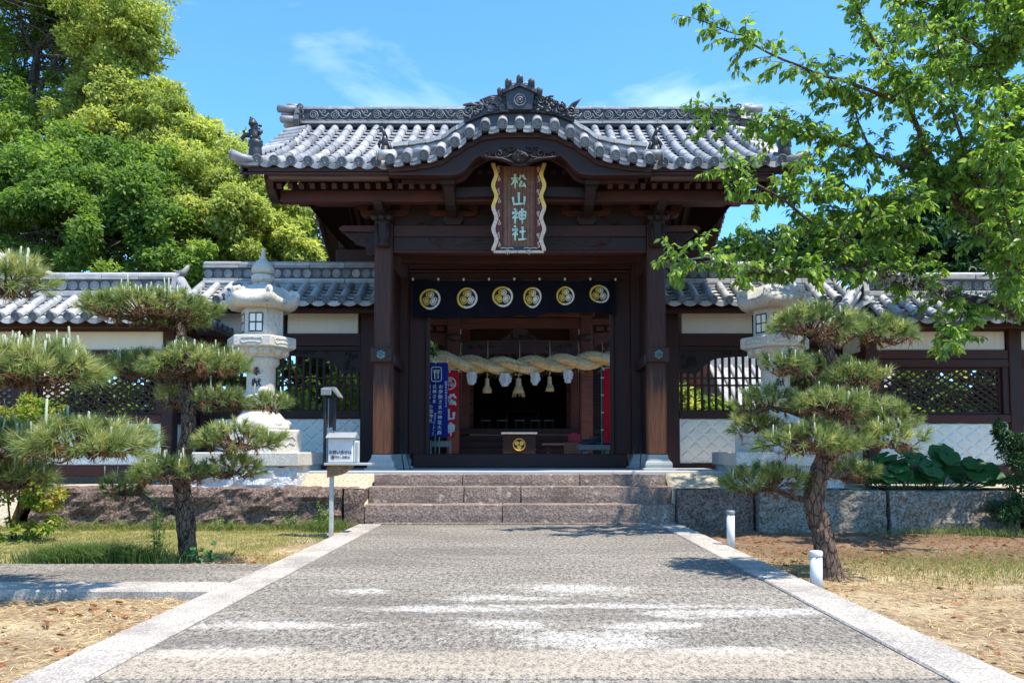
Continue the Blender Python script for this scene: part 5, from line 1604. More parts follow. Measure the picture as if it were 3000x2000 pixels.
put('floor', MB().box(-4.6, 4.6, 26.2, 32, 1.85, 1.97), W_X, hall)
for k in range(4): put('step', MB().box(-2.0, 2.0, 25.2 + .27 * k, 25.50 + .27 * k, HB, 1.12 + .215 * k, .012), W_X, hall)
put('floor_edge', MB().box(-4.6, 4.6, 26.1, 26.2, 1.80, 1.99), W_X, hall)
m = MB().add([(-6.5, 22.9, 6.0), (6.5, 22.9, 6.0), (6.5, 28.5, 9.3), (-6.5, 28.5, 9.3), (6.5, 34, 6.0), (-6.5, 34, 6.0), (-6.5, 22.9, 5.8), (6.5, 22.9, 5.8), (6.5, 28.5, 9.0), (-6.5, 28.5, 9.0), (6.5, 34, 5.8), (-6.5, 34, 5.8)], [[0, 1, 2, 3], [3, 2, 4, 5], [6, 9, 8, 7], [9, 11, 10, 8], [0, 6, 7, 1], [0, 3, 9, 6], [1, 7, 8, 2], [5, 4, 10, 11], [3, 5, 11, 9], [2, 8, 10, 4]])
put('roof', m, TILE, hall)
for k in range(24): put('rafter', MB().add([(-4.6 + .4 * k - .05, 23.0, 5.62), (-4.6 + .4 * k + .05, 23.0, 5.62), (-4.6 + .4 * k + .05, 26.5, 7.6), (-4.6 + .4 * k - .05, 26.5, 7.6), (-4.6 + .4 * k - .05, 23.0, 5.76), (-4.6 + .4 * k + .05, 23.0, 5.76), (-4.6 + .4 * k + .05, 26.5, 7.74), (-4.6 + .4 * k - .05, 26.5, 7.74)], [[0, 1, 2, 3], [7, 6, 5, 4], [0, 4, 5, 1], [1, 5, 6, 2], [3, 7, 4, 0]]), W_Y, hall)
for k, x in enumerate((-1.2, -.62, .0, .55, 1.02)):
    t = thing('stool', 'dark stool standing inside the open worship hall', 'stool', (x, 27.6, 1.97), 'stools inside the hall')
    put('seat', MB().box(x - .17, x + .17, 27.45, 27.75, 2.29, 2.33), GREYM, t)
    for q in (-.14, .14): put('leg', MB().box(x + q - .02, x + q + .02, 27.5, 27.7, 1.97, 2.29), BLACK, t)
t = thing('altar_stand', 'dark altar stand deep inside the hall', 'altar', (0.1, 30.5, 1.97))
put('top', MB().box(-.6, .8, 30.2, 30.8, 2.75, 2.82), W_X, t)
for q in (-.5, .7): put('leg', MB().box(q - .04, q + .04, 30.3, 30.7, 1.97, 2.75), W_HZ, t)

# sacred straw rope: two strands twisted together
def rope_c(x): return Vector((x, 24.62, 3.93 + .030 * x * x + .03 * math.sin(x * 1.3)))
rp_ = thing('straw_rope', 'thick twisted straw rope hanging across the hall front', 'rope', (0, 24.62, 3.6))
for ph in (0, math.pi):
    pts = []; rad = []
    for i in range(220):
        x = -3.4 + 6.8 * i / 219; a = ph + x * 3.4 + .5
        c = rope_c(x); pts.append(c + Vector((0, math.cos(a) * .13, math.sin(a) * .13))); rad.append(.165)
    # straw bundles wind round each strand
    NR = 30; m = MB().tube(pts, rad, NR)
    jit = [rnd.uniform(-1, 1) for _ in range(NR)]; tn_ = []
    for i in range(220):
        for k in range(NR):
            j = i * NR + k; p = Vector(m.v[j]); c = pts[i]
            f = (k + i * .22) % NR; k0 = int(f) % NR; q = jit[k0]
            w = 1 + .045 * q + .03 * math.sin(f * 2 * math.pi * 5 / NR) + rnd.uniform(-.02, .02)
            m.v[j] = tuple(c + (p - c) * w); tn_.append(min(1, max(0, .52 + .30 * q + rnd.uniform(-.22, .22))))
    me_, of_ = m.mesh('rope_strand')
    at_ = me_.attributes.new('tint', 'FLOAT', 'POINT'); at_.data.foreach_set('value', np.array(tn_, dtype=np.float32))
    put('rope_strand', me_, ROPE_M, rp_, Matrix.Translation(of_))
m = MB()
for k in range(160):
    x = U(-3.2, 3.2); c = rope_c(x); a = U(0, 6.28); p = c + Vector((0, math.cos(a) * .30, math.sin(a) * .30)); d = Vector((U(-.2, .2), math.cos(a) * .05, math.sin(a) * .12 - .02))
    m.tube([p - d * .3, p + d * .5, p + d], [.004, .003, .001], 3, False)
put('loose_straw', m, STRAW, rp_, kind='stuff')
for x in (-1.85, -1.0, 0.0, .95, 1.85, 2.6, -2.65):
    c = rope_c(x); m = MB().tube([(x - .01, 24.75, 4.75), (x, 24.40, c.z + .30)], .012, 5)
    m.tube([(x + .325 * math.cos(a) * .1, 24.62 + .325 * math.cos(a), c.z + .325 * math.sin(a)) for a in np.linspace(0, 2 * math.pi, 15)], .010, 5, False)
    put('hanging_cord', m, STRAW, rp_)
for x, s_ in ((-1.02, .82), (-.04, 1.12), (.93, .82)):
    z0 = rope_c(x).z - .32
    t = thing('straw_tassel', 'large straw tassel hanging from the rope centre' if s_ > 1 else 'small straw tassel hanging from the twisted rope', 'tassel', (x, 24.45, z0 - .5), None if s_ > 1 else 'small tassels on the rope')
    put('cord', MB().tube([(x, 24.45, z0 + .05), (x, 24.45, z0 - .12)], .014, 6), STRAW, t)
    m = MB().lathe([(.06 * s_, 0), (.08 * s_, -.05), (.06 * s_, -.12), (.09 * s_, -.14), (.075 * s_, -.22), (.12 * s_, -.34), (.17 * s_, -.46)], 14, (x, 24.45, z0 - .1))
    put('tassel_body', m, STRAW, t)
    m = MB()
    for k in range(40):
        a = U(0, 6.28); m.tube([(x + .10 * s_ * math.cos(a), 24.45 + .10 * s_ * math.sin(a), z0 - .35), (x + .18 * s_ * math.cos(a), 24.45 + .18 * s_ * math.sin(a), z0 - .58 * s_ - U(0, .05))], [.008, .004], 3, False)
    put('fringe', m, STRAW, t, kind='stuff')
    if s_ > 1: put('bow', MB().tube([(x - .09, 24.42, z0 - .02), (x - .11, 24.42, z0 + .05), (x - .03, 24.42, z0 + .0), (x + .03, 24.42, z0), (x + .11, 24.42, z0 + .05), (x + .09, 24.42, z0 - .02)], .013, 5), STRAW, t)
for x, sz in ((-1.5, .17), (-.46, .18), (.48, .15), (1.5, .16)):
    z0 = rope_c(x).z - .30
    m = MB()
    for k in range(6):
        w = sz * (1.05 - .12 * abs(k - 2)) * U(.85, 1.15); zz = z0 - k * .062
        m.add([(x - w + U(-.03, .03), 24.42 + U(-.03, .03), zz + .04), (x + w + U(-.03, .03), 24.42 + U(-.03, .03), zz + .04), (x + w * .9 + U(-.03, .03), 24.40 + U(-.05, .03), zz - .05), (x - w * .9, 24.38 + U(-.03, .03), zz - .05)], [[0, 1, 2, 3]])
        m.add([(x - w * .6, 24.40, zz + .05), (x, 24.33 + U(-.03, .03), zz), (x + w * .6, 24.40, zz + .05), (x + w * .5, 24.38, zz - .06), (x - w * .5, 24.38, zz - .06)], [[0, 1, 4], [1, 2, 3], [1, 3, 4]])
    solo('paper_streamer', m, WHITEC, 'crumpled white folded paper streamer hanging below the straw rope', 'streamer', 'paper streamers on the rope')

# offertory box
ob = thing('offertory_box', 'brown wooden offertory box with round gold crest and white top in front of the hall', 'box', (-.02, 24.3, HB))
put('body', MB().box(-.52, .48, 24.0, 24.6, HB, 1.76, .015), W_DK, ob)
put('top', MB().box(-.57, .53, 23.95, 24.65, 1.765, 1.82, .01), WHITEP, ob)
for sx in (-1, 1):
    for k in range(5): put('metal_corner', MB().box(-.02 + sx * .5 - .025, -.02 + sx * .5 + .025, 23.985, 24.005, .95 + .16 * k, .99 + .16 * k, .004), BLACK, ob)
cr = put('crest', MB().lathe([(.001, 0), (.19, 0), (.19, .012), (.001, .012)], 28, (0, 0, 0), 0, False), BLACKP, ob, frame((-.02, 23.997, 1.44), (1, 0, 0), (0, 0, 1)))
m = MB().tube([(-.02 + .18 * math.cos(a), 23.98, 1.44 + .18 * math.sin(a)) for a in np.linspace(0, 2 * math.pi, 33)], .018, 6, False)
put('crest_ring', m, GOLD, cr)
for k in range(3):
    a = math.pi / 2 + k * 2 * math.pi / 3 + math.pi / 3
    pts = [(-.02 + .085 * math.cos(a) + .068 * math.cos(b), 1.44 + .085 * math.sin(a) + .068 * math.sin(b)) for b in np.linspace(0, 2 * math.pi, 13)[:-1]]
    put('crest_leaf', MB().prism(pts, 23.975, 23.99), GOLD, cr)

# banners
def banner(x0, x1, y, z0, z1, mat, label, sw=0.0, pole_x=None, polemat=None, taper=0.0, group=None):
    t = thing('banner', label, 'banner', ((x0 + x1) / 2, y, HB), group)
    nx, nz = 10, 24; V = []
    for j in range(nz + 1):
        for i in range(nx + 1):
            u = i / nx; v = j / nz
            V.append((x0 + (x1 - x0) * u - taper * u * v * v + sw * v, y + .03 * math.sin(u * 5 + v * 4) * (.3 + v) + .02 * math.sin(v * 7), z1 - (z1 - z0) * v))
    Fq = [[j * (nx + 1) + i, j * (nx + 1) + i + 1, (j + 1) * (nx + 1) + i + 1, (j + 1) * (nx + 1) + i] for j in range(nz) for i in range(nx)]
    put('cloth', MB().add(V, Fq, True), mat, t)
    px = x0 if pole_x is None else pole_x
    put('pole', MB().tube([(px, y + .02, HB), (px, y + .02, z1 + .08)], .014, 8), polemat or WHITEM, t)
    put('top_bar', MB().tube([(x0 - .02, y, z1 + .04), (x1 + .02, y, z1 + .04)], .010, 6), WHITEM, t)
    for k in range(3): 
        xx = x0 + (x1 - x0) * (.03 + .47 * k); put('loop', MB().box(xx - .018, xx + .018, y - .008, y + .008, z1 - .02, z1 + .05, .003), WHITEM, t)
    for k in range(4):
        zz = z1 - .2 - k * (z1 - z0) / 4.2; put('loop', MB().box(min(px, x0) - .02, min(px, x0) + .05, y - .006, y + .006, zz - .02, zz + .02, .003), WHITEM, t)
    return t
GREENP = plain('green pole', (0.03, 0.35, 0.26), .4)
def text_mesh(body, size):
    cu = bpy.data.curves.new('lettering', 'FONT'); cu.body = body; cu.size = size; cu.align_x = 'CENTER'; cu.align_y = 'CENTER'
    cu.offset = .006 * size * 1.5; cu.extrude = .001; cu.resolution_u = 2
    o = bpy.data.objects.new('lettering', cu); col.objects.link(o)
    bpy.context.view_layer.update()
    me = bpy.data.meshes.new_from_object(o.evaluated_get(bpy.context.evaluated_depsgraph_get()))
    bpy.data.objects.remove(o); bpy.data.curves.remove(cu)
    me.name = 'lettering'
    me.materials.clear()
    return me
def vtext(parent, body, x, y, z, size, mat, slant=0.0, pitch=None):
    p = pitch or size * 1.12
    for i, ch in enumerate(body):
        put('lettering', text_mesh(ch, size), mat, parent, T3(x + slant * i, y, z - p * i) @ Matrix.Rotation(R(90), 4, 'X'))
bb = banner(-2.24, -1.67, 18.2, 1.57, 3.30, BLUEC, 'tall blue banner with white vertical writing and gate emblem behind the doorway', pole_x=-1.96, polemat=GREENP)
vtext(bb, 'お伊勢さまの神宮大麻', -1.83, 18.10, 2.72, .105, WHITEP, -.003)
vtext(bb, '氏神さま', -1.97, 18.10, 2.72, .10, WHITEP, -.003)
vtext(bb, '崇敬神社', -2.11, 18.10, 2.72, .115, WHITEP, -.003)
vtext(bb, 'の御神札', -2.06, 18.10, 2.26, .105, WHITEP, .004, .108)
vtext(bb, 'をおまつりしましょう', -1.95, 18.10, 2.10, .052, WHITEP, -.006, .053)
vtext(bb, '御神札は家の守りです', -1.705, 18.10, 2.83, .055, WHITEP, 0)
m = MB(); ex, ez = -1.93, 3.02
rrp = []
for (cx, cz, a0) in ((.07, .12, 0), (-.07, .12, 90), (-.07, -.12, 180), (.07, -.12, 270)):
    for q in range(5): a = R(a0 + 22.5 * q); rrp.append((ex + cx + .045 * math.cos(a), 18.10, ez + cz + .045 * math.sin(a)))
m.tube(rrp + [rrp[0]], .010, 5)
for (a, b, c, d) in ((-.085, .085, .075, .095), (-.07, .07, .03, .048), (-.05, -.03, -.11, .075), (.03, .05, -.11, .075)): m.box(ex + a, ex + b, 18.095, 18.103, ez + c, ez + d, .001)
put('gate_emblem', m, WHITEP, bb)
rb_ = banner(-2.0, -1.51, 19.5, 1.59, 3.22, REDC, 'red banner with white brush characters hanging behind the blue one', taper=.14)
for i, (ch, zz) in enumerate(zip('松山神', (2.52, 2.14, 1.78))):
    put_glyph(ch, WHITEP, rb_, T3(-1.745 - .02 * i, 19.42, zz), 15, .004, .36)
m = MB().tube([(-1.74 + .145 * math.cos(a), 19.43, 2.92 + .145 * math.sin(a)) for a in np.linspace(0, 2 * math.pi, 25)], .016, 5, False)
put('crest_ring', m, WHITEP, rb_)
for k in range(3):
    a = math.pi / 2 + k * 2 * math.pi / 3
    pts = [(-1.74 + .07 * math.cos(a) + .056 * math.cos(b), 2.92 + .07 * math.sin(a) + .056 * math.sin(b)) for b in np.linspace(0, 2 * math.pi, 11)[:-1]]
    put('crest_leaf', MB().prism(pts, 19.425, 19.43), plain('pale pink print', (0.75, 0.45, 0.42), .8), rb_)
banner(2.02, 2.55, 19.0, 1.45, 3.22, REDC, 'red banner on a green pole half hidden by the door jamb', pole_x=1.985, polemat=GREENP)

# sign stand and clutter behind the threshold
t = thing('sign_stand', 'low grey metal stand with a blank slanted plate below the blue banner', 'stand', (-1.87, 18.6, HB))
put('plate', MB().box(-2.08, -1.66, 18.5, 18.54, 1.34, 1.48, .006), GREYM, t)
for q in (-2.10, -1.64): put('leg', MB().box(q - .02, q + .02, 18.5, 18.56, HB, 1.5, .004), GREYM, t)
t = thing('work_table', 'grey low table carrying a heap of dark cloth inside the gate', 'table', (1.9, 20, HB))
put('table_top', MB().box(1.46, 2.4, 19.7, 20.4, 1.27, 1.40, .01), GREYM, t)
for q in (1.66, 2.2): put('leg', MB().box(q - .05, q + .05, 19.8, 20.3, HB, 1.27, .01), GREYM, t)
m = MB(); rg = random.Random(3)
for k in range(34): m.ball((rg.uniform(1.6, 2.25), rg.uniform(19.85, 20.2), 1.42 + abs(rg.gauss(0, .05))), (rg.uniform(.05, .14), rg.uniform(.05, .1), rg.uniform(.02, .05)), 8, 5)
for k in range(10): m.tube([(rg.uniform(1.6, 2.2), 19.9, 1.45), (rg.uniform(1.6, 2.2), 19.85, 1.62), (rg.uniform(1.6, 2.3), 19.95, 1.5)], [.02, .015, .02], 5)
solo('cloth_heap', m, plain('dark grey cloth', (0.05, 0.055, 0.07), .8), 'heap of dark folded cloth on the grey low table', 'cloth')
m = MB().box(1.30, 1.60, 20.9, 21.2, 1.48, 1.68, .02).box(1.36, 1.54, 20.95, 21.15, 1.68, 1.72, .02)
solo('red_case', m, plain('red plastic', (0.5, 0.01, 0.03), .4), 'small red plastic case on a wooden box by the work table', 'case')
solo('wooden_box', MB().box(1.2, 1.7, 20.85, 21.25, HB, 1.475, .01).box(1.22, 1.26, 20.83, 20.85, .9, 1.45, .003).box(1.44, 1.48, 20.83, 20.85, .9, 1.45, .003), plain('light brown wood', (0.28, 0.12, 0.05), .6), 'light brown wooden box under the red case', 'box')
t = thing('side_bench', 'narrow plain wooden bench between offertory box and work table', 'bench', (1.0, 22, HB))
put('seat', MB().box(.62, 1.42, 21.9, 22.2, 1.40, 1.45, .008), W_X, t)
for q in (.80, 1.3): put('leg', MB().box(q - .03, q + .03, 21.95, 22.15, HB, 1.40, .006), W_Z, t)

# ================================================================== PHONE BOX POST, BOLLARDS
pb = thing('phone_post', 'grey post carrying a white phone cabinet and a black roofed board beside the steps', 'phone post', (-2.84, 11.92, -.07))
put('post', MB().cbox((-2.845, 11.92, .40), (.06, .06, .98), .006), plain('galvanised post', (0.42, 0.43, 0.41), .5, .2, .15), pb)
put('corbel', MB().prism([(-2.90, 1.03), (-2.52, 1.03), (-2.55, .98), (-2.70, .89), (-2.90, .85)], 11.84, 12.0), plain('rusty bracket', (0.22, 0.14, 0.08), .8, 0, .5, 20), pb)
put('shelf', MB().box(-2.93, -2.22, 11.76, 12.04, 1.035, 1.07, .006), SILVER, pb)
bd = put('cabinet', MB().box(-2.875, -2.50, 11.78, 12.0, 1.075, 1.44, .008), WHITEM, pb)
put('cabinet_roof', MB().prism([(11.72, 1.445), (11.89, 1.53), (12.06, 1.445)], -2.90, -2.46, 'yz'), SILVER, pb)
put('cabinet_side', MB().box(-2.492, -2.44, 11.8, 11.98, 1.075, 1.40, .006), WHITEM, pb)
put('cabinet_hinge', MB().box(-2.46, -2.43, 11.79, 11.82, 1.09, 1.38, .004), SILVER, pb)
for body, z, sz in (('お問い合せは', 1.225, .058), ('☎931-5856', 1.155, .058)):
    put('lettering', text_mesh(body, sz), BLACKP, bd, T3(-2.69, 11.776, z) @ Matrix.Rotation(R(90), 4, 'X'))
brd = put('board', MB().box(-2.955, -2.915, 11.80, 11.86, 1.02, 2.08, .006).box(-2.83, -2.79, 11.86, 11.92, 1.55, 2.08, .006).box(-2.915, -2.83, 11.86, 11.875, 1.6, 2.06, .004), BLACK, pb)
put('board_glass', MB().box(-2.90, -2.885, 11.84, 11.86, 1.1, 2.05, .003), GREYM, brd)
put('board_roof', MB().prism([(-2.98, 2.10), (-2.955, 2.20), (-2.80, 2.21), (-2.70, 2.06), (-2.72, 2.05), (-2.82, 2.17), (-2.93, 2.165), (-2.96, 2.09)], 11.74, 11.98).box(-2.985, -2.83, 11.73, 11.77, 2.08, 2.185, .01), plain('grey sheet', (0.22, 0.22, 0.21), .5, .2), pb)
for i, (x, y, h, r, lab) in enumerate(((2.80, 10.5, .46, .052, 'slim white bollard light with dark grey cap near the steps'), (2.87, 7.68, .285, .058, 'short white bollard light with pale grey cap by the layered pine'))):
    t = thing('bollard_light', lab, 'bollard', (x, y, 0))
    put('tube', MB().lathe([(r, -.15), (r, h - .05)], 22, (x, y, 0)), WHITEM, t)
    put('cap', MB().lathe([(r + .004, h - .055), (r + .006, h - .045), (r + .006, h - .012), (r - .004, h), (.01, h + .002)], 22, (x, y, 0)), GREYM if i == 0 else plain('pale grey cap', (0.5, 0.5, 0.5), .5), t)

# ================================================================== VEGETATION
def unit(a): return a / np.maximum(np.linalg.norm(a, axis=-1, keepdims=True), 1e-9)
def leaf_quads(P, D, N, L, Wd, bend=.15):
    """diamond leaves: P base (n,3), D axis, N normal"""
    D = unit(D); S_ = unit(np.cross(D, N)); N2 = unit(np.cross(S_, D))
    L = np.asarray(L)[:, None]; Wd = np.asarray(Wd)[:, None]
    a = P; b = P + D * L * .45 + S_ * Wd * .5 + N2 * L * bend * .3; c = P + D * L - N2 * L * bend; d = P + D * L * .45 - S_ * Wd * .5 + N2 * L * bend * .3
    V = np.stack([a, b, c, d], 1).reshape(-1, 3)
    F = np.arange(len(V)).reshape(-1, 4)
    return V, F
def crown(clumps, per_r2, L, Wd, droop=.4, seed=0, flat=.8, tint_bias=0.0, sub=34, open_=.0):
    """leaf faces spread over many small sprays that sit on each clump's shell"""
    g = np.random.default_rng(seed); Vs = []; Ts = []
    for (cx, cy, cz, r) in clumps:
        ns = max(6, int(sub * (r / 1.3) ** 1.2))
        sd = unit(g.normal(size=(ns, 3))); sr_ = r * g.uniform(.55, 1.0, ns); sc_ = np.array([cx, cy, cz]) + sd * sr_[:, None] * np.array([1, 1, flat])
        srad = r * g.uniform(.14, .34, ns); tb = g.normal(0, .13, ns)
        if open_: keep_ = g.uniform(size=ns) > open_; sd, sr_, sc_, srad, tb = sd[keep_], sr_[keep_], sc_[keep_], srad[keep_], tb[keep_]
        wgt = srad ** 2; cnt = (per_r2 * r * r * wgt / wgt.sum()).astype(int)
        idx = np.repeat(np.arange(len(cnt)), cnt); n = len(idx)
        d = unit(g.normal(size=(n, 3)) + np.array([0, 0, .25]))
        rr = np.power(g.uniform(.08, 1, n), .4)[:, None] * srad[idx][:, None]
        p = sc_[idx] + d * rr * np.array([1.1, 1.1, .75])
        out = unit(sd[idx] * .5 + d)
        ax = unit(out * .5 + g.normal(size=(n, 3)) * .7 + np.array([0, 0, -droop]))
        no = unit(out * .8 + g.normal(size=(n, 3)) * .55 + np.array([0, 0, .8]))
        s_ = g.uniform(.7, 1.25, n)
        V, _ = leaf_quads(p, ax, no, L * s_, Wd * s_)
        t = np.clip(g.normal(.45 + tint_bias, .17, n) + tb[idx] + g.normal(0, .06), 0, 1)
        Vs.append(V); Ts.append(np.repeat(t, 4))
    V = np.concatenate(Vs); F = np.arange(len(V)).reshape(-1, 4)
    return mesh_np('crown', V, F, False, np.concatenate(Ts))
def tree(label, base, clumps, mat, per_r2, L, Wd, tr=.35, seed=0, droop=.4, group=None, name='broadleaf_tree', twigs=7, bias=0.0, open_=0.0, reach=1.0):
    t = thing(name, label, 'tree', base, group)
    b = Vector(base); g = random.Random(seed)
    top = Vector((sum(c[0] for c in clumps) / len(clumps), sum(c[1] for c in clumps) / len(clumps), max(c[2] for c in clumps)))
    fork = b.lerp(top, .35); fork.x = b.x * .6 + top.x * .4
    put('trunk', MB().tube([b, b.lerp(fork, .5) + Vector((.15, 0, 0)), fork, fork.lerp(top, .5), fork.lerp(top, .85)], [tr * 1.25, tr, tr * .8, tr * .45, tr * .15], 10), BARK_T, t)
    m = MB()
    for c in clumps:
        e = Vector(c[:3]); q = fork.lerp(top, g.uniform(0, .6))
        mid = q.lerp(e, .5) + Vector((g.uniform(-.5, .5), g.uniform(-.5, .5), g.uniform(-.2, .5)))
        m.tube([q, mid, e], [tr * .30, tr * .18, tr * .07], 6)
        for k in range(twigs):
            d = Vector((g.gauss(0, 1), g.gauss(0, 1), g.gauss(0, .7))).normalized() * c[3]
            s0 = mid.lerp(e, g.uniform(.2, 1)); w = d * .5 + Vector((g.uniform(-.3, .3), g.uniform(-.3, .3), g.uniform(-.2, .2)))
            m.tube([s0, s0 + w, s0 + d * reach], [tr * .075, tr * .05, tr * .018], 4, False)
    put('branches', m, BARK_T, t)
    put('crown', crown(clumps, per_r2, L, Wd, droop, seed, .85, bias, 34, open_), mat, t)
    return t
T1 = [(-12.8, 26.0, 16.0, 1.8), (-13.8, 27.0, 18.5, 2.4), (-12.3, 26.0, 14.9, 1.3), (-12.8, 26.0, 13.3, 1.6), (-11.7, 25.5, 12.4, 1.4), (-10.8, 25.0, 11.5, 1.2), (-12.9, 25.5, 11.3, 1.6), (-11.7, 25.0, 10.8, 1.4), (-14.1, 26.0, 12.1, 1.5), (-13.7, 26.5, 14.9, 1.2), (-10.3, 24.5, 10.4, 1.3)]
T7 = [(-17.2, 28.0, 17.5, 2.0), (-18.1, 27.0, 17.5, 2.0), (-18.7, 29.0, 16.2, 1.3), (-15.8, 28.0, 14.5, 1.2), (-16.6, 26.5, 12.4, 1.5), (-19.3, 27.0, 14.5, 2.0), (-14.2, 26.0, 10.9, 1.4), (-18.0, 26.0, 12.2, 1.6), (-17.1, 29.0, 16.5, 1.1), (-15.5, 27.0, 12.0, 1.4), (-15.9, 28.0, 17.5, 1.7), (-18.7, 28.0, 14.0, 1.2)]
T2 = [(-11.1, 28.0, 13.3, 1.1), (-10.1, 24.5, 10.7, 1.7), (-9.4, 25.5, 11.2, 1.5), (-8.9, 26.5, 11.1, 1.3), (-10.3, 23.8, 9.8, 1.6), (-8.9, 23.5, 9.3, 1.7), (-8.2, 24.5, 9.3, 1.6), (-9.2, 22.8, 8.0, 1.6), (-8.2, 23.0, 7.8, 1.5), (-8.0, 25.5, 9.2, 1.2), (-8.8, 22.5, 6.9, 1.4), (-7.8, 23.0, 6.9, 1.2), (-10.5, 23.5, 8.7, 1.5)]
T3 = [(-13.3, 21.5, 8.4, 1.6), (-12.3, 22.0, 8.6, 1.6), (-10.9, 21.5, 8.1, 1.5), (-12.3, 21.0, 7.3, 1.4), (-11.1, 21.0, 6.8, 1.4), (-10.3, 21.5, 7.0, 1.4), (-13.4, 21.0, 7.1, 1.4), (-9.6, 21.5, 6.6, 1.2), (-14.5, 21.5, 8.1, 1.5), (-11.0, 22.5, 9.3, 1.3), (-13.6, 23.5, 10.2, 1.4), (-14.9, 22.5, 9.3, 1.4)]
T4 = [(-7.0, 24.5, 8.6, 1.1), (-7.6, 24.5, 8.0, 1.2), (-6.7, 24.0, 7.5, 1.1), (-7.0, 23.5, 7.0, 1.0), (-6.3, 24.5, 7.3, 0.8), (-8.6, 26.0, 8.9, 1.3)]
T5 = [(8.7, 32.0, 9.2, 0.9), (9.4, 32.0, 9.1, 1.1), (8.2, 32.0, 9.0, 0.8), (9.9, 30.0, 8.7, 1.3)]
T6 = [(10.3, 28.0, 8.3, 1.5), (12.1, 27.5, 8.5, 1.7), (14.1, 27.0, 8.8, 2.0), (15.9, 26.5, 8.9, 2.2), (17.8, 26.5, 9.2, 2.2), (14.4, 25.5, 7.2, 1.5), (16.2, 25.5, 7.2, 1.7), (12.5, 26.0, 7.1, 1.2)]
T1 = [(x - (1.0 if z > 12.8 else .4), y, z, r) for x, y, z, r in T1]
T2 = [(x - (.5 if z > 9.5 else 0), y, z - (.7 if z > 9.5 else 0), r) for x, y, z, r in T2]
BT = 'trees behind the fences'
tree('tall camphor tree with yellow-green new leaves rising above the maple', (-17.5, 27, .6), T1, L_CAMPH, 2600, .16, .08, .5, 1, group=BT, bias=.12, open_=.14, twigs=14, reach=1.15)
tree('tall thin-leaved tree with bare dark limbs and sky gaps beside the tall camphor', (-20, 28, .6), T7, L_MAPLE, 1700, .16, .085, .5, 7, group=BT, bias=.12, open_=.36, twigs=26, reach=1.3)
tree('rounded camphor tree with bright new leaves between the tall camphor and the gate roof', (-10.5, 24.5, .6), T2, L_CAMPH, 3000, .155, .078, .4, 2, group=BT, bias=.15, open_=.18, reach=1.1)
tree('dark green maple spreading low above the lattice fence roof', (-15.0, 21.8, .6), T3, L_MAPLE, 2700, .15, .085, .3, 3, .25, BT, bias=.1, open_=.2, reach=1.15, twigs=12)
tree('small mixed green tree tucked behind the gate gable next to the rounded camphor', (-8.0, 24.5, .6), T4, L_CAMPH, 3100, .15, .08, .22, 4, group=BT, bias=.05, open_=.1)
tree('distant rounded tree showing under the gate eave beside the cherry leaves', (9, 31.5, .6), T5, L_DARK, 2300, .25, .14, .22, 5, group=BT, bias=.3)
tree('dark evergreen tree behind the cherry branches and low lattice fence', (12.5, 26.6, .6), T6, L_DARK, 2100, .24, .13, .3, 6, group=BT, bias=.15)
# shrubs seen through the lattices
sr = random.Random(21)
def shrub_row(x0, n, step, y0, h, label, group, mats, bias, skip=None):
    for i in range(n):
        x = x0 + step * i + sr.uniform(-.15, .15); y = y0 + sr.uniform(-.4, .5)
        if skip and skip[0] < x < skip[1]: continue
        c = [(x, y, 1.2, .8), (x + .4, y + .2, .87 + h * .35, .85), (x - .4, y + .1, .87 + h * .55, .8), (x + .3, y, .87 + h * .75, .75), (x, y + .2, .87 + h + sr.uniform(-.3, .3), .65)]
        t = thing('shrub', label, 'shrub', (x, y, .6), group)
        put('stem', MB().tube([(x, y, .6), (x + .1, y, 1.5), (x, y, h)], [.06, .04, .02], 6), BARK_T, t)
        put('foliage', crown(c, 1300, .19, .11, .3, sr.randrange(9999), .95, bias, 16), mats[i % len(mats)], t)
shrub_row(-12.5, 7, 1.3, 19.6, 1.6, 'leafy light green shrub close behind the lattice fence by the candle-topped pine', 'shrubs behind the pine side fence', (L_CAMPH, L_MAPLE, L_CAMPH), .2)
shrub_row(-17.5, 10, 1.55, 22.6, 4.0, 'tall dark shrub filling the space under the maple', 'tall shrubs under the maple', (L_DARK, L_DARK, L_MAPLE), .05)
shrub_row(7.2, 4, 1.6, 20.2, 1.7, 'leafy green shrub close behind the fence by the leopard plant', 'shrubs behind the cherry side fence', (L_CAMPH, L_DARK), .1)
shrub_row(8.5, 6, 1.7, 28.0, 5.0, 'tall dark shrub under the dark evergreen tree', 'tall shrubs under the evergreen', (L_DARK, L_MAPLE), .1)
shrub_row(7.3, 5, 1.35, 18.7, 2.0, 'dense dark shrub pressed against the lattice fence by the leopard plant', 'dark shrubs behind the cherry side lattice', (L_DARK, L_DARK, L_MAPLE), -.05)
shrub_row(-12.4, 5, 1.35, 18.3, 1.9, 'dense mid green shrub pressed against the lattice fence by the near pine', 'dense shrubs behind the pine side lattice', (L_MAPLE, L_DARK), .0)
shrub_row(9.0, 6, 1.3, 22.0, 3.4, 'tall dense dark shrub between lattice fence and evergreen tree', 'tall shrubs behind the cherry side fence', (L_DARK, L_DARK, L_CAMPH), -.05)
shrub_row(4.4, 2, 1.0, 21.5, 1.8, 'light green shrub beside the small building, seen through the bar grille', 'shrubs beside the small building', (L_CAMPH, L_MAPLE), .15)
shrub_row(-19.5, 5, 1.4, 20.6, 3.2, 'tall dark shrub behind the low lattice fence beyond the bush', 'tall shrubs beyond the bush', (L_DARK, L_MAPLE), .0)
shrub_row(3.6, 2, .9, 29.5, 3.2, 'shrub growing between the hall and the small building', 'shrubs beside the hall', (L_DARK, L_CAMPH), .1)

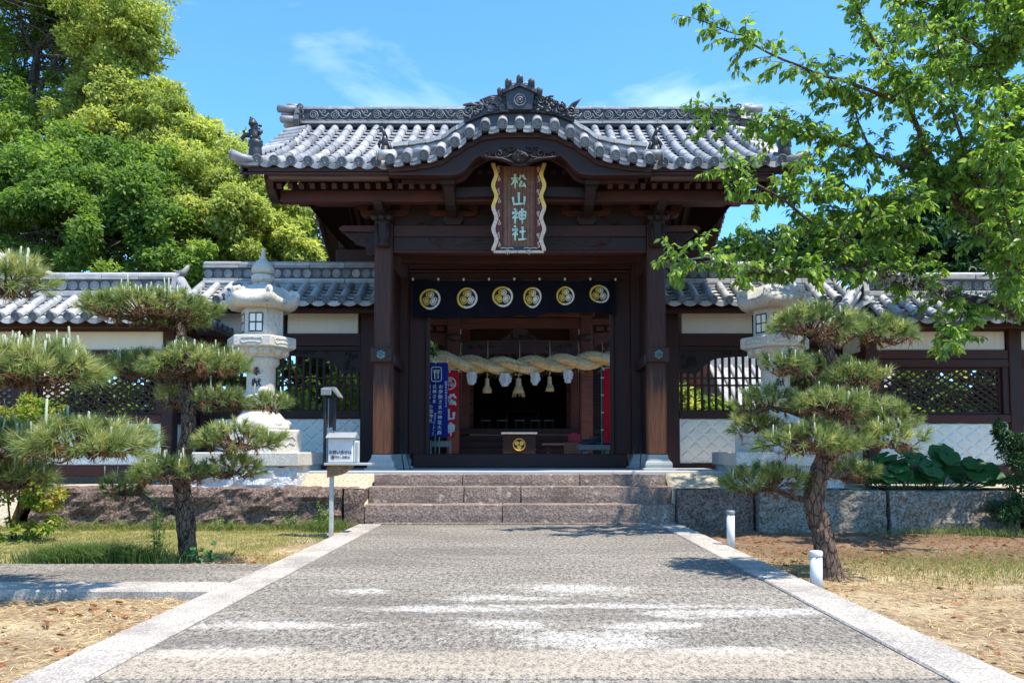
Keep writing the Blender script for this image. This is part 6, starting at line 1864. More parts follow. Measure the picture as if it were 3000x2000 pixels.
# ------------------------------------------------------------------ pines
def needles(P, D, n, L, w, g, spread=.8, tint_c=None):
    T = len(P); P = np.repeat(P, n, 0); D0 = np.repeat(D, n, 0)
    m = len(P)
    d = unit(D0 + g.normal(size=(m, 3)) * spread * .62)
    base = P + D0 * g.uniform(-.02, .07, (m, 1))
    s_ = unit(np.cross(d, g.normal(size=(m, 3))))
    l = L * g.uniform(.65, 1.15, (m, 1))
    V = np.stack([base - s_ * w, base + s_ * w, base + d * l + np.array([0, 0, -.01])], 1).reshape(-1, 3)
    t = np.clip((np.repeat(tint_c, n) if tint_c is not None else .45) + g.normal(0, .13, m), 0, 1)
    return V, np.repeat(t, 3)
def pine(label, base, trunk, radii, pads, mat_bark, seed, nl=.115, name='pine_tree', dens=185, needle_n=66, candle=.6, ch=(.03, .12), tint0=.45, nw=.0036):
    t = thing(name, label, 'tree', base)
    g = np.random.default_rng(seed); rg = random.Random(seed)
    pts = [Vector(p) for p in trunk]
    # resample the trunk; bark stands out in uneven flakes
    P2 = []; R2 = []; NS_ = 11; NK = 22
    for i in range(len(pts) - 1):
        p_0 = pts[max(i - 1, 0)]; p_3 = pts[min(i + 2, len(pts) - 1)]
        for k in range(NS_):
            u = k / NS_
            q = .5 * ((2 * pts[i]) + (pts[i + 1] - p_0) * u + (2 * p_0 - 5 * pts[i] + 4 * pts[i + 1] - p_3) * u * u + (3 * pts[i] - p_0 - 3 * pts[i + 1] + p_3) * u ** 3)
            P2.append(q); R2.append(radii[i] + (radii[i + 1] - radii[i]) * u)
    P2.append(pts[-1]); R2.append(radii[-1])
    R2 = [r * (1 + (.45 if i < 3 else 0) * (3 - i) / 3) for i, r in enumerate(R2)]
    m = MB().tube(P2, R2, NK, smooth=False)
    fl = {}
    for q in range(len(P2)):
        for k in range(NK):
            key = ((q + (k // 3) * 2) // 4, k // 3)
            if key not in fl: fl[key] = rg.uniform(-.11, .10)
            c = P2[q]; v = Vector(m.v[q * NK + k]); m.v[q * NK + k] = tuple(c + (v - c) * (1 + fl[key] + rg.uniform(-.035, .035)))
    put('trunk', m, mat_bark, t)
    CV = []; CF = []; CT = []; off = 0
    for (cx, cy, cz, a, c) in pads:
        a *= 1.03; c *= .82; b = max(.22, .75 * a)
        # branch from the nearest trunk point below
        src = min(pts, key=lambda p: abs(p.z - (cz - c - .05)) + .2 * (Vector((cx, cy, cz)) - p).length)
        e = Vector((cx, cy, cz - c * .75))
        r0 = min(.05, .02 + .02 * (e - src).length)
        k1 = src.lerp(e, .35) + Vector((rg.uniform(-.06, .06), rg.uniform(-.06, .06), rg.uniform(-.10, .02))); k2 = src.lerp(e, .7) + Vector((rg.uniform(-.06, .06), rg.uniform(-.06, .06), rg.uniform(-.04, .06)))
        bm = MB().tube([src, k1, k2, e], [r0 * 1.15, r0, r0 * .8, r0 * .55], 8)
        nt = max(14, int(dens * a * b * math.pi))
        rho = np.sqrt(g.uniform(0, 1, nt)); ph = g.uniform(0, 2 * math.pi, nt)
        # uneven outline
        wob = 1 + .16 * np.sin(3 * ph + g.uniform(0, 6)) + .10 * np.sin(7 * ph + g.uniform(0, 6))
        x = cx + a * rho * wob * np.cos(ph); y = cy + b * rho * wob * np.sin(ph)
        bump_ = .35 * c * np.sin(x * 9 + g.uniform(0, 6)) * np.cos(y * 8)
        z = cz - c * .55 + c * 1.15 * (1 - rho ** 2) + bump_ + g.normal(0, .02, nt)
        tp = np.stack([x, y, z], 1)
        dr = unit(np.stack([np.cos(ph) * rho * .95, np.sin(ph) * rho * .95, np.full(nt, .95)], 1) + g.normal(0, .25, (nt, 3)))
        for k in range(0, nt, 3):
            q = Vector(tp[k]) - Vector(dr[k]) * .03; h = e.lerp(q, .5) + Vector((rg.uniform(-.05, .05), rg.uniform(-.05, .05), -.04 - c * .3))
            bm.tube([e + Vector((rg.uniform(-.05, .05), rg.uniform(-.05, .05), 0)), h, q], [r0 * .4, .010, .006], 5, False)
        put('branch', bm, mat_bark, t)
        tc_ = np.clip(tint0 + g.normal(0, .20, nt) + g.normal(0, .07), 0, 1)
        V1, t1 = needles(tp, dr, needle_n, nl, nw, g, .75, tc_)
        # lower fringe
        nf = nt // 4; r2 = g.uniform(.75, 1.0, nf); p2 = g.uniform(0, 2 * math.pi, nf)
        fp = np.stack([cx + a * r2 * np.cos(p2), cy + b * r2 * np.sin(p2), cz - c * .6 + g.normal(0, .03, nf)], 1)
        fd = unit(np.stack([np.cos(p2), np.sin(p2), g.normal(.05, .25, nf)], 1))
        V2, t2 = needles(fp, fd, needle_n * 2 // 3, nl, nw, g, .8, np.full(nf, tint0 - .1))
        V = np.concatenate([V1, V2]); put('needle_pad', mesh_np('needle_pad', V, np.arange(len(V)).reshape(-1, 3), False, np.concatenate([t1, t2])), NEEDLE, t)
        # dead brown needles and twigs underneath
        nd = max(6, nt // 3); r3 = np.sqrt(g.uniform(0, .8, nd)); p3 = g.uniform(0, 2 * math.pi, nd)
        dp = np.stack([cx + a * r3 * np.cos(p3), cy + b * r3 * np.sin(p3), cz - c * .75 + g.normal(0, .03, nd)], 1)
        V3, t3 = needles(dp, unit(g.normal(size=(nd, 3)) + np.array([0, 0, -.3])), needle_n // 3, nl * .7, nw * 1.2, g, 1.0, np.full(nd, .4))
        put('dead_needles', mesh_np('dead_needles', V3, np.arange(len(V3)).reshape(-1, 3), False, t3), DEADN, t, kind='stuff')
        # upright new shoots
        for k in range(nt):
            if rg.random() < candle and tp[k][2] > cz - c * .3:
                h = rg.uniform(*ch) * (1.8 if rg.random() < .12 else 1); r = rg.uniform(.006, .010) * (1 + .25 * (nl > .12)); q = tp[k] + np.array([0, 0, nl * .35])
                tip = q + np.array([rg.uniform(-.12, .12) * h, rg.uniform(-.12, .12) * h, h])
                ring = [np.array([math.cos(i * math.pi / 2.5), math.sin(i * math.pi / 2.5), 0]) for i in range(5)]
                o = len(CV); CV.extend([q + u * r for u in ring] + [tip + u * r * .95 for u in ring] + [tip + np.array([0, 0, r])])
                CF.extend([[o + i, o + (i + 1) % 5, o + 5 + (i + 1) % 5] for i in range(5)] + [[o + i, o + 5 + (i + 1) % 5, o + 5 + i] for i in range(5)] + [[o + 5 + i, o + 5 + (i + 1) % 5, o + 10] for i in range(5)])
                CT.extend([rg.uniform(.1, .6)] * 5 + [rg.uniform(.5, .95)] * 6)
    if CV: put('new_shoots', mesh_np('new_shoots', np.array(CV), np.array(CF), True, np.array(CT)), CANDLE, t, kind='stuff')
    return t
PL = [(-4.43, 9.3, 2.99, 0.70, 0.17), (-4.26, 9.6, 2.90, 0.36, 0.12), (-3.84, 9.2, 2.31, 0.56, 0.16), (-4.71, 9.7, 2.32, 0.40, 0.15), (-3.55, 9.3, 1.88, 0.25, 0.10), (-3.03, 9.5, 1.84, 0.21, 0.11), (-3.27, 9.1, 1.41, 0.44, 0.13), (-3.99, 9.0, 1.05, 0.38, 0.16), (-3.41, 9.4, 1.07, 0.31, 0.12), (-4.88, 9.7, 0.82, 0.25, 0.12), (-4.38, 9.9, 1.94, 0.18, 0.12)]
TL = [(-3.96, 9.49, -0.12), (-4.02, 9.48, 0.49), (-4.08, 9.46, 0.96), (-4.0, 9.46, 1.43), (-4.02, 9.5, 1.8), (-4.07, 9.5, 2.12), (-4.11, 9.5, 2.49), (-4.15, 9.5, 2.79), (-4.22, 9.4, 2.86)]
pine('slender dark-trunked pine with flat needle pads and pale upright candles by the cross path', (-3.97, 9.49, -.07), TL, [.12, .10, .095, .09, .088, .082, .072, .05, .025], PL, BARK_P, 31, .115, tint0=.47, ch=(.03, .12), candle=.5)
PN = [(-4.74, 7.2, 2.85, 0.33, 0.17), (-4.38, 7.0, 2.02, 0.60, 0.19), (-3.83, 6.9, 1.36, 0.49, 0.16), (-4.89, 7.3, 1.33, 0.43, 0.17), (-4.80, 7.4, 1.0, 0.36, 0.10), (-4.95, 6.9, 2.02, .4, .17)]
pine('long-needled pine with tall pale candles reaching over the bush and cross path', (-5.7, 6.6, -.07), [(-5.7, 6.6, -.15), (-5.65, 6.65, .6), (-5.6, 6.75, 1.2), (-5.7, 6.85, 1.8), (-5.6, 6.95, 2.4), (-5.4, 7.05, 2.8)], [.16, .14, .12, .11, .09, .05], PN, BARK_P, 32, .145, tint0=.52, ch=(.04, .15), candle=.5)
PR = [(3.04, 8.1, 2.60, 0.41, 0.15), (3.86, 8.4, 2.53, 0.38, 0.11), (2.7, 7.9, 2.13, 0.19, 0.09), (3.13, 8.5, 2.15, 0.22, 0.09), (3.49, 8.1, 2.04, 0.29, 0.12), (2.59, 8.2, 1.77, 0.30, 0.10), (3.14, 7.8, 1.73, 0.37, 0.12), (2.63, 8.7, 1.55, 0.24, 0.08), (2.87, 7.8, 1.37, 0.48, 0.14), (3.85, 8.2, 1.42, 0.30, 0.15), (2.62, 8.4, 0.95, 0.44, 0.14), (3.75, 8.9, 1.02, 0.25, 0.09), (4.02, 8.6, 1.62, 0.27, 0.13)]
TR = [(3.26, 8.29, -0.14), (3.17, 8.28, 0.36), (3.09, 8.28, 0.72), (3.17, 8.3, 1.04), (3.27, 8.3, 1.23), (3.39, 8.3, 1.5), (3.44, 8.35, 1.88), (3.33, 8.3, 2.2), (3.22, 8.3, 2.40), (3.1, 8.2, 2.48)]
pr_ = pine('curved-trunk pine with layered rounded needle pads beside the short bollard', (3.24, 8.29, -.08), TR, [.15, .105, .10, .10, .095, .085, .075, .065, .05, .03], PR, BARK_R, 33, .115, tint0=.45, ch=(.02, .08), candle=.55)

# ------------------------------------------------------------------ cherry tree reaching in from the right
LIMBS = [
 ([(8.25, 9.8, -.1), (8.2, 9.75, .9), (7.9, 9.6, 1.8), (7.16, 9.4, 2.48), (6.36, 9.2, 2.89), (5.77, 9.0, 2.86), (5.1, 8.8, 2.92), (4.46, 8.6, 3.08), (3.89, 8.5, 3.2), (3.24, 8.3, 3.2), (2.57, 8.1, 3.11), (2.0, 8.0, 3.18), (1.56, 7.9, 3.18)], [.26, .22, .20, .17, .15, .135, .10, .065, .045, .03, .02, .013, .006]),
 ([(6.14, 9.1, 2.85), (5.86, 9.2, 3.39), (5.56, 9.2, 3.75), (5.29, 9.2, 4.12), (4.99, 9.1, 4.4), (4.66, 9.0, 4.52), (4.01, 8.8, 4.65), (3.34, 8.6, 4.75), (2.69, 8.4, 4.81), (1.98, 8.2, 4.87)], [.11, .09, .08, .07, .055, .04, .03, .022, .014, .006]),
 ([(5.86, 9.2, 3.39), (5.91, 9.5, 4.0), (6.05, 9.6, 4.69), (6.34, 9.7, 5.56), (6.68, 9.8, 6.47), (6.89, 9.8, 7.51)], [.07, .06, .05, .045, .035, .02]),
 ([(4.99, 9.1, 4.4), (4.66, 8.9, 4.8), (4.45, 8.8, 5.21), (4.19, 8.7, 5.63), (3.91, 8.6, 6.03), (3.63, 8.5, 6.47)], [.045, .038, .032, .025, .018, .008]),
 ([(4.45, 8.8, 5.21), (3.89, 8.6, 5.3), (3.37, 8.4, 5.35), (2.83, 8.2, 5.42), (2.31, 8.0, 5.58), (1.83, 7.9, 5.71)], [.03, .025, .02, .015, .01, .005]),
 ([(3.89, 8.5, 3.2), (3.47, 8.4, 3.49), (3.07, 8.3, 3.75), (2.66, 8.2, 4.0), (2.31, 8.1, 4.15), (2.08, 8.0, 4.16)], [.03, .025, .02, .016, .01, .005]),
 ([(4.41, 8.6, 3.08), (4.33, 8.9, 3.62), (4.09, 8.9, 3.93), (3.75, 8.8, 4.25), (3.42, 8.7, 4.41)], [.035, .028, .022, .014, .006]),
 ([(6.34, 9.7, 5.56), (5.81, 9.4, 5.98), (5.23, 9.1, 6.31), (4.93, 9.0, 6.89)], [.03, .024, .016, .008]),
 ([(5.1, 8.8, 2.92), (4.67, 8.3, 2.62), (4.36, 8.0, 2.34)], [.02, .013, .006]),
 ([(5.91, 9.5, 4.0), (5.15, 8.8, 4.5), (4.8, 8.5, 4.98), (4.71, 8.4, 5.47), (4.38, 8.2, 5.81)], [.035, .028, .02, .014, .006]),
 ([(5.77, 9.0, 2.86), (5.23, 8.2, 3.43), (4.93, 7.9, 3.94), (4.84, 7.8, 4.36)], [.03, .022, .015, .007]),
 ([(4.99, 9.1, 4.4), (4.35, 8.7, 4.11), (3.82, 8.4, 3.97), (3.27, 8.2, 4.04)], [.025, .018, .012, .006]),
 ([(6.05, 9.6, 4.69), (5.7, 9.0, 5.1), (5.4, 8.6, 5.6), (5.2, 8.3, 6.1)], [.025, .018, .012, .006]),
 ([(6.68, 9.8, 6.47), (6.1, 9.3, 6.6), (5.5, 8.9, 6.7), (5.0, 8.6, 6.5)], [.025, .018, .012, .006]),
]
KC = 1.38   # the tree stands farther out than first laid out
LIMBS = [([(x * KC, y * KC, 1.25 + (z - 1.25) * KC if z > 0 else z) for x, y, z in p], [q * 1.15 for q in r]) for p, r in LIMBS]
LIMBS[0][0][0] = (11.38, 13.3, -.15); LIMBS[0][0][1] = (11.3, 13.3, 1.2)
xr = random.Random(123)
for k in range(34):
    src = xr.choice((1, 2, 2, 3, 7, 7, 9, 9, 10, 12, 12, 13, 13))
    p = LIMBS[src][0]; i = xr.randrange(1, len(p) - 1); a = Vector(p[i])
    if a.x < 5.0: continue
    d = Vector((xr.gauss(-.1, .8), xr.gauss(-.15, .8), xr.gauss(.15, .6))).normalized(); l = xr.uniform(.9, 1.7)
    b = a + d * l * .5; c_ = b + (d + Vector((xr.gauss(0, .4), xr.gauss(0, .4), .1))).normalized() * l * .5
    LIMBS.append(([tuple(a), tuple(b), tuple(c_)], [.022, .014, .006]))
for (x, y, z) in ((9.2, 12.3, 6.5), (9.8, 12.9, 5.8), (10.2, 12.0, 7.6), (9.4, 13.2, 7.0), (10.4, 13.4, 6.2)):  # extra crown limbs, mostly out of view, added to shade the grey wall
    LIMBS.append(([(8.1, 12.6, 4.3), (8.1 + (x - 8.1) * .5, 12.6 + (y - 12.6) * .5, 4.3 + (z - 4.3) * .55), (x, y, z), (x + xr.uniform(-.8, .8), y + xr.uniform(-.5, .8), z + xr.uniform(0, .6))], [.04, .03, .018, .008]))
for k in range(15):
    src, lo_, hi_ = xr.choice(((0, 6, 10), (0, 6, 10), (5, 1, 4), (6, 1, 3), (11, 1, 3), (10, 1, 3), (1, 5, 8)))
    p = LIMBS[src][0]; a = Vector(p[xr.randrange(lo_, hi_)])
    d = Vector((xr.gauss(-.3, .7), xr.gauss(-.1, .6), xr.gauss(.25, .4))).normalized(); l = xr.uniform(.7, 1.3)
    b = a + d * l * .5; c_ = b + (d + Vector((xr.gauss(0, .4), xr.gauss(0, .4), -.1))).normalized() * l * .5
    LIMBS.append(([tuple(a), tuple(b), tuple(c_)], [.016, .011, .005]))
cherry = thing('cherry_tree', 'broadleaf cherry tree with drooping pointed leaves and a thick lichened limb', 'tree', (11.38, 13.3, -.12))
cg = random.Random(77)
leaves = []   # (pos, axis, normal, size)
tw = MB()
def add_leaves(p0, p1, n, droop=.55):
    d = (p1 - p0)
    for k in range(n):
        u = (k + cg.random() * .6) / n
        p = p0 + d * u
        side = Vector((cg.gauss(0, 1), cg.gauss(0, 1), cg.gauss(0, .5)))
        ax = (d.normalized() * .45 + side.normalized() * .6 + Vector((0, 0, -droop * cg.uniform(.4, 1.7)))).normalized()
        no = (Vector((0, 0, 1)) * .9 + Vector((cg.gauss(0, .45), cg.gauss(0, .45), 0)))
        leaves.append((p + ax * .012, ax, no, cg.uniform(.085, .14)))
def twig(p, d, l, lvl):
    d = d.normalized(); q = p + d * l * .5; e = q + (d + Vector((0, 0, -.22))).normalized() * l * .5
    tw.tube([p, q, e], [.006 if lvl == 0 else .004, .004, .002], 4, False)
    n = int(l / .040)
    add_leaves(p + (q - p) * .2, q, n // 2); add_leaves(q, e, n // 2 + 2)
    if lvl == 0:
        for k in range(3):
            s0 = p.lerp(q, cg.uniform(.3, 1)) if k < 2 else q.lerp(e, .4)
            dd = (d + Vector((cg.gauss(0, .7), cg.gauss(0, .7), cg.gauss(-.05, .35)))).normalized()
            twig(s0, dd, l * cg.uniform(.45, .7), 1)
for li, (pts, rad) in enumerate(LIMBS):
    P2 = []; R2 = []
    for i in range(len(pts) - 1):
        a, b = Vector(pts[i]), Vector(pts[i + 1])
        for k in range(3):
            P2.append(a.lerp(b, k / 3) + (Vector((cg.uniform(-1, 1), cg.uniform(-1, 1), cg.uniform(-1, 1))) * .02)); R2.append(rad[i] + (rad[i + 1] - rad[i]) * k / 3)
    P2.append(Vector(pts[-1])); R2.append(rad[-1])
    P2[0] = Vector(pts[0])
    put('trunk' if li == 0 else 'limb', MB().tube(P2, R2, 10 if li < 3 else 7), BARK_CL if li == 0 else BARK_C, cherry)
    for i in range(len(P2) - 1):
        a, b = P2[i], P2[i + 1]; seg = (b - a).length
        if R2[i] > .12 or (li == 0 and i < 12): continue
        dens = (10 if li in (0, 4, 5) else 10.5)
        nn = int(seg * dens + cg.random())
        for k in range(nn):
            p = a.lerp(b, cg.random()); dirn = (b - a).normalized()
            d = dirn * .6 + Vector((cg.gauss(0, .7), cg.gauss(0, .7), cg.gauss(.05, .5)))
            twig(p, d, cg.uniform(.2, .5), 0)
    a, b = P2[-2], P2[-1]; twig(b, (b - a), .28, 0)
put('twigs', tw, BARK_C, cherry, kind='stuff')
# lichen tufts on the big limb
m = MB()
for k in range(420):
    i = cg.randrange(4, 8); A = Vector(LIMBS[0][0][i]); B_ = Vector(LIMBS[0][0][i + 1]); u = cg.random(); r = LIMBS[0][1][i]
    p = A.lerp(B_, u); an = cg.uniform(0, 6.28); n_ = Vector((0, math.cos(an), math.sin(an)))
    p = p + n_ * r * .98
    for q in range(3): m.tube([p, p + (n_ + Vector((cg.gauss(0, .6), cg.gauss(0, .6), cg.gauss(0, .6)))) * cg.uniform(.015, .045)], [.012, .004], 4, False)
put('lichen', m, plain('grey lichen', (0.30, 0.31, 0.27), .95), cherry, kind='stuff')
print('cherry leaves', len(leaves))
LF = MB().add([(0, 0, 0), (-.18, .22, .03), (-.25, .45, .035), (-.16, .72, .01), (0, 1, -.10), (.16, .72, .01), (.25, .45, .035), (.18, .22, .03), (0, .25, -.01), (0, .5, -.01), (0, .75, -.04)],
    [[0, 8, 1], [1, 8, 9, 2], [2, 9, 10, 3], [3, 10, 4], [0, 7, 8], [7, 6, 9, 8], [6, 5, 10, 9], [5, 4, 10]], True).mesh('leaf', False)[0]
LF.materials.append(L_CHERRY1)
def in_view(p): return abs(p.x / p.y) < .64 and (p.z - 1.25) / p.y < .58
order = sorted(range(len(leaves)), key=lambda i: (leaves[i][0].y - leaves[i][3] * 8) if in_view(leaves[i][0]) else 99)
near = set(order[:300])
co = np.array([v.co[:] for v in LF.vertices])
fl_ = [tuple(p.vertices) for p in LF.polygons]
tris = [t for f in fl_ for t in ([f] if len(f) == 3 else [(f[0], f[1], f[2]), (f[0], f[2], f[3])])]
tris = np.array(tris); Vs = []; Ts = []
for i, (p, ax, no, sz) in enumerate(leaves):
    y = ax.normalized(); x = y.cross(no).normalized(); z = x.cross(y)
    M = frame(p, x, y, z) @ Matrix.Diagonal((sz * cg.uniform(.9, 1.15), sz, sz * cg.uniform(.6, 1.6), 1))
    if i in near: put('leaf', LF, None, cherry, M)
    else:
        A = np.array(M); Vs.append(co @ A[:3, :3].T + A[:3, 3]); Ts.append(np.full(len(co), min(1, max(0, cg.gauss(.45, .22)))))
nl_ = len(Vs); k_ = len(co)
F = (tris[None] + (np.arange(nl_) * k_)[:, None, None]).reshape(-1, 3)
put('foliage', mesh_np('foliage', np.concatenate(Vs), F, True, np.concatenate(Ts)), L_CHERRY, cherry, kind='stuff')

# ------------------------------------------------------------------ shrubs and plants in front
t = thing('nandina_bush', 'bright green bush with yellow and reddish shoots at the end of the brown retaining wall', 'bush', (-7.4, 11.6, -.07))
put('stems', MB().tube([(-7.4, 11.6, -.1), (-7.35, 11.6, .9), (-7.2, 11.5, 1.8)], [.018, .014, .008], 6).tube([(-7.5, 11.7, -.1), (-7.6, 11.6, 1.0), (-7.5, 11.4, 2.0)], [.016, .012, .007], 6), BARK_T, t)
put('foliage', crown([(-7.3, 11.45, .30, .55), (-7.0, 11.4, .2, .35), (-8.0, 11.6, .45, .65), (-7.9, 11.5, 1.4, .6), (-7.5, 11.5, 1.1, .6), (-7.35, 11.5, 1.7, .5), (-7.05, 11.4, 1.85, .28), (-6.95, 11.5, .75, .35), (-7.05, 11.4, 1.4, .3), (-6.7, 11.4, 1.75, .16)], 4200, .075, .042, .2, 91, 1.0, .05), L_BUSH, t)
t = thing('evergreen_bush', 'dark glossy evergreen bush at the end of the grey retaining wall', 'bush', (8.3, 12.9, -.1))
put('stems', MB().tube([(8.3, 12.9, -.12), (8.3, 12.9, .9), (8.2, 12.8, 1.5)], [.05, .035, .015], 6), BARK_T, t)
put('foliage', crown([(8.3, 12.9, .5, .6), (8.35, 12.8, 1.1, .6), (8.2, 12.8, 1.5, .42), (8.9, 12.9, 1.2, .7), (8.05, 12.7, .25, .35)], 4200, .09, .035, .35, 92, 1.0, .0), L_DARK, t)

lp = thing('leopard_plant', 'clump of large round dark green leopard plant leaves on the grey retaining wall', 'plant', (7.1, 13.9, .58))
RLV = MB(); n = 18
vs2 = [(0, 0, .0)]
for ring, (q, dz) in enumerate(((.55, .03), (1.0, .0))):
    for k in range(n):
        a = -math.pi / 2 + .28 + (2 * math.pi - .56) * k / (n - 1)
        w = q * (1 + .05 * math.cos(6 * a))
        vs2.append((w * math.cos(a) * .5, w * math.sin(a) * .5, dz + .03 * math.sin(5 * a) * q))
fs2 = [[0, 1 + k, 2 + k] for k in range(n - 1)] + [[1 + k, 1 + n + k, 2 + n + k, 2 + k] for k in range(n - 1)]
LR = RLV.add(vs2, fs2, True).mesh('leaf', False)[0]; LR.materials.append(L_GLOSS)
lr = random.Random(5); stm = MB()
for k in range(84):
    x = 6.05 + 2.25 * lr.random(); e = 1 - ((x - 7.15) / 1.25) ** 2
    y = lr.uniform(13.28, 14.2); z = .66 + max(.05, e) * lr.uniform(.05, .62) * (0.55 + .6 * (y - 13.2))
    z = min(z + .06, .76 + .55 * max(.1, e))
    s_ = lr.uniform(.26, .42)
    no = Vector((lr.gauss(0, .35), -.55 + lr.gauss(0, .3), .85)).normalized()
    ya = Vector((lr.gauss(0, 1), -.6, -.5)); ya = (ya - no * ya.dot(no)).normalized(); xa = ya.cross(no)
    put('leaf', LR, None, lp, frame((x, y, z), xa, ya, no) @ Matrix.Diagonal((s_, s_, s_, 1)))
    stm.tube([(7.1 + (x - 7.1) * .75, min(14.1, y + .15), .58), (x, y + .05, z - .1), (x, y, z)], [.008, .006, .005], 4, False)
put('stems', stm, plain('plant stems', (0.06, 0.10, 0.03), .6), lp, kind='stuff')

# grass, weeds, litter
def blades(P, H, g, lean=.35, w=.004):
    n = len(P); d = np.stack([g.normal(0, lean, n), g.normal(0, lean, n), np.ones(n)], 1); d = unit(d)
    s_ = unit(np.cross(d, g.normal(size=(n, 3)))); H = H[:, None]
    m_ = P + d * H * .55; tip = P + d * H + np.stack([g.normal(0, .3, n), g.normal(0, .3, n), -np.abs(g.normal(0, .12, n))], 1) * H
    V = np.stack([P - s_ * w, P + s_ * w, m_ + s_ * w * .7, tip, m_ - s_ * w * .7], 1).reshape(-1, 3)
    b_ = np.arange(n)[:, None] * 5
    F = np.concatenate([b_ + np.array([[0, 1, 2]]), b_ + np.array([[0, 2, 4]]), b_ + np.array([[4, 2, 3]])], 0)
    return V, F
g = np.random.default_rng(8)
n = 52000
X = g.uniform(-10, -2.80, n); Y = g.uniform(8.9, 13.45, n)
pat = np.sin(X * 2.1 + 1) * np.cos(Y * 2.7) + .6 * np.sin(X * 5 + Y * 3) + g.normal(0, .5, n)
lawn = smooth = np.clip((Y - 9.0) / 1.4, 0, 1) * np.clip((-X - 2.85) / .9, 0, 1)
keep = (pat * .35 + lawn * 1.1) > .35
X, Y, pat = X[keep], Y[keep], pat[keep]; n = len(X)
nearw = np.exp(-((13.35 - Y) / .35) ** 2)
H = (.025 + .045 * g.uniform(0, 1, n)) * (1 + .9 * nearw) + np.where(g.uniform(0, 1, n) < .25 * nearw, .12, 0)
V, F = blades(np.stack([X, Y, np.full(n, -.075)], 1), H, g, .45, .0032)
tn = np.clip(.55 + .18 * g.normal(size=n) - .25 * nearw - .08 * pat, 0, 1)
tag(put('lawn_grass', mesh_np('lawn_grass', V, F, False, np.repeat(tn, 5)), GRASS), 'short patchy lawn grass between cross path and brown retaining wall', 'grass', None, 'stuff')
def clump(name, label, cx, cy, rx, ry, n, h, tint_, w=.004, lean=.3, group=None):
    X = g.normal(cx, rx, n); Y = g.normal(cy, ry, n); H = g.uniform(h * .5, h, n)
    V, F = blades(np.stack([X, Y, np.full(n, -.075)], 1), H, g, lean, w)
    me = mesh_np(name, V, F, False, np.repeat(np.clip(g.normal(tint_, .12, n), 0, 1), 5))
    o = put(name, me, GRASS); return tag(o, label, 'grass', group)
tag(clump('grass_clump', 'long band of tall dark green grass beside the slender pine trunk', -4.9, 9.15, .36, .07, 3200, .36, .10, .005), kind='stuff')
tag(clump('grass_clump', 'leafy green grass tuft against the retaining wall by the phone post', -3.25, 13.0, .22, .15, 700, .30, .2), kind='stuff')
tag(clump('grass_clump', 'low grass fringe along the foot of the brown retaining wall', -5.2, 13.25, 1.5, .08, 2600, .16, .32), kind='stuff')
tag(clump('grass_clump', 'sparse yellow green grass on the dry ground beyond the layered pine', 5.4, 8.9, 1.4, .7, 9000, .065, .5, .003), kind='stuff')
tag(clump('grass_clump', 'green weeds at the foot of the grey retaining wall', 7.2, 12.6, .8, .3, 900, .16, .25), kind='stuff')
def weed(label, x, y, h, n, lw, sp, seed, mat=L_MAPLE, group=None):
    t = thing('weed_plant', label, 'weed', (x, y, -.07), group); rg = random.Random(seed); P = []; D = []; N_ = []; Ls = []
    m = MB()
    for s_ in range(sp):
        bx_ = x + rg.uniform(-.07, .07); by = y + rg.uniform(-.05, .05); hh = h * rg.uniform(.6, 1)
        tx, ty = bx_ + rg.uniform(-.08, .08), by + rg.uniform(-.05, .05)
        m.tube([(bx_, by, -.08), (tx, ty, hh * .5), (tx + rg.uniform(-.03, .03), ty, hh)], [.006, .005, .002], 4, False)
        for k in range(n):
            u = (k + 1) / n; a = rg.uniform(0, 6.28); p = (bx_ + (tx - bx_) * u, by + (ty - by) * u, hh * u)
            P.append(p); D.append((math.cos(a), math.sin(a), rg.uniform(-.3, .4))); N_.append((rg.gauss(0, .2), rg.gauss(0, .2), 1)); Ls.append(lw * rg.uniform(.6, 1.2) * (1.1 - .5 * u))
    put('stem', m, plain('weed stem', (0.10, 0.16, 0.05), .7), t)
    V, F = leaf_quads(np.array(P), np.array(D), np.array(N_), np.array(Ls), np.array(Ls) * .32, .25)
    put('foliage', mesh_np('foliage', V, F, False, np.repeat(np.clip(g.normal(.75, .2, len(P)), 0, 1), 4)), mat, t)
weed('tall leafy weed standing against the slender pine trunk', -4.17, 9.15, .74, 26, .12, 4, 1)
weed('bushy young weed beside the phone post at the wall foot', -3.25, 13.05, .42, 14, .13, 7, 2)
for i in range(9): weed('small weed sprouting at the foot of the brown retaining wall', -7.6 + .5 * i + .2 * math.sin(i * 3), 13.1 + .1 * math.sin(i), .2 + .08 * math.sin(i * 5), 7, .09, 4, 10 + i, L_MAPLE, 'weeds along the brown wall')
t = thing('ground_ivy', 'low plant with round glossy leaves at the foot of the slender pine', 'plant', (-3.72, 9.25, -.07))
rg = random.Random(6)
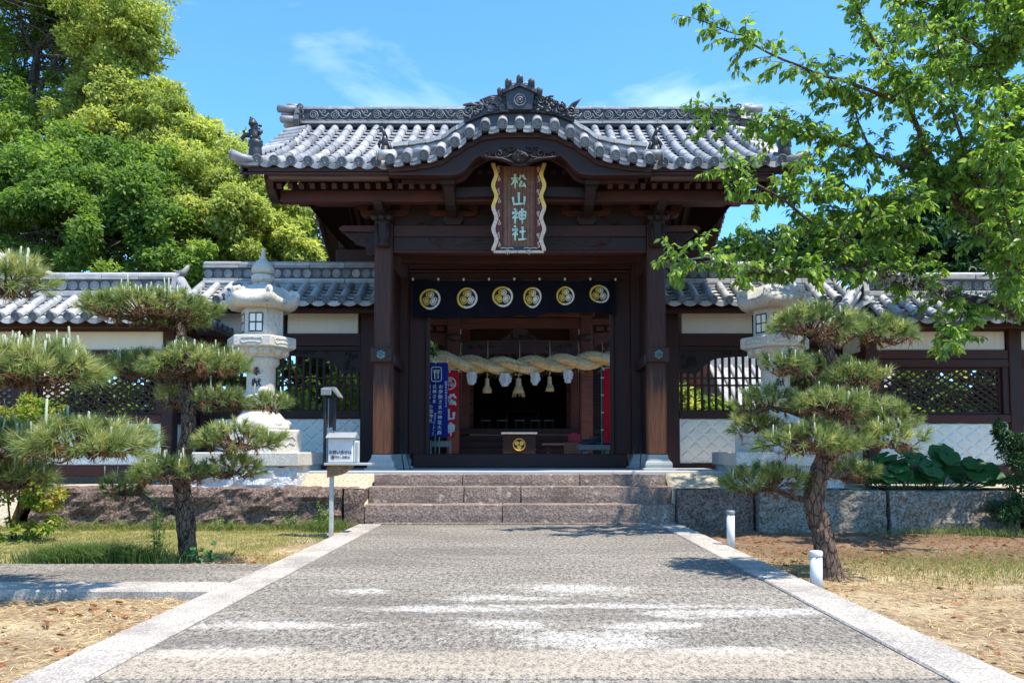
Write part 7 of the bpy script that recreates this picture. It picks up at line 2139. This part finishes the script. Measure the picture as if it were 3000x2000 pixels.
for k in range(26):
    x = -3.72 + rg.gauss(0, .13); y = 9.2 + rg.gauss(0, .05); z = -.03 + abs(rg.gauss(0, .09)); s_ = rg.uniform(.05, .09)
    no = Vector((rg.gauss(0, .4), -.6, .7)).normalized(); ya = Vector((rg.gauss(0, 1), 0, -1)); ya = (ya - no * ya.dot(no)).normalized()
    put('leaf', LR, None, t, frame((x, y, z), ya.cross(no), ya, no) @ Matrix.Diagonal((s_, s_, s_, 1)))
# dry straw and fallen leaves
def scatter(n, x0, x1, y0, y1, L, W_, flat=.12):
    P = np.stack([g.uniform(x0, x1, n), g.uniform(y0, y1, n), np.full(n, 0.0)], 1)
    P[:, 2] = -.065 - .05 * np.clip((P[:, 0] - 2.7) / 1.8, 0, 1) + np.abs(g.normal(0, .012, n))
    a = g.uniform(0, 2 * np.pi, n); D = np.stack([np.cos(a), np.sin(a), g.normal(0, flat, n)], 1)
    N_ = np.stack([g.normal(0, .35, n), g.normal(0, .35, n), np.ones(n)], 1)
    s_ = g.uniform(.5, 1.3, n)
    return leaf_quads(P, D, N_, L * s_, W_ * s_, .1)[0]
def stuff(name, parts, mat, label, cat, tc=.5):
    V = np.concatenate(parts); F = np.arange(len(V)).reshape(-1, 4)
    tag(put(name, mesh_np(name, V, F, False, np.repeat(np.clip(g.normal(tc, .22, len(F)), 0, 1), 4)), mat), label, cat, None, 'stuff')
stuff('dry_straw', [scatter(9000, -6.5, -2.78, 3.2, 7.05, .10, .006), scatter(1500, -3.9, -2.78, 8.9, 10.5, .09, .006)], STRAWG, 'dry straw scattered over the sandy ground in front of the cross path', 'straw', .6)
stuff('dry_straw', [scatter(12000, 2.78, 7.5, 3.2, 9.5, .09, .006)], STRAWG, 'dry straw scattered over the ground around the bollards', 'straw', .55)
stuff('fallen_leaves', [scatter(220, -5.5, -2.8, 4.0, 7.0, .085, .05, .35), scatter(60, -3.7, -2.8, 9.0, 9.8, .07, .04, .3)], LITTER, 'curled brown fallen leaves on the ground in front of the cross path', 'leaves', .45)
stuff('fallen_leaves', [scatter(900, 2.8, 9, 9.3, 13.1, .085, .045, .3), scatter(1500, 2.8, 9, 9.6, 13.1, .05, .02, .3), scatter(420, 2.8, 7.5, 4.0, 9.5, .08, .045, .35)], LITTER, 'brown leaf litter below the grey retaining wall', 'leaves', .3)
